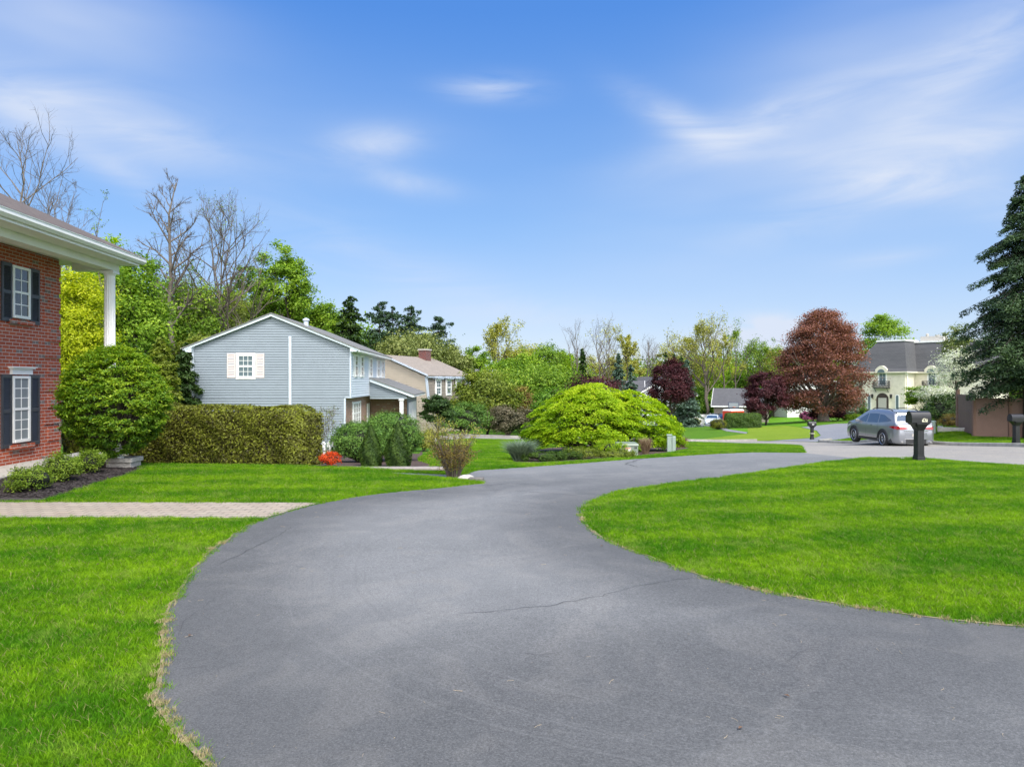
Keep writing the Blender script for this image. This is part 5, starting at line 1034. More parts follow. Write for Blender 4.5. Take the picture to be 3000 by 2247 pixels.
# bright green spreading shrub on the island
def bright():
    rng = seed(); X, Y = wx(1757, 26.5), 26.5; bz = tz(X, Y); root = plant('spreading_shrub', 'wide bright lime green spreading shrub on the island bed', 'shrub', X, Y, bz)
    k = 720; rx, ry, H = 2.80, 1.5, 2.42
    a = rng.uniform(0, 6.283, k); r = np.sqrt(rng.random(k)); th = rng.random(k)
    # clumps on a flat-bottomed dome, in tilted shelves
    cosz = rng.random(k)**.75; sr = np.sqrt(1-cosz**2); lobes = 1+.07*np.sin(a*3+1)+.05*np.sin(a*7)
    dep = np.where(rng.random(k) < .72, 1, rng.uniform(.55, .95, k)); cx = rx*sr*np.cos(a)*lobes*dep; cy = ry*sr*np.sin(a)*lobes*dep; cz = .42+(H-.47)*cosz*lobes*dep*(1-.06*np.cos(a))
    low = rng.random(k) < .22; cz = np.where(low, rng.uniform(.28, .9, k), cz); cx = np.where(low, rx*.96*np.cos(a)*lobes, cx); cy = np.where(low, ry*.96*np.sin(a), cy)
    n = 74000; cid = rng.integers(0, k, n); ang = rng.uniform(0, 6.283, n); rr = .27*np.sqrt(rng.random(n)); ox, oy = rr*np.cos(ang), rr*np.sin(ang)
    rad = unit(np.stack([cx, cy, cz*0], 1)); dz = -.25*(ox*rad[cid, 0]+oy*rad[cid, 1])-rr*rr*1.1+rng.normal(size=n)*.025
    P = np.stack([cx[cid]+ox, cy[cid]+oy, np.maximum(cz[cid]+dz, .1)], 1)
    nr = unit(np.stack([rad[cid, 0]*.35, rad[cid, 1]*.35, np.ones(n)], 1)+rng.normal(size=(n, 3))*.38)
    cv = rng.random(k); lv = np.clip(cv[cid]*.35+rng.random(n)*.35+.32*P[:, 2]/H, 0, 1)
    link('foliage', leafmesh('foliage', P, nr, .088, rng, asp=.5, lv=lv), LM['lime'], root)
    mb = MB()
    for i in range(26):
        j = rng.integers(0, k); e = (cx[j]*.8, cy[j]*.8, cz[j]*.92); mb.tube(bez((rng.normal()*.15, rng.normal()*.12, -.05), (e[0]*.45, e[1]*.45, e[2]*.4), e, 6), [.05, .042, .035, .027, .02, .013, .006], 6, False)
    for j in range(0, k, 3): e = (cx[j], cy[j], cz[j]-.02); mb.tube(bez((e[0]*.45, e[1]*.45, e[2]*.5), (e[0]*.75, e[1]*.75, e[2]*.72), e, 3), [.015, .011, .007, .004], 4, False)
    mb.build('stems', M['bark_d'], root, smooth=True, fix=False)
bright()
# low junipers and grasses round the island
for lb, px, py, w, hh, lf, n in [('low creeping evergreen at the front left of the island bed', 1590, 1353, 1.5, .30, 'arbor', 5000), ('low creeping evergreen under the middle of the lime shrub', 1705, 1346, 1.3, .34, 'olive', 4500),
        ('yellow green creeping evergreen just left of the utility box', 1790, 1339, 1.1, .55, 'lime', 4500), ('low creeping evergreen in front of the utility box', 1812, 1345, 1.5, .26, 'olive', 4000), ('fine leaved creeping juniper at the left foot of the lime shrub', 1655, 1349, 1.2, .26, 'arbor', 4000)]:
    q = hit(px, py); shrub('creeping_juniper', lb, q[0], q[1]+.3, w, hh, lf, n, .05, 60, .1, .6, d_=.9, group='creeping evergreens round the island', asp=.35)
def grassclump(name, label, X, Y, w, h, leaf, n=900, spread=.5, cat='ornamental grass', bw=.012):
    rng = seed(); bz = tz(X, Y); root = plant(name, label, cat, X, Y, bz); a = rng.uniform(0, 6.283, n); r0 = w*.16*np.sqrt(rng.random(n)); l = h*rng.uniform(.5, 1.05, n); ln = spread*w*rng.uniform(.1, 1, n)
    ca, sa = np.cos(a), np.sin(a); B = np.stack([ca*r0, sa*r0, 0*a-.02], 1); Md = np.stack([ca*(r0+ln*.35), sa*(r0+ln*.35), l*.65], 1); T = np.stack([ca*(r0+ln), sa*(r0+ln), l*rng.uniform(.75, 1, n)], 1); fa = rng.uniform(0, 6.28, n); Wd = np.stack([np.cos(fa), np.sin(fa), 0*fa], 1)*bw*.5
    V = np.stack([B-Wd, B+Wd, Md+Wd, Md-Wd, T], 1).reshape(-1, 3); i = np.arange(n)*5; lv = rng.random(n)
    link('blades', npmesh('blades', V, np.r_[np.c_[i, i+1, i+2], np.c_[i, i+2, i+3], np.c_[i+3, i+2, i+4]], np.r_[lv, lv, lv]), LM[leaf], root); return root
q = hit(1525, 1352); grassclump('feathery_bush', 'feathery grey green bush at the left tip of the island bed', q[0], q[1]+.2, 1.1, .68, 'bluegrey', 2200, .55, 'shrub', .014)
q = hit(1893, 1331); grassclump('dried_grass', 'dried pinkish tan grass clump between utility box and pedestal', q[0], q[1]+.1, .55, .62, 'dry', 900, .45)
q = hit(2000, 1312); grassclump('dried_grass', 'pale brown grass clump to the right of the green pedestal', q[0], q[1]+.3, .7, .55, 'dry', 700, .6)
# bed by the blue house drive: mounds, cones, azalea, bare shrub
def mound(name, label, px, pxw, ytop, d, depth, leaf, n, ls, base=None, skirt=True):
    X = wx(px, d); bz = tz(X, d) if base is None else base; H = wz(ytop, d)-bz; return shrub(name, label, X, d, pxw/K*d, H, leaf, n, ls, 170, .2, .8, d_=depth, flat=.6, shell=.8, lump=.07, low=.0, asp=.3)
mound('juniper_mound', 'big clipped green juniper mound before the blue house porch', 1148, 175, 1207, 21.5, 2.0, 'juniper', 26000, .07)
mound('juniper_mound', 'lower darker juniper mound with bare brown stems, left of the big mound', 1050, 165, 1240, 20.3, 1.5, 'juniper', 17000, .07)
for lb, px, py, w, d, yt in [('slim dark green cone shrub left of its twin by the mulch edge', 1086, 1365, .58, 18.0, 1245), ('taller dark green cone shrub right of its twin by the mulch edge', 1166, 1364, .68, 18.0, 1236)]:
    X = wx(px, d); bz = tz(X, d); rng = seed(); root = plant('cone_arborvitae', lb, 'shrub', X, d, bz, 'pair of cone shrubs'); H = wz(yt, d)-bz; n = 11000
    t = rng.random(n)**1.35; a = rng.uniform(0, 6.283, n); prof = np.where(t < .3, .8+.2*t/.3, ((1-t)/.7)**.75); r = w/2*prof*(1-.28*rng.random(n)**2)*(1+.12*np.sin(a*5+t*9)); P = np.stack([r*np.cos(a), r*np.sin(a), t*H], 1)
    nr = unit(np.stack([np.cos(a), np.sin(a), .3+0*a], 1)+rng.normal(size=(n, 3))*.4); link('foliage', leafmesh('foliage', P, nr, .05, rng, asp=.35, lv=np.clip(rng.random(n)*.7+.2*np.sin(a*5+t*9), 0, 1)), LM['arbor'], root)
    m = MB(); m.lathe([(w*.32, .02), (w*.36, H*.25), (w*.2, H*.65), (.01, H*.92)], 14); m.build('inner_twigs', M['core'], root, smooth=True); m = MB(); m.tube([(0, 0, -.05), (0, 0, H*.6)], [.03, .01], 6); m.build('trunk', M['bark'], root)
q = hit(962, 1369); shrub('red_azalea', 'small orange red azalea mound at the right end of the hedge', q[0], q[1]+.15, .52, .38, 'azalea', 3600, .032, 60, .07, .7, d_=.5)
def twiggy():
    rng = seed(); q = hit(1326, 1402); root = plant('twiggy_shrub', 'twiggy reddish brown shrub at the inner bend of the driveway', 'shrub', q[0], q[1]+.1); mb = MB(); tips = []
    for i in range(70):
        a = rng.uniform(0, 6.28); r_ = rng.uniform(.1, .62); e = np.array([r_*math.cos(a)-.02, r_*math.sin(a)*.8, rng.uniform(.55, 1.32)*(1-.25*r_)]); b = np.array([.12*math.cos(a), .1*math.sin(a), -.02])
        pt = bez(b, (b[0]+e[0]*.25, b[1]+e[1]*.25, e[2]*.6), e, 5); mb.tube(pt, [.011, .009, .007, .006, .004, .002], 4, False)
        for _ in range(7):
            s = np.array(pt[rng.integers(2, 6)]); e2 = s+unit(np.array([rng.normal()*.6+math.cos(a)*.4, rng.normal()*.6+math.sin(a)*.4, rng.uniform(-.1, 1)]))*rng.uniform(.1, .28); mb.tube([tuple(s), tuple((s+e2)/2+rng.normal(size=3)*.012), tuple(e2)], [.004, .003, .0015], 3, False); tips += [s, e2, (s+e2)/2]
    mb.build('stems', M['bark'], root, fix=False); T = np.array(tips); n = 7600; P = T[rng.integers(0, len(T), n)]+rng.normal(size=(n, 3))*.032
    up = P[:, 2] > .75
    for nm, k, lf in (('leaves', ~up | (rng.random(n) < .4), 'redbrown'), ('upper_leaves', up & (rng.random(n) < .8), 'sparse')): link(nm, leafmesh(nm, P[k], unit(rng.normal(size=(k.sum(), 3))+[0, 0, .6]), .034, rng), LM[lf], root)
twiggy()
q = (wx(955, 25), 25); b0 = bare('forsythia', 'thin pale green sprouting twigs against the blue house corner', 955, 1205, 95, 25, 'bark', 'dull', 500, 8, 4, 3, r=.015, start=.1, ls=.05, up=1.2, trunks=4, cat='shrub')
# ---- middle distance shrubs round the neighbour drives
leafy('cutleaf_maple', 'dark green tiered maple against the beige house corner', 'tree', 1283, 1150, 105, 43, 'dark', 9000, .14, k=40, flat=.35, ybot=1262, cr=.32, bark='bark_d')
shrub('blue_juniper', 'spreading blue green juniper right of the tiered maple', wx(1350, 46.5), 50.5, 4.6, 2.3, 'juniper', 11000, .16, 70, .5, .6, d_=2.4, flat=.5, asp=.3)
shrub('rhododendron', 'greyish brown rhododendron beside the far asphalt drive', wx(1487, 47), 50.8, 3.6, 2.2, 'rhodo', 11000, .13, 70, .4, .65, d_=2.4)
leafy('olive_shrub', 'tall rounded olive green tree between beige house and willow', 'tree', 1427, 1082, 200, 54, 'olive', 16000, .2, k=90, ybot=1262, shell=.55, cr=.7)
leafy('brown_green_shrub', 'brownish green tall shrub left of the lime shrub', 'tree', 1525, 1130, 110, 56, 'redbrown', 5000, .16, k=40, ybot=1240)
leafy('dome_shrub', 'dull green dome of leaves behind the left of the lime shrub', 'tree', 1610, 1125, 120, 52, 'green', 9000, .16, k=60, ybot=1270, shell=.6)
leafy('willow_shrub', 'large soft light green tree mass with drooping outline', 'tree', 1585, 1062, 270, 62, 'spring', 22000, .22, k=130, ybot=1240, lump=.12)
leafy('light_green_tree', 'bright green tree behind the willow, left of the bare trees', 'tree', 1520, 1035, 200, 74, 'vivid', 12000, .26, k=70, ybot=1200)
leafy('light_green_tree', 'vivid green tree just right of the brick chimney', 'tree', 1392, 1012, 90, 76, 'vivid', 7000, .24, k=40, ybot=1180)
leafy('purple_tree', 'small dark purple tree right behind the brick chimney', 'tree', 1350, 1026, 55, 78, 'purple', 3500, .22, k=25, ybot=1150)
leafy('low_purple_maple', 'wide low dark red maple showing above the lime shrub', 'tree', 1738, 1098, 185, 44, 'purple', 11000, .14, k=70, ybot=1230, flat=.45, bark='bark_d')
leafy('green_filler_tree', 'mid green tree behind the olive shrub and grey roof', 'tree', 1470, 1058, 130, 92, 'green', 8000, .28, k=50, ybot=1190)
# dark red maples, beech
leafy('dark_red_maple', 'dense dark red maple just right of the lime shrub', 'tree', 1966, 1052, 142, 70, 'purple', 24000, .17, k=150, ybot=1212, shell=.55, bark='bark_d', cr=.5, taper=.25)
leafy('dark_red_maple', 'dark red maple with bare lower trunk beside the clipped round hedge', 'tree', 2244, 1086, 152, 78, 'purple', 25000, .18, k=110, ybot=1232, shell=.5, bark='bark_d', cr=.5, taper=.2, nl=40)
def beech():
    rng = seed(); d = 80; X = wx(2412, d); bz = tz(X, d); root = plant('copper_beech', 'tall copper red beech with thick grey trunk left of the manor', 'tree', X, d, bz); H = wz(908, d)-bz
    k = 430; t = rng.random(k)**.9; prof = np.interp(t, [0, .12, .3, .5, .75, .92, 1], [.62, .95, 1.0, .86, .66, .42, .12]); a = rng.uniform(0, 6.283, k); r = 4.75*prof*rng.uniform(.45, 1, k)**.6*(1+.08*np.sin(a*4+t*6)); c = np.stack([r*np.cos(a)+.1, r*np.sin(a)*.9, H*(.13+.85*t)-.12*r], 1); c[:, 0] -= .75*(1-t); c += rng.normal(size=(k, 3))*[.22, .2, .15]
    n = 66000; cid = rng.integers(0, k, n); o = rng.normal(size=(n, 3))*np.array([.52, .52, .22]); P = c[cid]+o; P[:, 2] -= .08*np.hypot(o[:, 0], o[:, 1]); cv = rng.random(k); lv = np.clip(cv[cid]*.3+rng.random(n)*.5+.22*t[cid], 0, 1)
    link('crown', leafmesh('crown', P, unit(rng.normal(size=(n, 3))*.6+[0, 0, 1]), .21, rng, asp=.6, lv=lv), LM['copper'], root)
    mb = MB(); limbs(mb, rng, H*.92, .45, c[rng.choice(k, 90, replace=False)], low=.12, sub=2, trunk_top=.85); mb.lathe([(.85, -.2), (.62, .3), (.5, .9), (.45, 1.6)], 12); mb.build('trunk', M['bark_l'], root, smooth=True)
beech()
leafy('maple_tree', 'bright green maple rising behind the left of the manor roof', 'tree', 2595, 918, 165, 118, 'vivid', 15000, .34, k=60, ybot=1130, flat=.45, shell=.5, bark='bark')
# garden in front of the manor
leafy('dogwood', 'white flowering dogwood at the right of the manor', 'tree', 2800, 1015, 135, 52, 'white', 4200, .12, k=60, ybot=1150, flat=.3, cr=.8, bark='bark', nl=40)
leafy('dogwood', 'low white blossoming branches over the dark green shrubs', 'tree', 2745, 1118, 110, 46, 'white', 4200, .10, k=50, ybot=1195, flat=.3, cr=.5)
leafy('lime_maple', 'bright green layered maple left of the white blossom', 'tree', 2708, 1125, 105, 48, 'vivid', 8000, .13, k=40, flat=.3, cr=.35, ybot=1200)
shrub('dark_shrub', 'dark green evergreen shrub behind the parked grey car', wx(2760, 45), 44.5, 2.8, 2.3, 'dark', 8000, .12, 60, .4, .6)
shrub('dry_shrub', 'low brownish twiggy shrub left of the brown fence', wx(2772, 39), 38.6, 1.5, .7, 'redbrown', 3000, .06, 40, .15, .55)
shrub('rhododendron', 'tall grey green rhododendron at the manor corner', wx(2492, 88), 88, 3.8, 3.1, 'bluegrey', 8000, .2, 60, .6, .6)
shrub('round_bush', 'small round clipped bush beside the manor rhododendron', wx(2523, 86), 85, 1.3, 1.7, 'green', 2500, .12, 30, .25, .7)
hedge('box_hedge', 'low bright green box hedge along the manor drive', (wx(2472, 82), 82), (wx(2522, 82), 81), 1.3, wz(1214, 82), 6000, 'vivid', .16, .3, 'core')
for px, w, h_ in ((2398, 2.6, 1.6), (2454, 2.4, 1.5)):
    shrub('purple_bush', 'dark purple bush %s the copper beech trunk' % ('left of' if px < 2420 else 'right of'), wx(px, 83), 83, w, h_, 'purple', 4500, .14, 40, .35, .6)
shrub('pink_azalea', 'pink flowering azalea left of the beech trunk', wx(2362, 95), 95, 2.2, 1.3, 'pink', 3000, .14, 30, .3, .7)
shrub('pink_azalea', 'paler pink azalea nearest the copper beech trunk', wx(2383, 94), 94, 1.1, .9, 'pink', 1200, .12, 20, .2, .7)
def clipped(label, px, py, d, w, h_, dd, leaf, n, ls, name='clipped_bush'):
    X = wx(px, d); bz = tz(X, d); shrub(name, label, X, d, w, h_, leaf, n, ls, 110, .22, .86, d_=dd, flat=.6, shell=.86, lump=.05, asp=.45)
hedge('oval_hedge', 'large dark green clipped hedge in front of the dark red maple', (wx(2124, 74.5), 74.5), (wx(2228, 73), 73), 2.0, wz(1210, 74), 16000, 'arbor', .13, .6, 'core')
clipped('yellow green clipped bush touching the left of the large hedge', 2103, 1258, 72, 1.7, 1.05, 1.3, 'hedge', 4500, .10)
clipped('olive clipped bush out on the bright lawn near the white fence', 2026, 1243, 86, 2.3, .9, 1.6, 'hedge', 4500, .12)
# spruce at the right
conifer('spruce_tree', 'tall dark spruce with hanging branches at the right edge', 3010, 500, 510, 33, 'spruce', 84000, .17, .30, 38, 10, .19, .70, X=wx(3012, 33), asp=.3, jit=.12, lowt=.34, hang=1.5, sp=.20)
leafy('pale_tree', 'pale flowering tree behind the spruce and manor roof', 'tree', 2800, 945, 90, 74, 'dull', 2500, .2, k=40, ybot=1060, flat=.5, shell=.4)
# ---------------------------------------------------------------- background trees
# left wood
bare('bare_tree', 'bare tree of many fine stems just right of the arching one', 175, 505, 260, 40, 'bark_l', None, 0, 14, 9, 6, start=.35, up=.8, r=.11, seed_=21, trunks=2)
bare('bare_tree', 'bare tree with long arching limbs above the brick house roof', 62, 375, 430, 36, 'bark_l', None, 0, 22, 10, 6, start=.3, up=.75, r=.17, seed_=5)
bare('bare_tree', 'slim bare tree just showing over the end of the brick house roof', 255, 560, 130, 40, 'bark', 'spring', 300, 9, 5, 4, start=.45, up=1.1, r=.08, ls=.1, seed_=6)
bare('bare_tree', 'tallest bare tree with ragged crown above the blue house', 492, 505, 185, 46, 'bark_l', None, 0, 26, 10, 7, start=.42, up=.75, r=.27, seed_=12)
bare('bare_tree', 'bare many stemmed tree right of the tallest bare tree', 655, 585, 260, 52, 'bark', 'spring', 700, 12, 9, 6, start=.35, up=.9, r=.2, ls=.12, seed_=8, trunks=3)
leafy('yellow_tree', 'bright yellow leaved tree between the brick house and white column', 'tree', 226, 775, 190, 27, 'yellow', 30000, .10, k=170, ybot=1190, flat=.5, cr=.5, lump=.12, shell=.5)
leafy('green_tree', 'light green tree above the porch roof end', 'tree', 300, 695, 240, 46, 'lime', 14000, .22, k=80, ybot=1150, shell=.5)
leafy('green_tree', 'leafy green tree between the column and the tall bare trunk', 'tree', 400, 735, 220, 42, 'vivid', 16000, .2, k=90, ybot=1150, shell=.4)
leafy('green_tree', 'sparse yellow green tree behind the tall bare trunk', 'tree', 555, 790, 230, 50, 'spring', 11000, .2, k=80, ybot=1150, shell=.4)
leafy('green_tree', 'olive tree right behind the left slope of the blue roof', 'tree', 640, 850, 240, 56, 'olive', 14000, .22, k=80, ybot=1100, shell=.45)
leafy('green_tree', 'upright green tree with open crown against the sky over the blue gable', 'tree', 832, 722, 185, 60, 'vivid', 15000, .23, k=130, ybot=980, shell=.35, cr=.55, lump=.16, flat=.8)
leafy('green_tree', 'lower open crowned green tree between the bare tree and the tall green one', 'tree', 720, 770, 150, 62, 'spring', 9000, .24, k=60, ybot=1000, shell=.4, lump=.3, cr=.6)
leafy('green_tree', 'green maple rising behind the ridge of the blue roof', 'tree', 952, 868, 130, 64, 'vivid', 10000, .24, k=60, ybot=1080, taper=.3)
conifer('hemlock_tree', 'dark hemlock behind the blue roof, left of the pines', 1025, 862, 235, 62, 'dark', 15000, .34, .2, 30, 8, .1, .6)
leafy('green_tree', 'dark green tree filling behind the blue house roof', 'tree', 890, 905, 160, 66, 'green', 9000, .26, k=60, ybot=1080)
conifer('hemlock_tree', 'olive green hemlock beside the left corner of the blue house', 470, 985, 210, 35, 'olive', 22000, .2, .3, 30, 9, .04, .62)
conifer('hemlock_tree', 'dark hemlock close to the left eave of the blue house', 545, 1000, 160, 37.5, 'dark', 16000, .2, .3, 28, 9, .04, .62)
conifer('hemlock_tree', 'dark evergreen low behind the large rounded shrub', 395, 1010, 170, 38, 'dark', 12000, .22, .3, 24, 8, .04, .7)
for px, yt, w, k, lb in ((1112, 880, 235, 34, 'leftmost of three tall white pines behind the beige house'), (1150, 893, 170, 30, 'slender middle pine of the three behind the beige house'), (1203, 893, 240, 40, 'right one of three tall pines behind the beige house')):
    pinetree(lb, px, yt, w, 76, k*420, .12)
pinetree('lone smaller pine standing apart right of the three pines', 1283, 925, 190, 80, 12000, .25, group=None)
leafy('grey_green_tree', 'broad grey green domed tree behind the beige house roof', 'tree', 1215, 972, 240, 70, 'dull', 15000, .25, k=100, ybot=1110, lump=.1)
leafy('grey_green_tree', 'smaller grey green tree left of the small purple tree', 'tree', 1320, 1015, 130, 74, 'dull', 8000, .25, k=60, ybot=1120, lump=.12)
# understorey filling the wood behind the left houses
for i, (px, yt, w, d, lf, lb) in enumerate([(180, 880, 260, 44, 'olive', 'dark olive tree glimpsed between yellow tree and brick wall'), (330, 900, 200, 50, 'green', 'shaded green tree behind the column, below the light green tree'), (440, 860, 220, 56, 'vivid', 'green understorey tree left of the tall bare trunk'),
        (520, 830, 240, 60, 'green', 'green understorey tree right of the tall bare trunk'), (620, 900, 220, 64, 'green', 'green tree low behind the left slope of blue roof'), (740, 860, 220, 68, 'olive', 'olive tree behind the peak of the blue gable'), (560, 960, 160, 44, 'olive', 'olive tree rising just above the left eave of the blue house'), (1090, 960, 160, 84, 'green', 'green tree at the feet of the pines')]):
    leafy('understorey_tree', lb, 'tree', px, yt, w, d, lf, 9000, .25, k=70, ybot=1190, shell=.3)
# centre skyline
def half(px, yt, w, d, lf, n, lb, nm='budding_tree', **k): bare(nm, lb, px, yt, w, d, 'bark', lf, int(n*1.8), k.get('n1', 12), 8, 6, start=k.get('start', .35), up=k.get('up', .8), ls=k.get('ls', .24), r=k.get('r', .16), trunks=k.get('trunks', 1))
half(1452, 958, 130, 98, 'sparse', 3600, 'open crowned yellow green tree standing highest behind the grey roof', r=.2)
leafy('budding_tree', 'tawny yellow budding tree, right of the open crowned one', 'tree', 1530, 1000, 130, 102, 'sparse', 5000, .3, k=45, ybot=1110, shell=.3)
leafy('budding_tree', 'yellow green budding tree left of the tallest far bare tree', 'tree', 1605, 1005, 120, 100, 'spring', 5000, .3, k=45, ybot=1110, shell=.35)
leafy('budding_tree', 'low yellow green tree beneath the far bare trees', 'tree', 1660, 1030, 110, 108, 'lime', 5000, .3, k=45, ybot=1130, shell=.3)
half(1690, 938, 95, 98, None, 0, 'tallest thin bare tree behind the lime shrub', 'bare_tree', start=.3, up=1.4)
half(1752, 950, 110, 100, None, 0, 'bare tree with fine spread twigs, second of the far bare group', 'bare_tree', start=.25, up=1.2, n1=13)
half(1790, 960, 120, 104, 'sparse', 500, 'bare tree with several upright stems left of the yellow topped tree', 'bare_tree', start=.2, up=1.3, trunks=3, n1=7)
half(1843, 985, 90, 104, 'sparse', 3000, 'yellow topped budding tree amid the far bare trees', start=.35)
half(1882, 990, 80, 108, None, 0, 'left one of the bare pair over the dark red maple', 'bare_tree', start=.3, up=1.4)
half(1908, 996, 70, 110, None, 0, 'right one of the bare pair over the dark red maple', 'bare_tree', start=.3, up=1.4)
half(2070, 958, 170, 112, 'sparse', 3000, 'biggest budding tree, with crooked dark limbs, right of the blue spruce', r=.3, start=.25, trunks=2, n1=10)
half(2022, 992, 110, 118, 'sparse', 2400, 'budding tree close behind the blue spruce', r=.2, trunks=2, n1=8)
half(2112, 985, 90, 115, 'sparse', 1400, 'budding tree with gnarled top right of the biggest budding one', r=.2, n1=9)
half(2155, 975, 120, 118, 'spring', 1100, 'thin bare topped tree leaning right over the grey garage', r=.18, up=1.2, n1=11)
half(2215, 1022, 130, 120, 'spring', 2600, 'budding tree between the garage and copper beech', r=.18, trunks=2, n1=8)
half(2268, 1030, 110, 122, 'sparse', 2600, 'pale budding tree touching the left side of the copper beech', r=.16)
conifer('spruce_tree', 'dark spruce under the tallest thin bare tree', 1707, 1018, 70, 92, 'dark', 5000, .4, .2, 22, 7, .05, .75)
conifer('spruce_tree', 'blue green spruce between far bare trees and dark maple', 1812, 1032, 90, 84, 'blue', 6500, .4, .15, 24, 7, .05, .8)
conifer('spruce_tree', 'soft blue spruce low beside the dark grey roof', 1848, 1066, 80, 76, 'blue', 6000, .3, .15, 20, 7, .05, .7)
conifer('arborvitae', 'left one of the pointed green cypresses over the dark red maple', 1950, 1030, 42, 84, 'dark', 4000, .3, -.2, 26, 6, .02, .5, asp=.3)
conifer('arborvitae', 'right one of the pointed green cypresses over the dark red maple', 1975, 1034, 44, 84, 'dark', 4000, .3, -.2, 26, 6, .02, .5, asp=.3)
conifer('spruce_tree', 'tall blue spruce hugging the right side of the dark red maple', 2012, 1052, 95, 80, 'blue', 11000, .3, .25, 34, 9, .03, .7)
conifer('spruce_tree', 'dark green cypress next to the tall blue spruce', 1996, 1040, 50, 86, 'dark', 4500, .3, -.1, 26, 6, .02, .5)
for px, yt, w, d, lf, lb in [(2090, 1100, 150, 120, 'vivid', 'bright green thicket tree behind the white fence, nearest the spruce'), (2150, 1095, 130, 124, 'green', 'mid green thicket tree above the garage roof'), (2060, 1130, 120, 116, 'green', 'dark green tree just over the white vinyl fence'), (2215, 1110, 120, 126, 'vivid', 'bright green thicket tree by the copper beech'),
        (1900, 1070, 90, 112, 'lime', 'yellow green low tree below the bare pair'), (1700, 1070, 160, 110, 'lime', 'yellow green thicket left of the ranch roof')]:
    leafy('thicket_tree', lb, 'tree', px, yt, w, d, lf, 6000, .34, k=50, ybot=1215, shell=.3)
shrub('cedar_bush', 'dark cedar bush at the right end of the white fence', wx(2095, 116), 116, 4.5, 4.5, 'green', 5000, .26, 40, .8, .5)
for px, yt, w, d, lf, lb in [(1960, 1000, 120, 122, 'sparse', 'thin budding tree behind the two pointed cypresses'), (2040, 1040, 130, 124, 'lime', 'yellow green budding tree behind the tall blue spruce'), (2110, 1040, 120, 126, 'lime', 'yellow green budding tree low behind the biggest budding one'), (2180, 1060, 120, 128, 'lime', 'yellow green budding tree over the garage'), (2300, 1040, 110, 128, 'sparse', 'pale budding tree hidden half by the copper beech'), (1800, 1040, 130, 116, 'sparse', 'yellowish budding tree low amid the far bare trees'), (1720, 1040, 130, 118, 'sparse', 'yellowish budding tree low behind the tallest thin bare tree')]:
    leafy('budding_tree', lb, 'tree', px, yt, w, d, lf, 5200, .3, k=60, ybot=1190, shell=.3, cr=.9)
# the far wood, one mass of leaves and trunks
def woods():
    rng = np.random.default_rng(77); P = []; Lv = []; mb = MB()
    arcs = [(-75, 75, 60), (-60, 95, 70), (-45, 118, 66), (-25, 128, 60)]
    N = 0
    for i in range(150):
        t = i/149; px = -150+t*3400; d = 132+rng.uniform(-8, 14) if px > 1300 else 84+rng.uniform(-8, 14)+(max(0, px-900))*.1
        yt = np.interp(px, [-150, 100, 300, 600, 800, 1000, 1200, 1400, 1700, 1900, 2100, 2300, 2600, 3200], [800, 800, 790, 840, 850, 950, 1010, 1050, 1065, 1055, 1015, 1035, 1050, 1000])+rng.uniform(-6, 34)
        X = wx(px, d); top = wz(yt, d); g = tz(X, d); H = top-g; k = 14; r = 4.0
        c = np.stack([rng.normal(size=k)*r*.5, rng.normal(size=k)*r*.5, H*rng.uniform(.12, .95, k)], 1); n = 1200; cid = rng.integers(0, k, n)
        q = c[cid]+rng.normal(size=(n, 3))*np.array([1.1, 1.1, .8]); q[:, 2] = np.clip(q[:, 2], .1, H*1.02); P.append(q+np.array([X, d, g])); Lv.append(np.clip(rng.random(n)*.5+rng.random()*.5, 0, 1)); mb.tube([(X, d, g-.5), (X+rng.normal()*.3, d, g+H*.5), (X+rng.normal()*.5, d, g+H*.9)], [.25, .17, .04], 5)
    P = np.concatenate(P); lv = np.concatenate(Lv); o = link('distant_woods', leafmesh('distant_woods', P, unit(rng.normal(size=(len(P), 3))+[0, 0, .7]), .5, rng, lv=lv), LM['spring'])
    tag(o, 'wooded skyline of pale spring green behind the houses', 'woods', kind='stuff'); t = mb.build('trunks', M['bark'], None, fix=False); t.parent = o; t['kind'] = 'stuff'
woods()
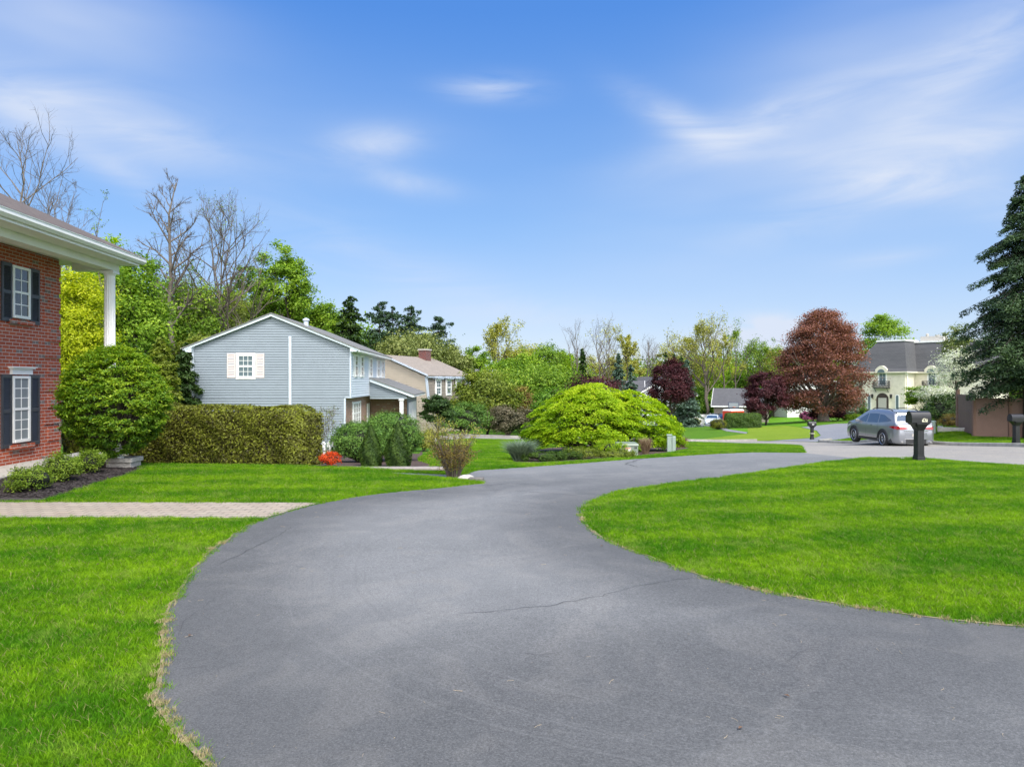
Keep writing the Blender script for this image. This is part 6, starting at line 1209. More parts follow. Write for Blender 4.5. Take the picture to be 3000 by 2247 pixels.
# ---------------------------------------------------------------- street furniture, walls, cars
def text(name, s, size, mat, parent, loc, rot, ext=.002, shear=0.):
    c = bpy.data.curves.new(name, 'FONT'); c.body = s; c.size = size; c.extrude = ext; c.align_x = 'CENTER'; c.align_y = 'CENTER'; c.shear = shear; c.materials.append(mat); c.offset = size*.012
    o = bpy.data.objects.new(name, c); C.objects.link(o); me = bpy.data.meshes.new_from_object(o.evaluated_get(bpy.context.evaluated_depsgraph_get())); bpy.data.objects.remove(o)
    o = bpy.data.objects.new(name, me); C.objects.link(o); o.parent = parent; o.location = loc; o.rotation_euler = rot; return o
def mailbox(label, X, Y, z, rz, H=1.36, plaque=True, small=False, light=False):
    root = empty('mailbox', (X, Y, z), rz, label, 'mailbox'); s = H/1.36
    p = MB(); hb = 1.02*s
    def sq(w, z_): return [(-w, -w, z_), (w, -w, z_), (w, w, z_), (-w, w, z_)]
    for a, b in (((.115, -.15), (.115, .02)), ((.115, .02), (.108, .16)), ((.098, .161), (.098, .20)), ((.092, .201), (.088, hb*.80)), ((.088, hb*.801), (.10, hb*.83)), ((.10, hb*.831), (.155, hb*.97)), ((.165, hb*.971), (.165, hb))): p.hexa(sq(*a), sq(*b))
    for sx in (-.055, 0, .055):      # flutes on each face
        for f in range(4):
            R_ = Matrix.Rotation(f*math.pi/2, 4, 'Z'); vs = [(sx-.014, -.097, .24), (sx+.014, -.097, .24), (sx+.014, -.09, hb*.76), (sx-.014, -.09, hb*.76), (sx-.014, -.085, .24), (sx+.014, -.085, .24), (sx+.014, -.08, hb*.76), (sx-.014, -.08, hb*.76)]
            vs = [tuple(R_@Vector(v)) for v in vs]; p.add(vs, [(0, 1, 2, 3), (0, 4, 5, 1), (1, 5, 6, 2), (2, 6, 7, 3), (3, 7, 4, 0)])
    post = p.build('post', M['blackplastic'], root); bevel(post, .006, 2)
    br = MB(); br.hexa([(-.08, -.09, hb*.84), (.08, -.09, hb*.84), (.08, .09, hb*.84), (-.08, .09, hb*.84)], [(-.26, -.11, hb+.001), (.26, -.11, hb+.001), (.26, .11, hb+.001), (-.26, .11, hb+.001)]); br.build('bracket', M['blackplastic'], root)
    L_, w, h0, h1 = .27, .125, .13*s, .30*s
    sec = [(-w, 0), (w, 0), (w, h0)]+[(w*math.cos(math.pi*i/10), h0+(h1-h0)*math.sin(math.pi*i/10)) for i in range(1, 10)]+[(-w, h0)]
    b = MB(); b.prism(sec, lambda q: (-L_, q[0], hb+.003+q[1]), lambda q: (L_, q[0], hb+.003+q[1])); bo = b.build('box', M['blackplastic'], root); bevel(bo, .008, 2)
    d = MB(); d.prism([(q[0]*1.06, q[1]*1.04-.004) for q in sec], lambda q: (-L_-.022, q[0], hb+.004+q[1]), lambda q: (-L_-.001, q[0], hb+.004+q[1])); d.box(-L_-.045, -L_-.022, -.02, .02, hb+.2*s, hb+.225*s); door = d.build('door', M['blackplastic'], root); bevel(door, .004, 1)
    f = MB(); f.box(.0, .02, -w-.02, -w-.012, hb+.10, hb+.13); f.build('flag_hinge', M['blackplastic'], root)
    if plaque:
        pl = MB(); pl.box(.0, .155, -w-.006, -w-.001, hb+.03, hb+.125, .0); pl.build('number_plate', M['plaque'], root); text('house_number', '47', .115, M['iron'], root, (.078, -w-.0085, hb+.079), (R(90), 0, 0), .001, .25)
    if light: pl = MB(); pl.box(-.04, .08, -w-.006, -w-.001, hb+.04, hb+.14); pl.build('number_plate', M['sticker_w'], root); t = MB(); t.box(-.01, .05, -w-.008, -w-.0065, hb+.06, hb+.12); t.build('plate_mark', M['iron'], root); c = MB(); c.box(-.13, .13, -.13, .13, .42, .46); c.build('collar', M['plaque'], root)
    return root
q = hit(2692, 1354); mailbox('large black post mailbox with number plate 47 on the front lawn', q[0], q[1], tz(*q), R(6), 1.40)
mailbox('black post mailbox at the far right before the brown fence', wx(2977, 28.8), 28.8, tz(wx(2977, 28.8), 28.8)+.02, R(8), 1.30, False)
mailbox('distant black mailbox with white plate beside the manor driveway', wx(2379, 50), 50, tz(wx(2379, 50), 50), R(4), 1.32, False, light=True)
q = hit(2655, 1349); r_ = MB(); r_.box(-.17, .17, -.08, .08, -.05, .05, .02); o = r_.build('stone_slab', M['stone'], None); o.location = (q[0]+.02, q[1], tz(*q)); o.rotation_euler = (.05, .12, -.5); tag(o, 'flat pale stone lying in grass at the foot of the number 47 mailbox', 'stone')
# retaining wall behind the lawn with cap
def rwall():
    a = hit(905, 1373); b = (wx(1310, 16.9), 16.9); root = empty('retaining_wall', (a[0], a[1]+.25, -.35), math.atan2(b[1]-a[1]-.25, b[0]-a[0]), 'low dark block retaining wall with flat grey cap behind the lawn', 'wall'); Ln = math.hypot(b[0]-a[0], b[1]-a[1]-.25); m = MB(); rg = random.Random(2)
    for row in range(3):
        x = -.0 if row % 2 == 0 else -.17; 
        while x < Ln-.05: x2 = min(x+.34, Ln); m.box(max(0, x)+.004, x2-.004, rg.uniform(-.012, .012), .25, -.12+row*.12+.003, -.12+row*.12+.118, .008); x = x2
    m.build('blocks', M['wallstone'], root); c = MB(); x = 0
    while x < Ln: x2 = min(x+.6, Ln+.04); c.box(x+.002, x2-.002, -.05, .30, .242+rg.uniform(0, .004), .295, .008); x = x2
    c.build('cap', M['capstone'], root)
rwall()
q = hit(1368, 1407); o = MB(); lumpcore(o, .19, .15, .09, (0, 0, .03), np.random.default_rng(5), 12, .08); o = o.build('boulder', M['stone'], None, smooth=True, loc=(q[0], q[1], tz(*q))); tag(o, 'rounded pale boulder at the inner bend of the driveway', 'boulder')
q = hit(1392, 1411); o = MB(); o.box(-.16, .16, -.1, .1, -.05, .085, .01); o = o.build('brick_block', M['wallstone'], None, loc=(q[0]+.02, q[1]+.03, tz(*q))); tag(o, 'reddish brick edging block beside the pale boulder', 'block'); o.rotation_euler = (0, 0, -.1)
# steps block and white ornament under the big shrub
q = hit(347, 1375); o = MB(); o.box(-.32, .24, -.2, .25, -.05, .17, .008); o.box(-.36, .28, -.25, .28, .172, .27, .008); o = o.build('stone_plinth', M['stone'], None, loc=(q[0]-.02, q[1]+.3, tz(q[0], q[1]+.3)-.02)); tag(o, 'pale stone plinth at the foot of the big rounded shrub', 'plinth')
z0 = tz(q[0], q[1]+.3)+.25
r_ = MB(); r_.lathe([(.09, 0), (.10, .03), (.05, .05), (.045, .10), (.085, .14), (.10, .19), (.08, .235), (.04, .25), (.055, .28), (.05, .315), (.02, .34)], 14); r_.tube([(.06, 0, .2), (.14, 0, .14), (.2, .0, .08)], [.035, .03, .015], 6); o = r_.build('garden_statue', M['plastic_w'], None, smooth=True, loc=(q[0]-.06, q[1]+.15, z0)); tag(o, 'small white garden statue on the plinth beneath the rounded shrub', 'statue')
# white rail fence running back beside the azalea
def railfence(name, label, pts, H, rails, post=.1, spacing=2.4, cap=True, solid=False, mat='plastic_w', cat='fence'):
    a = pts[0]; root = empty(name, (a[0], a[1], tz(*a)), 0, label, cat); bz = tz(*a)
    for i in range(len(pts)-1):
        p, q_ = pts[i], pts[i+1]; Ln = math.hypot(q_[0]-p[0], q_[1]-p[1]); n = max(1, round(Ln/spacing)); ux, uy = (q_[0]-p[0])/Ln, (q_[1]-p[1])/Ln
        for k in range(n+(1 if i == len(pts)-2 else 0)):
            x, y = p[0]+ux*Ln*k/n, p[1]+uy*Ln*k/n; m = PB((x-a[0], y-a[1], tz(x, y)-bz), (ux, uy, 0), (uy, -ux, 0)); m.pb(-post/2, post/2, -post/2, post/2, -.2, H+.05)
            if cap: m.pb(-post*.65, post*.65, -post*.65, post*.65, H+.051, H+.075); m.hexa([m.p(-post*.5, -post*.5, H+.076), m.p(post*.5, -post*.5, H+.076), m.p(post*.5, post*.5, H+.076), m.p(-post*.5, post*.5, H+.076)], [m.p(-.01, -.01, H+.13), m.p(.01, -.01, H+.13), m.p(.01, .01, H+.13), m.p(-.01, .01, H+.13)])
            m.build('post', M[mat], root)
        for k in range(n):
            x0, y0 = p[0]+ux*Ln*k/n, p[1]+uy*Ln*k/n; x1, y1 = p[0]+ux*Ln*(k+1)/n, p[1]+uy*Ln*(k+1)/n; za, zb = tz(x0, y0)-bz, tz(x1, y1)-bz; m = MB(); t = .02
            def rail(h0, h1, t_):
                q4 = []
                for (x, y, z) in ((x0+ux*post*.5, y0+uy*post*.5, za), (x1-ux*post*.5, y1-uy*post*.5, zb)): q4.append((x-a[0], y-a[1], z))
                b = [(q4[0][0]-uy*t_, q4[0][1]+ux*t_, q4[0][2]+h0), (q4[1][0]-uy*t_, q4[1][1]+ux*t_, q4[1][2]+h0), (q4[1][0]+uy*t_, q4[1][1]-ux*t_, q4[1][2]+h0), (q4[0][0]+uy*t_, q4[0][1]-ux*t_, q4[0][2]+h0)]; m.hexa(b, [(x_, y_, z_+h1-h0) for x_, y_, z_ in b])
            for h0, h1 in rails: rail(h0, h1, .024)
            if solid: rail(solid[0], solid[1], .012)
            m.build('panel' if solid else 'rails', M[mat], root)
    return root
a = (wx(930, 17.9), 17.9); b = (wx(988, 24.5), 24.5); railfence('rail_fence', 'white rail fence running back behind the red azalea', [a, b], .46, [(.10, .18), (.34, .43)], .09, 1.6)
railfence('vinyl_fence', 'long white vinyl privacy fence in the far hollow', [(wx(1985, 104), 104), (wx(2128, 106), 106)], 1.5, [(.05, .2), (1.35, 1.45)], .14, 2.4, solid=(.1, 1.42))
# brown fence
def brown():
    pts = [(wx(2806, 37.5), 37.5), (wx(2853, 34.6), 34.6), (wx(2958, 33.8), 33.8), (wx(3010, 33.4), 33.4), (wx(3180, 32.4), 32.4)]; H = 1.92; a = pts[0]; bz = tz(*a); root = empty('brown_fence', (a[0], a[1], bz), 0, 'tall brown vinyl privacy fence under the spruce branches', 'fence')
    for i, p in enumerate(pts):
        z = tz(*p)-bz; m = MB(); x, y = p[0]-a[0], p[1]-a[1]; m.box(x-.07, x+.07, y-.07, y+.07, z-.2, z+H+.06); m.box(x-.085, x+.085, y-.085, y+.085, z+H+.061, z+H+.1); m.build('post', M['fence_b'], root)
        if i < len(pts)-1:
            q_ = pts[i+1]; Ln = math.hypot(q_[0]-p[0], q_[1]-p[1]); ux, uy = (q_[0]-p[0])/Ln, (q_[1]-p[1])/Ln; zb = (tz(*q_)-bz+z)/2; m = PB((x, y, zb), (ux, uy, 0), (uy, -ux, 0)); m.pb(.075, Ln-.075, -.02, .012, .05, H-.02)
            for z0, z1 in ((0.02, .16), (.98, 1.1), (H-.14, H)): m.pb(.073, Ln-.073, -.035, .035, z0, z1)
            u = .1
            while u < Ln-.15: m.pb(u, u+.27, .012, .018, .165, .975); m.pb(u, u+.27, .012, .018, 1.105, H-.145); u += .28
            m.build('panel', M['fence_b'], root)
brown()
o = MB(); o.box(-.9, .9, -.12, .12, -.1, .22, .01); o.box(-.9, -.66, -.121, 1.0, -.1, .219, .01); o = o.build('planter_edge', M['stone'], None, loc=(wx(2806, 36.4), 36.4, tz(wx(2806, 36.4), 36.4))); o.rotation_euler = (0, 0, -.55); tag(o, 'white concrete garden edging at the corner of the brown fence', 'edging')
# utility boxes
q = hit(1839, 1336); X, Y, z = q[0], q[1]+.25, tz(*q)
r0 = empty('utility_box', (X, Y, z), R(2), 'low olive green utility box with a white and orange warning sticker', 'utility box'); m = MB(); m.box(-.34, .34, -.24, .26, -.05, .34, .012); b_ = m.build('body', M['utility_d'], r0)
m = MB(); m.hexa([(-.36, -.26, .341), (.36, -.26, .341), (.36, .28, .341), (-.36, .28, .341)], [(-.34, -.22, .40), (.34, -.22, .40), (.33, .26, .43), (-.33, .26, .43)]); m.build('lid', M['utility_d'], r0)
m = MB(); m.box(-.10, .10, -.246, -.241, .10, .28); s_ = m.build('sticker', M['sticker_w'], r0); m = MB(); m.box(-.09, .09, -.249, -.2465, .235, .27); m.box(-.08, .02, -.249, -.2465, .12, .145); m.build('sticker_band', M['sticker_o'], r0); m = MB(); m.box(.22, .25, -.247, -.2415, .24, .30); m.box(.265, .295, -.247, -.2415, .24, .30); m.build('number_tag', M['iron'], r0)
q = hit(1969, 1325); X, Y, z = q[0], q[1]+.12, tz(*q); r0 = empty('utility_pedestal', (X, Y, z), R(-12), 'pale green telecom pedestal standing in the island mulch', 'utility pedestal')
m = MB(); m.box(-.15, .02, -.12, .12, -.05, .58, .02); m.build('body', M['utility'], r0); m = MB(); m.box(.025, .15, -.13, .13, -.05, .56, .015); m.box(-.165, .03, -.13, .135, .581, .62, .01); m.build('cover', M['utility'], r0)
m = MB(); m.lathe([(.14, -.05), (.14, .62), (.15, .63), (.15, .68), (.10, .72)], 14); o = m.build('white_bollard', M['utility'], None, smooth=False, loc=(wx(2733, 36.5), 36.5, tz(wx(2733, 36.5), 36.5))); tag(o, 'round pale utility post just behind the parked grey car', 'bollard')
X, Y = wx(1270, 30), 30; m = MB(); m.lathe([(.02, -.1), (.02, .14), (.05, .15), (.13, .2), (.15, .28), (.13, .36), (.05, .41), (.01, .42)], 16); o = m.build('garden_globe', M['plastic_w'], None, smooth=True, loc=(X, Y, tz(X, Y))); tag(o, 'small white globe ornament behind the twiggy shrub', 'garden globe')
X, Y = wx(1258, 31.5), 31.8; shrub('small_cone_bush', 'tiny dark cone bush beside the white globe', X, Y, .5, .85, 'arbor', 2500, .05, 30, .1, .6)
X, Y = wx(1238, 27), 27.5; shrub('yellow_bush', 'low yellow green bush at the right skirt of the juniper mound', X, Y, .9, .75, 'sparse', 3000, .06, 40, .15, .6)
# basketball backboard
X, Y = wx(2149, 100), 100; r0 = empty('basketball_hoop', (X, Y, tz(X, Y)), 0, 'basketball hoop with navy edged backboard before the garage roof', 'basketball hoop'); H = wz(1194, Y)-tz(X, Y)
m = MB(); m.tube([(0, .5, -.1), (0, .5, H-.2), (0, .05, H+.2)], .06, 6); m.build('pole', M['iron'], r0)
m = MB(); m.box(-.68, .68, -.02, .02, H, H+.68); m.build('backboard', M['glass_l'], r0); m = MB()
for bx_ in ((-.74, .74, -.03, .03, H-.06, H), (-.74, .74, -.03, .03, H+.68, H+.74), (-.74, -.68, -.03, .03, H, H+.68), (.68, .74, -.03, .03, H, H+.68)): m.box(*bx_)
m.build('backboard_frame', plain('navy_paint', (.02, .03, .09), .5), r0); m = MB(); m.tube([(.22*math.cos(6.28*i/12), -.25+.22*math.sin(6.28*i/12), H+.08) for i in range(13)], .02, 4); m.build('rim', M['sticker_o'], r0)
# ---- cars
M['tyre'] = plain('tyre_rubber', (.02, .02, .02), .85, var=.2, scale=20)
M['alloy'] = plain('alloy_wheel', (.6, .61, .63), .3, .8, .04)
M['clad'] = plain('black_cladding', (.025, .025, .027), .6, var=.1)
M['carglass'] = glassmat('car_glass', (.03, .06, .11), .03)
M['chrome'] = plain('chrome_trim', (.7, .7, .72), .15, 1., .02)
M['redlens'] = plain('red_lens', (.28, .006, .008), .15, var=.2, coat=1)
M['clearlens'] = plain('clear_lens', (.6, .62, .65), .1, coat=1)
def paint(name, col, metal=.5, rough=.32):
    m, nt, p, out = newmat(name); p.inputs['Base Color'].default_value = rgb(col); p.inputs['Metallic'].default_value = metal; p.inputs['Roughness'].default_value = rough; p.inputs['Coat Weight'].default_value = .8; p.inputs['Coat Roughness'].default_value = .06
    tc = nod(nt, 'ShaderNodeTexCoord'); bump(nt, p, noise(nt, tc.outputs['Object'], 900, 1), .04, .001); return m
def car(label, X, Y, z, rz, pnt, L_=4.89, Wd=1.9, H=1.66, suv=True, rails=True, name='parked_car', detail=True):
    """nose points to local +y"""
    root = empty(name, (X, Y, z), rz, label, 'car'); hl = L_/2; k = H/1.66
    prof = [(-hl, .72), (-hl+.03, 1.0), (-hl+.16, 1.12), (-hl+.26, 1.24), (-hl+.42, 1.46), (-hl+.50, 1.58), (-hl+.64, 1.63), (-hl+1.3, 1.68), (-hl+2.3, 1.685), (-hl+2.8, 1.64), (-hl+3.2, 1.49), (-hl+3.85, 1.14), (-hl+4.02, 1.08), (-hl+4.5, .99), (hl-.14, .86), (hl-.03, .68), (hl, .5)]
    if not suv: prof = [(-hl, .60), (-hl+.04, .85), (-hl+.25, .98), (-hl+.6, 1.02), (-hl+1.15, 1.35), (-hl+1.6, 1.43), (-hl+2.3, 1.45), (-hl+2.9, 1.36), (-hl+3.55, .98), (-hl+4.2, .86), (hl-.12, .70), (hl-.02, .55), (hl, .45)]
    prof = [(a, b*k if suv else b) for a, b in prof]
    xs = [p[0] for p in prof]; zs = [p[1] for p in prof]; ztop = lambda y: float(np.interp(y, xs, zs)); belt = lambda y: (1.02 if suv else .90)*(k if suv else 1)+.05*max(0, -y/hl); zb = .24
    def W_(y, z_):      # half width of the shell
        e = abs(y)/hl; b = Wd/2*(1-.10*max(0, (e-.55)/.45)**2-.16*max(0, (e-.9)/.1)**2); bt = belt(y); v = b*(1-.045*max(0, (z_-.55)/.5)**2) if z_ <= bt else b*.955-(z_-bt)*.36; v -= .05*max(0, (.42-z_)/.2); return v
    ys = sorted(set([round(v, 3) for v in np.linspace(-hl, hl, 46)]+[round(x, 3) for x in xs])); m = MB(); nsec = 15; rings = []
    wheel_y = (-hl+1.04, hl-1.06); wr = .385 if suv else .33
    for y in ys:
        zt = ztop(y); bt = min(belt(y), zt-.04); low = zb
        ring = []; zz = [low, low+.08, .45, .62, .80]; zz = [min(v, bt-.02*(5-i)) for i, v in enumerate(zz)]+[bt]; up = [bt+(zt-bt)*t for t in (.33, .66, .88)]; 
        for v in zz+up: ring.append((W_(y, v), v))
        we = W_(y, zt)-.0; edge = max(.3, we-.10); ring += [(we-.035, zt-.012*1), (edge, zt), (edge*.5, zt+.012), (0, zt+.016)]
        ring = [(-0.0, low)]+ring; rings.append([(x, y, v) for x, v in ring]+[(-x, y, v) for x, v in ring[::-1][1:-1]])
    n = len(rings[0]); vs = [p for r_ in rings for p in r_]; fs = [(i*n+j, i*n+(j+1) % n, (i+1)*n+(j+1) % n, (i+1)*n+j) for i in range(len(rings)-1) for j in range(n)]; fs += [tuple(range(n))[::-1], tuple((len(rings)-1)*n+j for j in range(n))]
    m.add(vs, fs); body = m.build('body', pnt, root, smooth=True); me = body.data
    def sidepatch(poly, off, nm, mat, both=True, parent=root, thick=None):
        mb = MB(); P = densify(poly, .12)
        pts = [Vector(p) for p in P]; x0 = min(p[0] for p in P); x1 = max(p[0] for p in P); z0 = min(p[1] for p in P); z1 = max(p[1] for p in P); gx, gz = np.meshgrid(np.arange(x0, x1, .1), np.arange(z0, z1, .08)); gx = gx.ravel(); gz = gz.ravel(); kk = inside(P, gx, gz); gx = gx[kk]; gz = gz[kk]; kk = edist(P, gx, gz) > .03
        vo, _, fo, *_ = delaunay_2d_cdt(pts+[Vector(p) for p in zip(gx[kk], gz[kk])], [], [list(range(len(P)))], 1, 1e-5)
        for s_ in ((1, -1) if both else (1,)): mb.add([(s_*(W_(v[0], v[1])+off), v[0], v[1]) for v in vo], [tuple(f) for f in fo])
        return mb.build(nm, mat, parent, smooth=True)
    bt0 = belt(0)+.015
    if suv:
        def off(y0, y1, n_=6): return [(y, ztop(y)-.085-.0*(y)) for y in np.linspace(y0, y1, n_)]
        fr = [(.22, bt0+.02), (1.18, bt0), (1.05, bt0+.09), (.62, 1.33*k), (.30, 1.46*k), (.22, 1.47*k)]; rr = [(.14, bt0+.02), (.14, 1.475*k), (-.45, 1.50*k), (-.78, 1.49*k), (-.86, bt0+.055)]; q3 = [(-.92, bt0+.065), (-.84, 1.485*k), (-1.25, 1.46*k), (-1.98, 1.24*k), (-1.72, bt0+.14)]
        sidepatch(fr, .004, 'side_window', M['carglass']); sidepatch(rr, .004, 'side_window', M['carglass']); sidepatch(q3, .004, 'side_window', M['carglass'])
    else:
        sidepatch([(.12, bt0+.01), (.98, bt0), (.42, 1.29), (.12, 1.32)], .004, 'side_window', M['carglass']); sidepatch([(.04, bt0+.01), (.04, 1.325), (-.62, 1.29), (-.98, bt0+.05)], .004, 'side_window', M['carglass'])
    def toppatch(y0, y1, f0, f1, nm, mat, n_=8, up=.02):
        vs = []; fs = []
        for i in range(n_+1):
            y = y0+(y1-y0)*i/n_; e = ztop(y)+.014+up*.3; h = max(.3, W_(y, ztop(y))-.1)*(f0+(f1-f0)*i/n_)
            for j in range(7): u = -1+2*j/6; vs.append((u*h, y, e+.004-(u*u*.010)))
            if i: fs += [((i-1)*7+j, (i-1)*7+j+1, i*7+j+1, i*7+j) for j in range(6)]
        b = MB(); b.add(vs, fs); o_ = b.build(nm, mat, root, smooth=True)
        nrm = -1 if y0 < 0 and y1 < 0 else 1; o_.location = (0, .008*nrm, .006); return o_
    if suv: toppatch(-hl+.24, -hl+.50, 1.02, .95, 'rear_window', M['carglass']); toppatch(-hl+2.88, -hl+3.82, .96, 1.08, 'windscreen', M['carglass'])
    else: toppatch(-hl+.64, -hl+1.12, 1.05, .95, 'rear_window', M['carglass']); toppatch(-hl+2.95, -hl+3.5, .96, 1.08, 'windscreen', M['carglass'])
    for wy in wheel_y:
        a = [(wy+(wr+.075)*math.cos(math.pi*i/14), wr+(wr+.075)*math.sin(math.pi*i/14)) for i in range(15)]; a = [(u, v) for u, v in a]; b_ = [(wy+(wr+.02)*math.cos(math.pi*i/14), wr+(wr+.02)*math.sin(math.pi*i/14)) for i in range(15)]
        mb = MB()
        for s_ in (1, -1):
            vs = []
            for (u, v), (u2, v2) in zip(a, b_): v = max(v, .28); v2 = max(v2, .28); vs += [(s_*(W_(u, v)+.004), u, v), (s_*(W_(u, v)+.034), u*.9+u2*.1, v*.9+v2*.1), (s_*(W_(u2, v2)+.034), u2, v2), (s_*(W_(u2, v2)-.1), u2, v2)]
            mb.add(vs, [(i*4+j, i*4+j+1, (i+1)*4+j+1, (i+1)*4+j) for i in range(14) for j in range(3)])
        mb.build('wheel_arch', M['clad'] if suv else pnt, root, smooth=False)
        sidepatch([(u, max(v, .26)) for u, v in b_]+[(wy-wr-.0, .26)], .0065, 'wheel_well', M['iron'])
        for s_ in (1, -1):
            wl = empty('wheel', (s_*(Wd/2-.098), wy, wr), 0); wl.parent = root
            t = MB(); t.lathe([(wr*.68, -.105), (wr*.93, -.115), (wr, -.08), (wr, .08), (wr*.93, .115), (wr*.68, .105)], 32, axis='x'); tt = t.build('tyre', M['tyre'], wl, smooth=True)
            rm = MB(); sg = s_; rm.lathe([(wr*.69, sg*.10), (wr*.66, sg*.115), (wr*.62, sg*.10), (wr*.62, sg*.02)], 28, axis='x'); rm.lathe([(.06, sg*.03), (.06, sg*.10), (.03, sg*.105)], 12, axis='x')
            ns = 6 if suv else 5
            for q_ in range(ns):
                for dq in (-.11, .11):
                    an = 6.2832*q_/ns; c1, s1 = math.cos(an+dq*.4), math.sin(an+dq*.4); c2, s2 = math.cos(an+dq*1.3), math.sin(an+dq*1.3); rm.tube([(sg*.095, .05*c1, .05*s1), (sg*.085, wr*.35*math.cos(an+dq), wr*.35*math.sin(an+dq)), (sg*.085, wr*.63*c2, wr*.63*s2)], [.022, .02, .024], 5)
            rm.build('rim', M['alloy'], wl, smooth=False); dk = MB(); dk.lathe([(wr*.6, sg*.0), (wr*.6, sg*.02)], 20, axis='x'); dk.build('brake_disc', M['clad'], wl)
    if suv:
        sidepatch([(-hl+1.55, .26), (hl-1.55, .26), (hl-1.55, .37), (-hl+1.55, .40)], .012, 'side_sill', M['clad']); sidepatch([(-hl+1.6, .405), (hl-1.6, .375), (hl-1.6, .40), (-hl+1.6, .43)], .014, 'chrome_strip', M['chrome'])
        b = MB()
        def barc(z0, z1, w_, yo, n_=24): 
            vs = []
            for i in range(n_+1):
                u = -1+2*i/n_; y = -hl-yo+.42*abs(u)**5; x = u*min(w_+.06, W_(y+.03, .55)+.012+yo*.2)
                vs += [(x, y, z0), (x, y, z1), (x, y+.2, z1), (x, y+.2, z0)]
            b.add(vs, [(i*4+j, i*4+(j+1) % 4, (i+1)*4+(j+1) % 4, (i+1)*4+j) for i in range(n_) for j in range(4)]+[(0, 1, 2, 3), (n_*4, n_*4+1, n_*4+2, n_*4+3)])
        barc(.44, .71, Wd/2-.06, .045); bump_ = b.build('rear_bumper', pnt, root, smooth=False)
        b = MB(); barc(.24, .432, Wd/2-.10, .03); b.build('lower_valance', M['clad'], root); b = MB(); barc(.435, .462, Wd/2-.2, .06); b.build('bumper_trim', M['chrome'], root)
        for s_ in (1, -1):
            e = MB(); e.tube([(s_*.62, -hl+.1, .33), (s_*.62, -hl-.04, .33)], [.035, .04], 12); e.build('exhaust', M['chrome'], root)
            t = MB(); v = []
            for i, (yy, z0, z1) in enumerate([(-hl+.52, .955, .975), (-hl+.36, .92, 1.0), (-hl+.2, .89, 1.015), (-hl+.08, .865, 1.01), (-hl+.0, .86, .995)]): v += [(s_*(W_(yy, z0)+.012), yy, z0), (s_*(W_(yy, z1)+.012), yy, z1)]
            v += [(s_*.72, -hl-.022, .862), (s_*.72, -hl+.0, .99), (s_*.52, -hl-.03, .875), (s_*.52, -hl-.005, .965), (s_*.38, -hl-.03, .90), (s_*.38, -hl-.012, .935)]
            t.add(v, [(i*2, i*2+1, i*2+3, i*2+2) for i in range(len(v)//2-1)]); t.build('tail_light', M['redlens'], root, fix=False)
            hl_ = MB(); v = []
            for yy, z0, z1 in [(hl-.75, .84, .87), (hl-.5, .76, .86), (hl-.25, .70, .82), (hl-.08, .66, .76)]: v += [(s_*(W_(yy, z0)+.01), yy, z0), (s_*(W_(yy, z1)+.01), yy, z1)]
            hl_.add(v, [(i*2, i*2+1, i*2+3, i*2+2) for i in range(3)]); hl_.build('headlight', M['clearlens'], root, fix=False)
        sp_ = MB(); sp_.hexa([(-.60, -hl+.47, 1.585*k), (.60, -hl+.47, 1.585*k), (.64, -hl+.8, 1.61*k), (-.64, -hl+.8, 1.61*k)], [(-.60, -hl+.45, 1.615*k), (.60, -hl+.45, 1.615*k), (.64, -hl+.85, 1.65*k), (-.64, -hl+.85, 1.65*k)]); so2 = sp_.build('spoiler', pnt, root)
        t = MB(); t.box(-.52, .52, -hl-.055, -hl+.2, .795, .83, .005); t.build('hatch_trim', M['chrome'], root)
        t = MB(); t.box(-.2, .2, -hl-.056, -hl-.0, .56, .68, .003); t.build('number_plate', M['stone'], root)
        t = MB(); t.lathe([(.05, 0), (.05, .012)], 16, (0, -hl-.018, .90), 'y'); t.build('badge', M['chrome'], root)
    else:
        for s_ in (1, -1):
            t = MB(); v = []
            for yy, z0, z1 in [(hl-.5, .62, .70), (hl-.25, .56, .68), (hl-.06, .52, .63)]: v += [(s_*(W_(yy, z0)+.01), yy, z0), (s_*(W_(yy, z1)+.01), yy, z1)]
            v += [(s_*.5, hl+.01, .52), (s_*.5, hl-.04, .62)]; t.add(v, [(i*2, i*2+1, i*2+3, i*2+2) for i in range(3)]); t.build('headlight', M['clearlens'], root, fix=False)
            t = MB(); t.box(min(s_*.5, s_*.8), max(s_*.5, s_*.8), -hl-.01, -hl+.1, .62, .78); t.build('tail_light', M['redlens'], root)
        t = MB(); t.box(-.45, .45, hl-.04, hl+.015, .40, .52); t.build('grille', M['iron'], root)
    for s_ in (1, -1):
        mr = MB(); my = (.98 if suv else .85); mz = (1.10*k if suv else .95); mr.hexa([(s_*(W_(my, mz)-.02), my-.08, mz-.06), (s_*(W_(my, mz)+.2), my-.08, mz-.07), (s_*(W_(my, mz)+.17), my+.06, mz-.06), (s_*(W_(my, mz)-.02), my+.06, mz-.05)], [(s_*(W_(my, mz)+.0), my-.08, mz+.05), (s_*(W_(my, mz)+.21), my-.08, mz+.07), (s_*(W_(my, mz)+.17), my+.05, mz+.06), (s_*(W_(my, mz)), my+.06, mz+.05)]); bevel(mr.build('mirror', pnt, root), .02, 2)
        if rails:
            y0, y1 = -hl+.85, -hl+2.75; q_ = [(s_*(W_(y, ztop(y))-.13), y, ztop(y)+(.055 if 0 < i < 9 else .0)) for i, y in enumerate(np.linspace(y0, y1, 10))]; b = MB(); b.tube(q_, .02, 6); b.build('roof_rail', M['clad'], root)
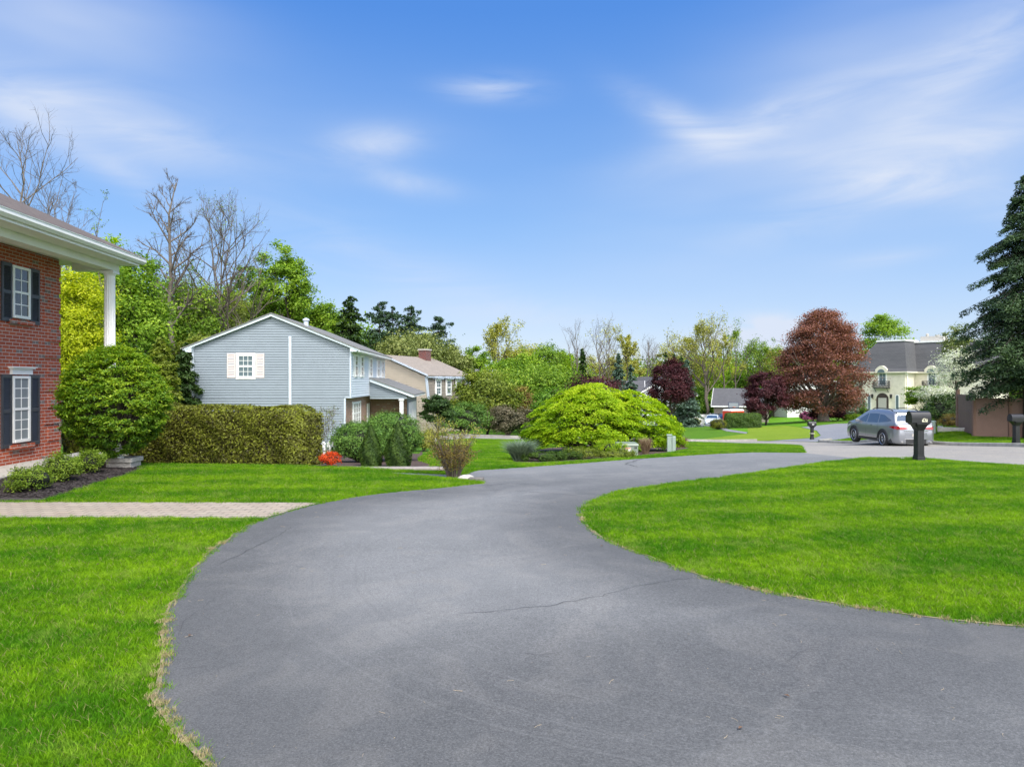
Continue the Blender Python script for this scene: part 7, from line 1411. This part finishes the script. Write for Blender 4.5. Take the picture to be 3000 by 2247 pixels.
        if suv:
            for yy in (-.05, .95 if False else -.0): pass
            dh = MB()
            for yy in (-.35, .75): dh.tube([(s_*(W_(yy-.1, .97)+.01), yy-.1, .96), (s_*(W_(yy, .97)+.03), yy, .965), (s_*(W_(yy+.1, .97)+.01), yy+.1, .96)], .014, 5)
            dh.build('door_handle', M['chrome'], root)
            for pts_ in ([(.18, 1.0), (.19, .7), (.16, .44)], [(-.88, 1.02), (-.90, .78), (-1.02, .62)], [(1.12, 1.0), (1.2, .8), (1.15, .44)]):
                sm = MB(); 
                for i in range(len(pts_)-1): a_, b2 = pts_[i], pts_[i+1]; sm.add([(s_*(W_(a_[0], a_[1])+.003), a_[0]-.004, a_[1]), (s_*(W_(a_[0], a_[1])+.003), a_[0]+.006, a_[1]), (s_*(W_(b2[0], b2[1])+.003), b2[0]+.006, b2[1]), (s_*(W_(b2[0], b2[1])+.003), b2[0]-.004, b2[1])], [(0, 1, 2, 3)])
                sm.build('door_seam', M['iron'], root, fix=False)
    return root
cy_ = 33.6; cxx = 17.8
car('grey silver SUV parked along the kerb, seen from behind', cxx-.0, cy_, tz(cxx, cy_)+.012, R(-1), paint('grey_paint', (.26, .27, .295), .6, .28))
X, Y = wx(2088, 96), 96; car('white car with its nose toward us on the hollow drive', X, Y, tz(X, Y)+.02, R(160), paint('white_paint_car', (.6, .66, .72), .1), 4.6, 1.8, 1.45, False, False)
X, Y = wx(2098, 103), 103; car('dark car behind the white car with a roof box', X, Y, tz(X, Y)+.02, R(165), paint('dark_blue_paint', (.03, .035, .05), .4), 4.5, 1.8, 1.6, True, True)
X, Y = wx(2119, 100), 100; car('navy car wedged between white car and red truck', X, Y, tz(X, Y)+.02, R(170), paint('navy_paint', (.02, .03, .06), .4), 4.5, 1.8, 1.6, True, False)
X, Y = wx(2150, 98), 98; r0 = empty('red_truck', (X, Y, tz(X, Y)), R(-62), 'orange red box trailer with white roof behind the clipped hedge', 'trailer'); zt = wz(1203, 98)-tz(X, Y)
m = MB(); m.hexa([(-.8, -1.3, .5), (.8, -1.3, .5), (.8, 1.1, .5), (-.8, 1.1, .5)], [(-.8, -1.3, zt), (.8, -1.3, zt), (.8, 1.1, zt), (-.8, 1.1, zt)]); m.build('box_body', plain('orange_red_paint', (.62, .05, .02), .4), r0)
m = MB(); m.hexa([(-.83, -1.33, zt+.002), (.83, -1.33, zt+.002), (.83, 1.13, zt+.002), (-.83, 1.13, zt+.002)], [(-.7, -1.2, zt+.2), (.7, -1.2, zt+.2), (.7, 1.0, zt+.2), (-.7, 1.0, zt+.2)]); m.build('roof', M['white'], r0)
m = MB(); m.box(-.81, -.801, -1.2, 1.0, zt-.5, zt-.35); m.build('white_stripe', M['white'], r0)
for s_ in (-.75, .75): m = MB(); m.lathe([(.3, -.1), (.3, .1)], 16, (s_, -.2, .3), 'x'); m.build('wheel', M['tyre'], r0)
# a few dead leaves and twigs on the asphalt
rg = random.Random(9); lm = plain('dead_leaf', (.12, .07, .04), .8)
for i, (px, py) in enumerate([(212,1230),(1600,1580),(1700,1510),(1300,1183),(410,1378)]):
    q = hit(px*1.3562, py*1.3562); m = MB(); a = rg.uniform(0, 6); 
    m.add([(0, -.02, .004), (.012, 0, .010), (0, .022, .004), (-.012, 0, .011)], [(0, 1, 2, 3)]); o = m.build('fallen_leaf', lm, None, fix=False, loc=(q[0], q[1], tz(*q)+.02+(.035 if i == 0 else 0))); o.rotation_euler = (0, 0, a)
    tag(o, ['brown dead leaf on the grass of the left lawn', 'dead leaf on the asphalt near the bottom centre', 'dead leaf on the asphalt right of the bottom centre', 'pale bit of leaf on the asphalt by the right lawn edge', 'dry leaf at the left edge of the driveway'][i], 'leaf', 'fallen leaves')
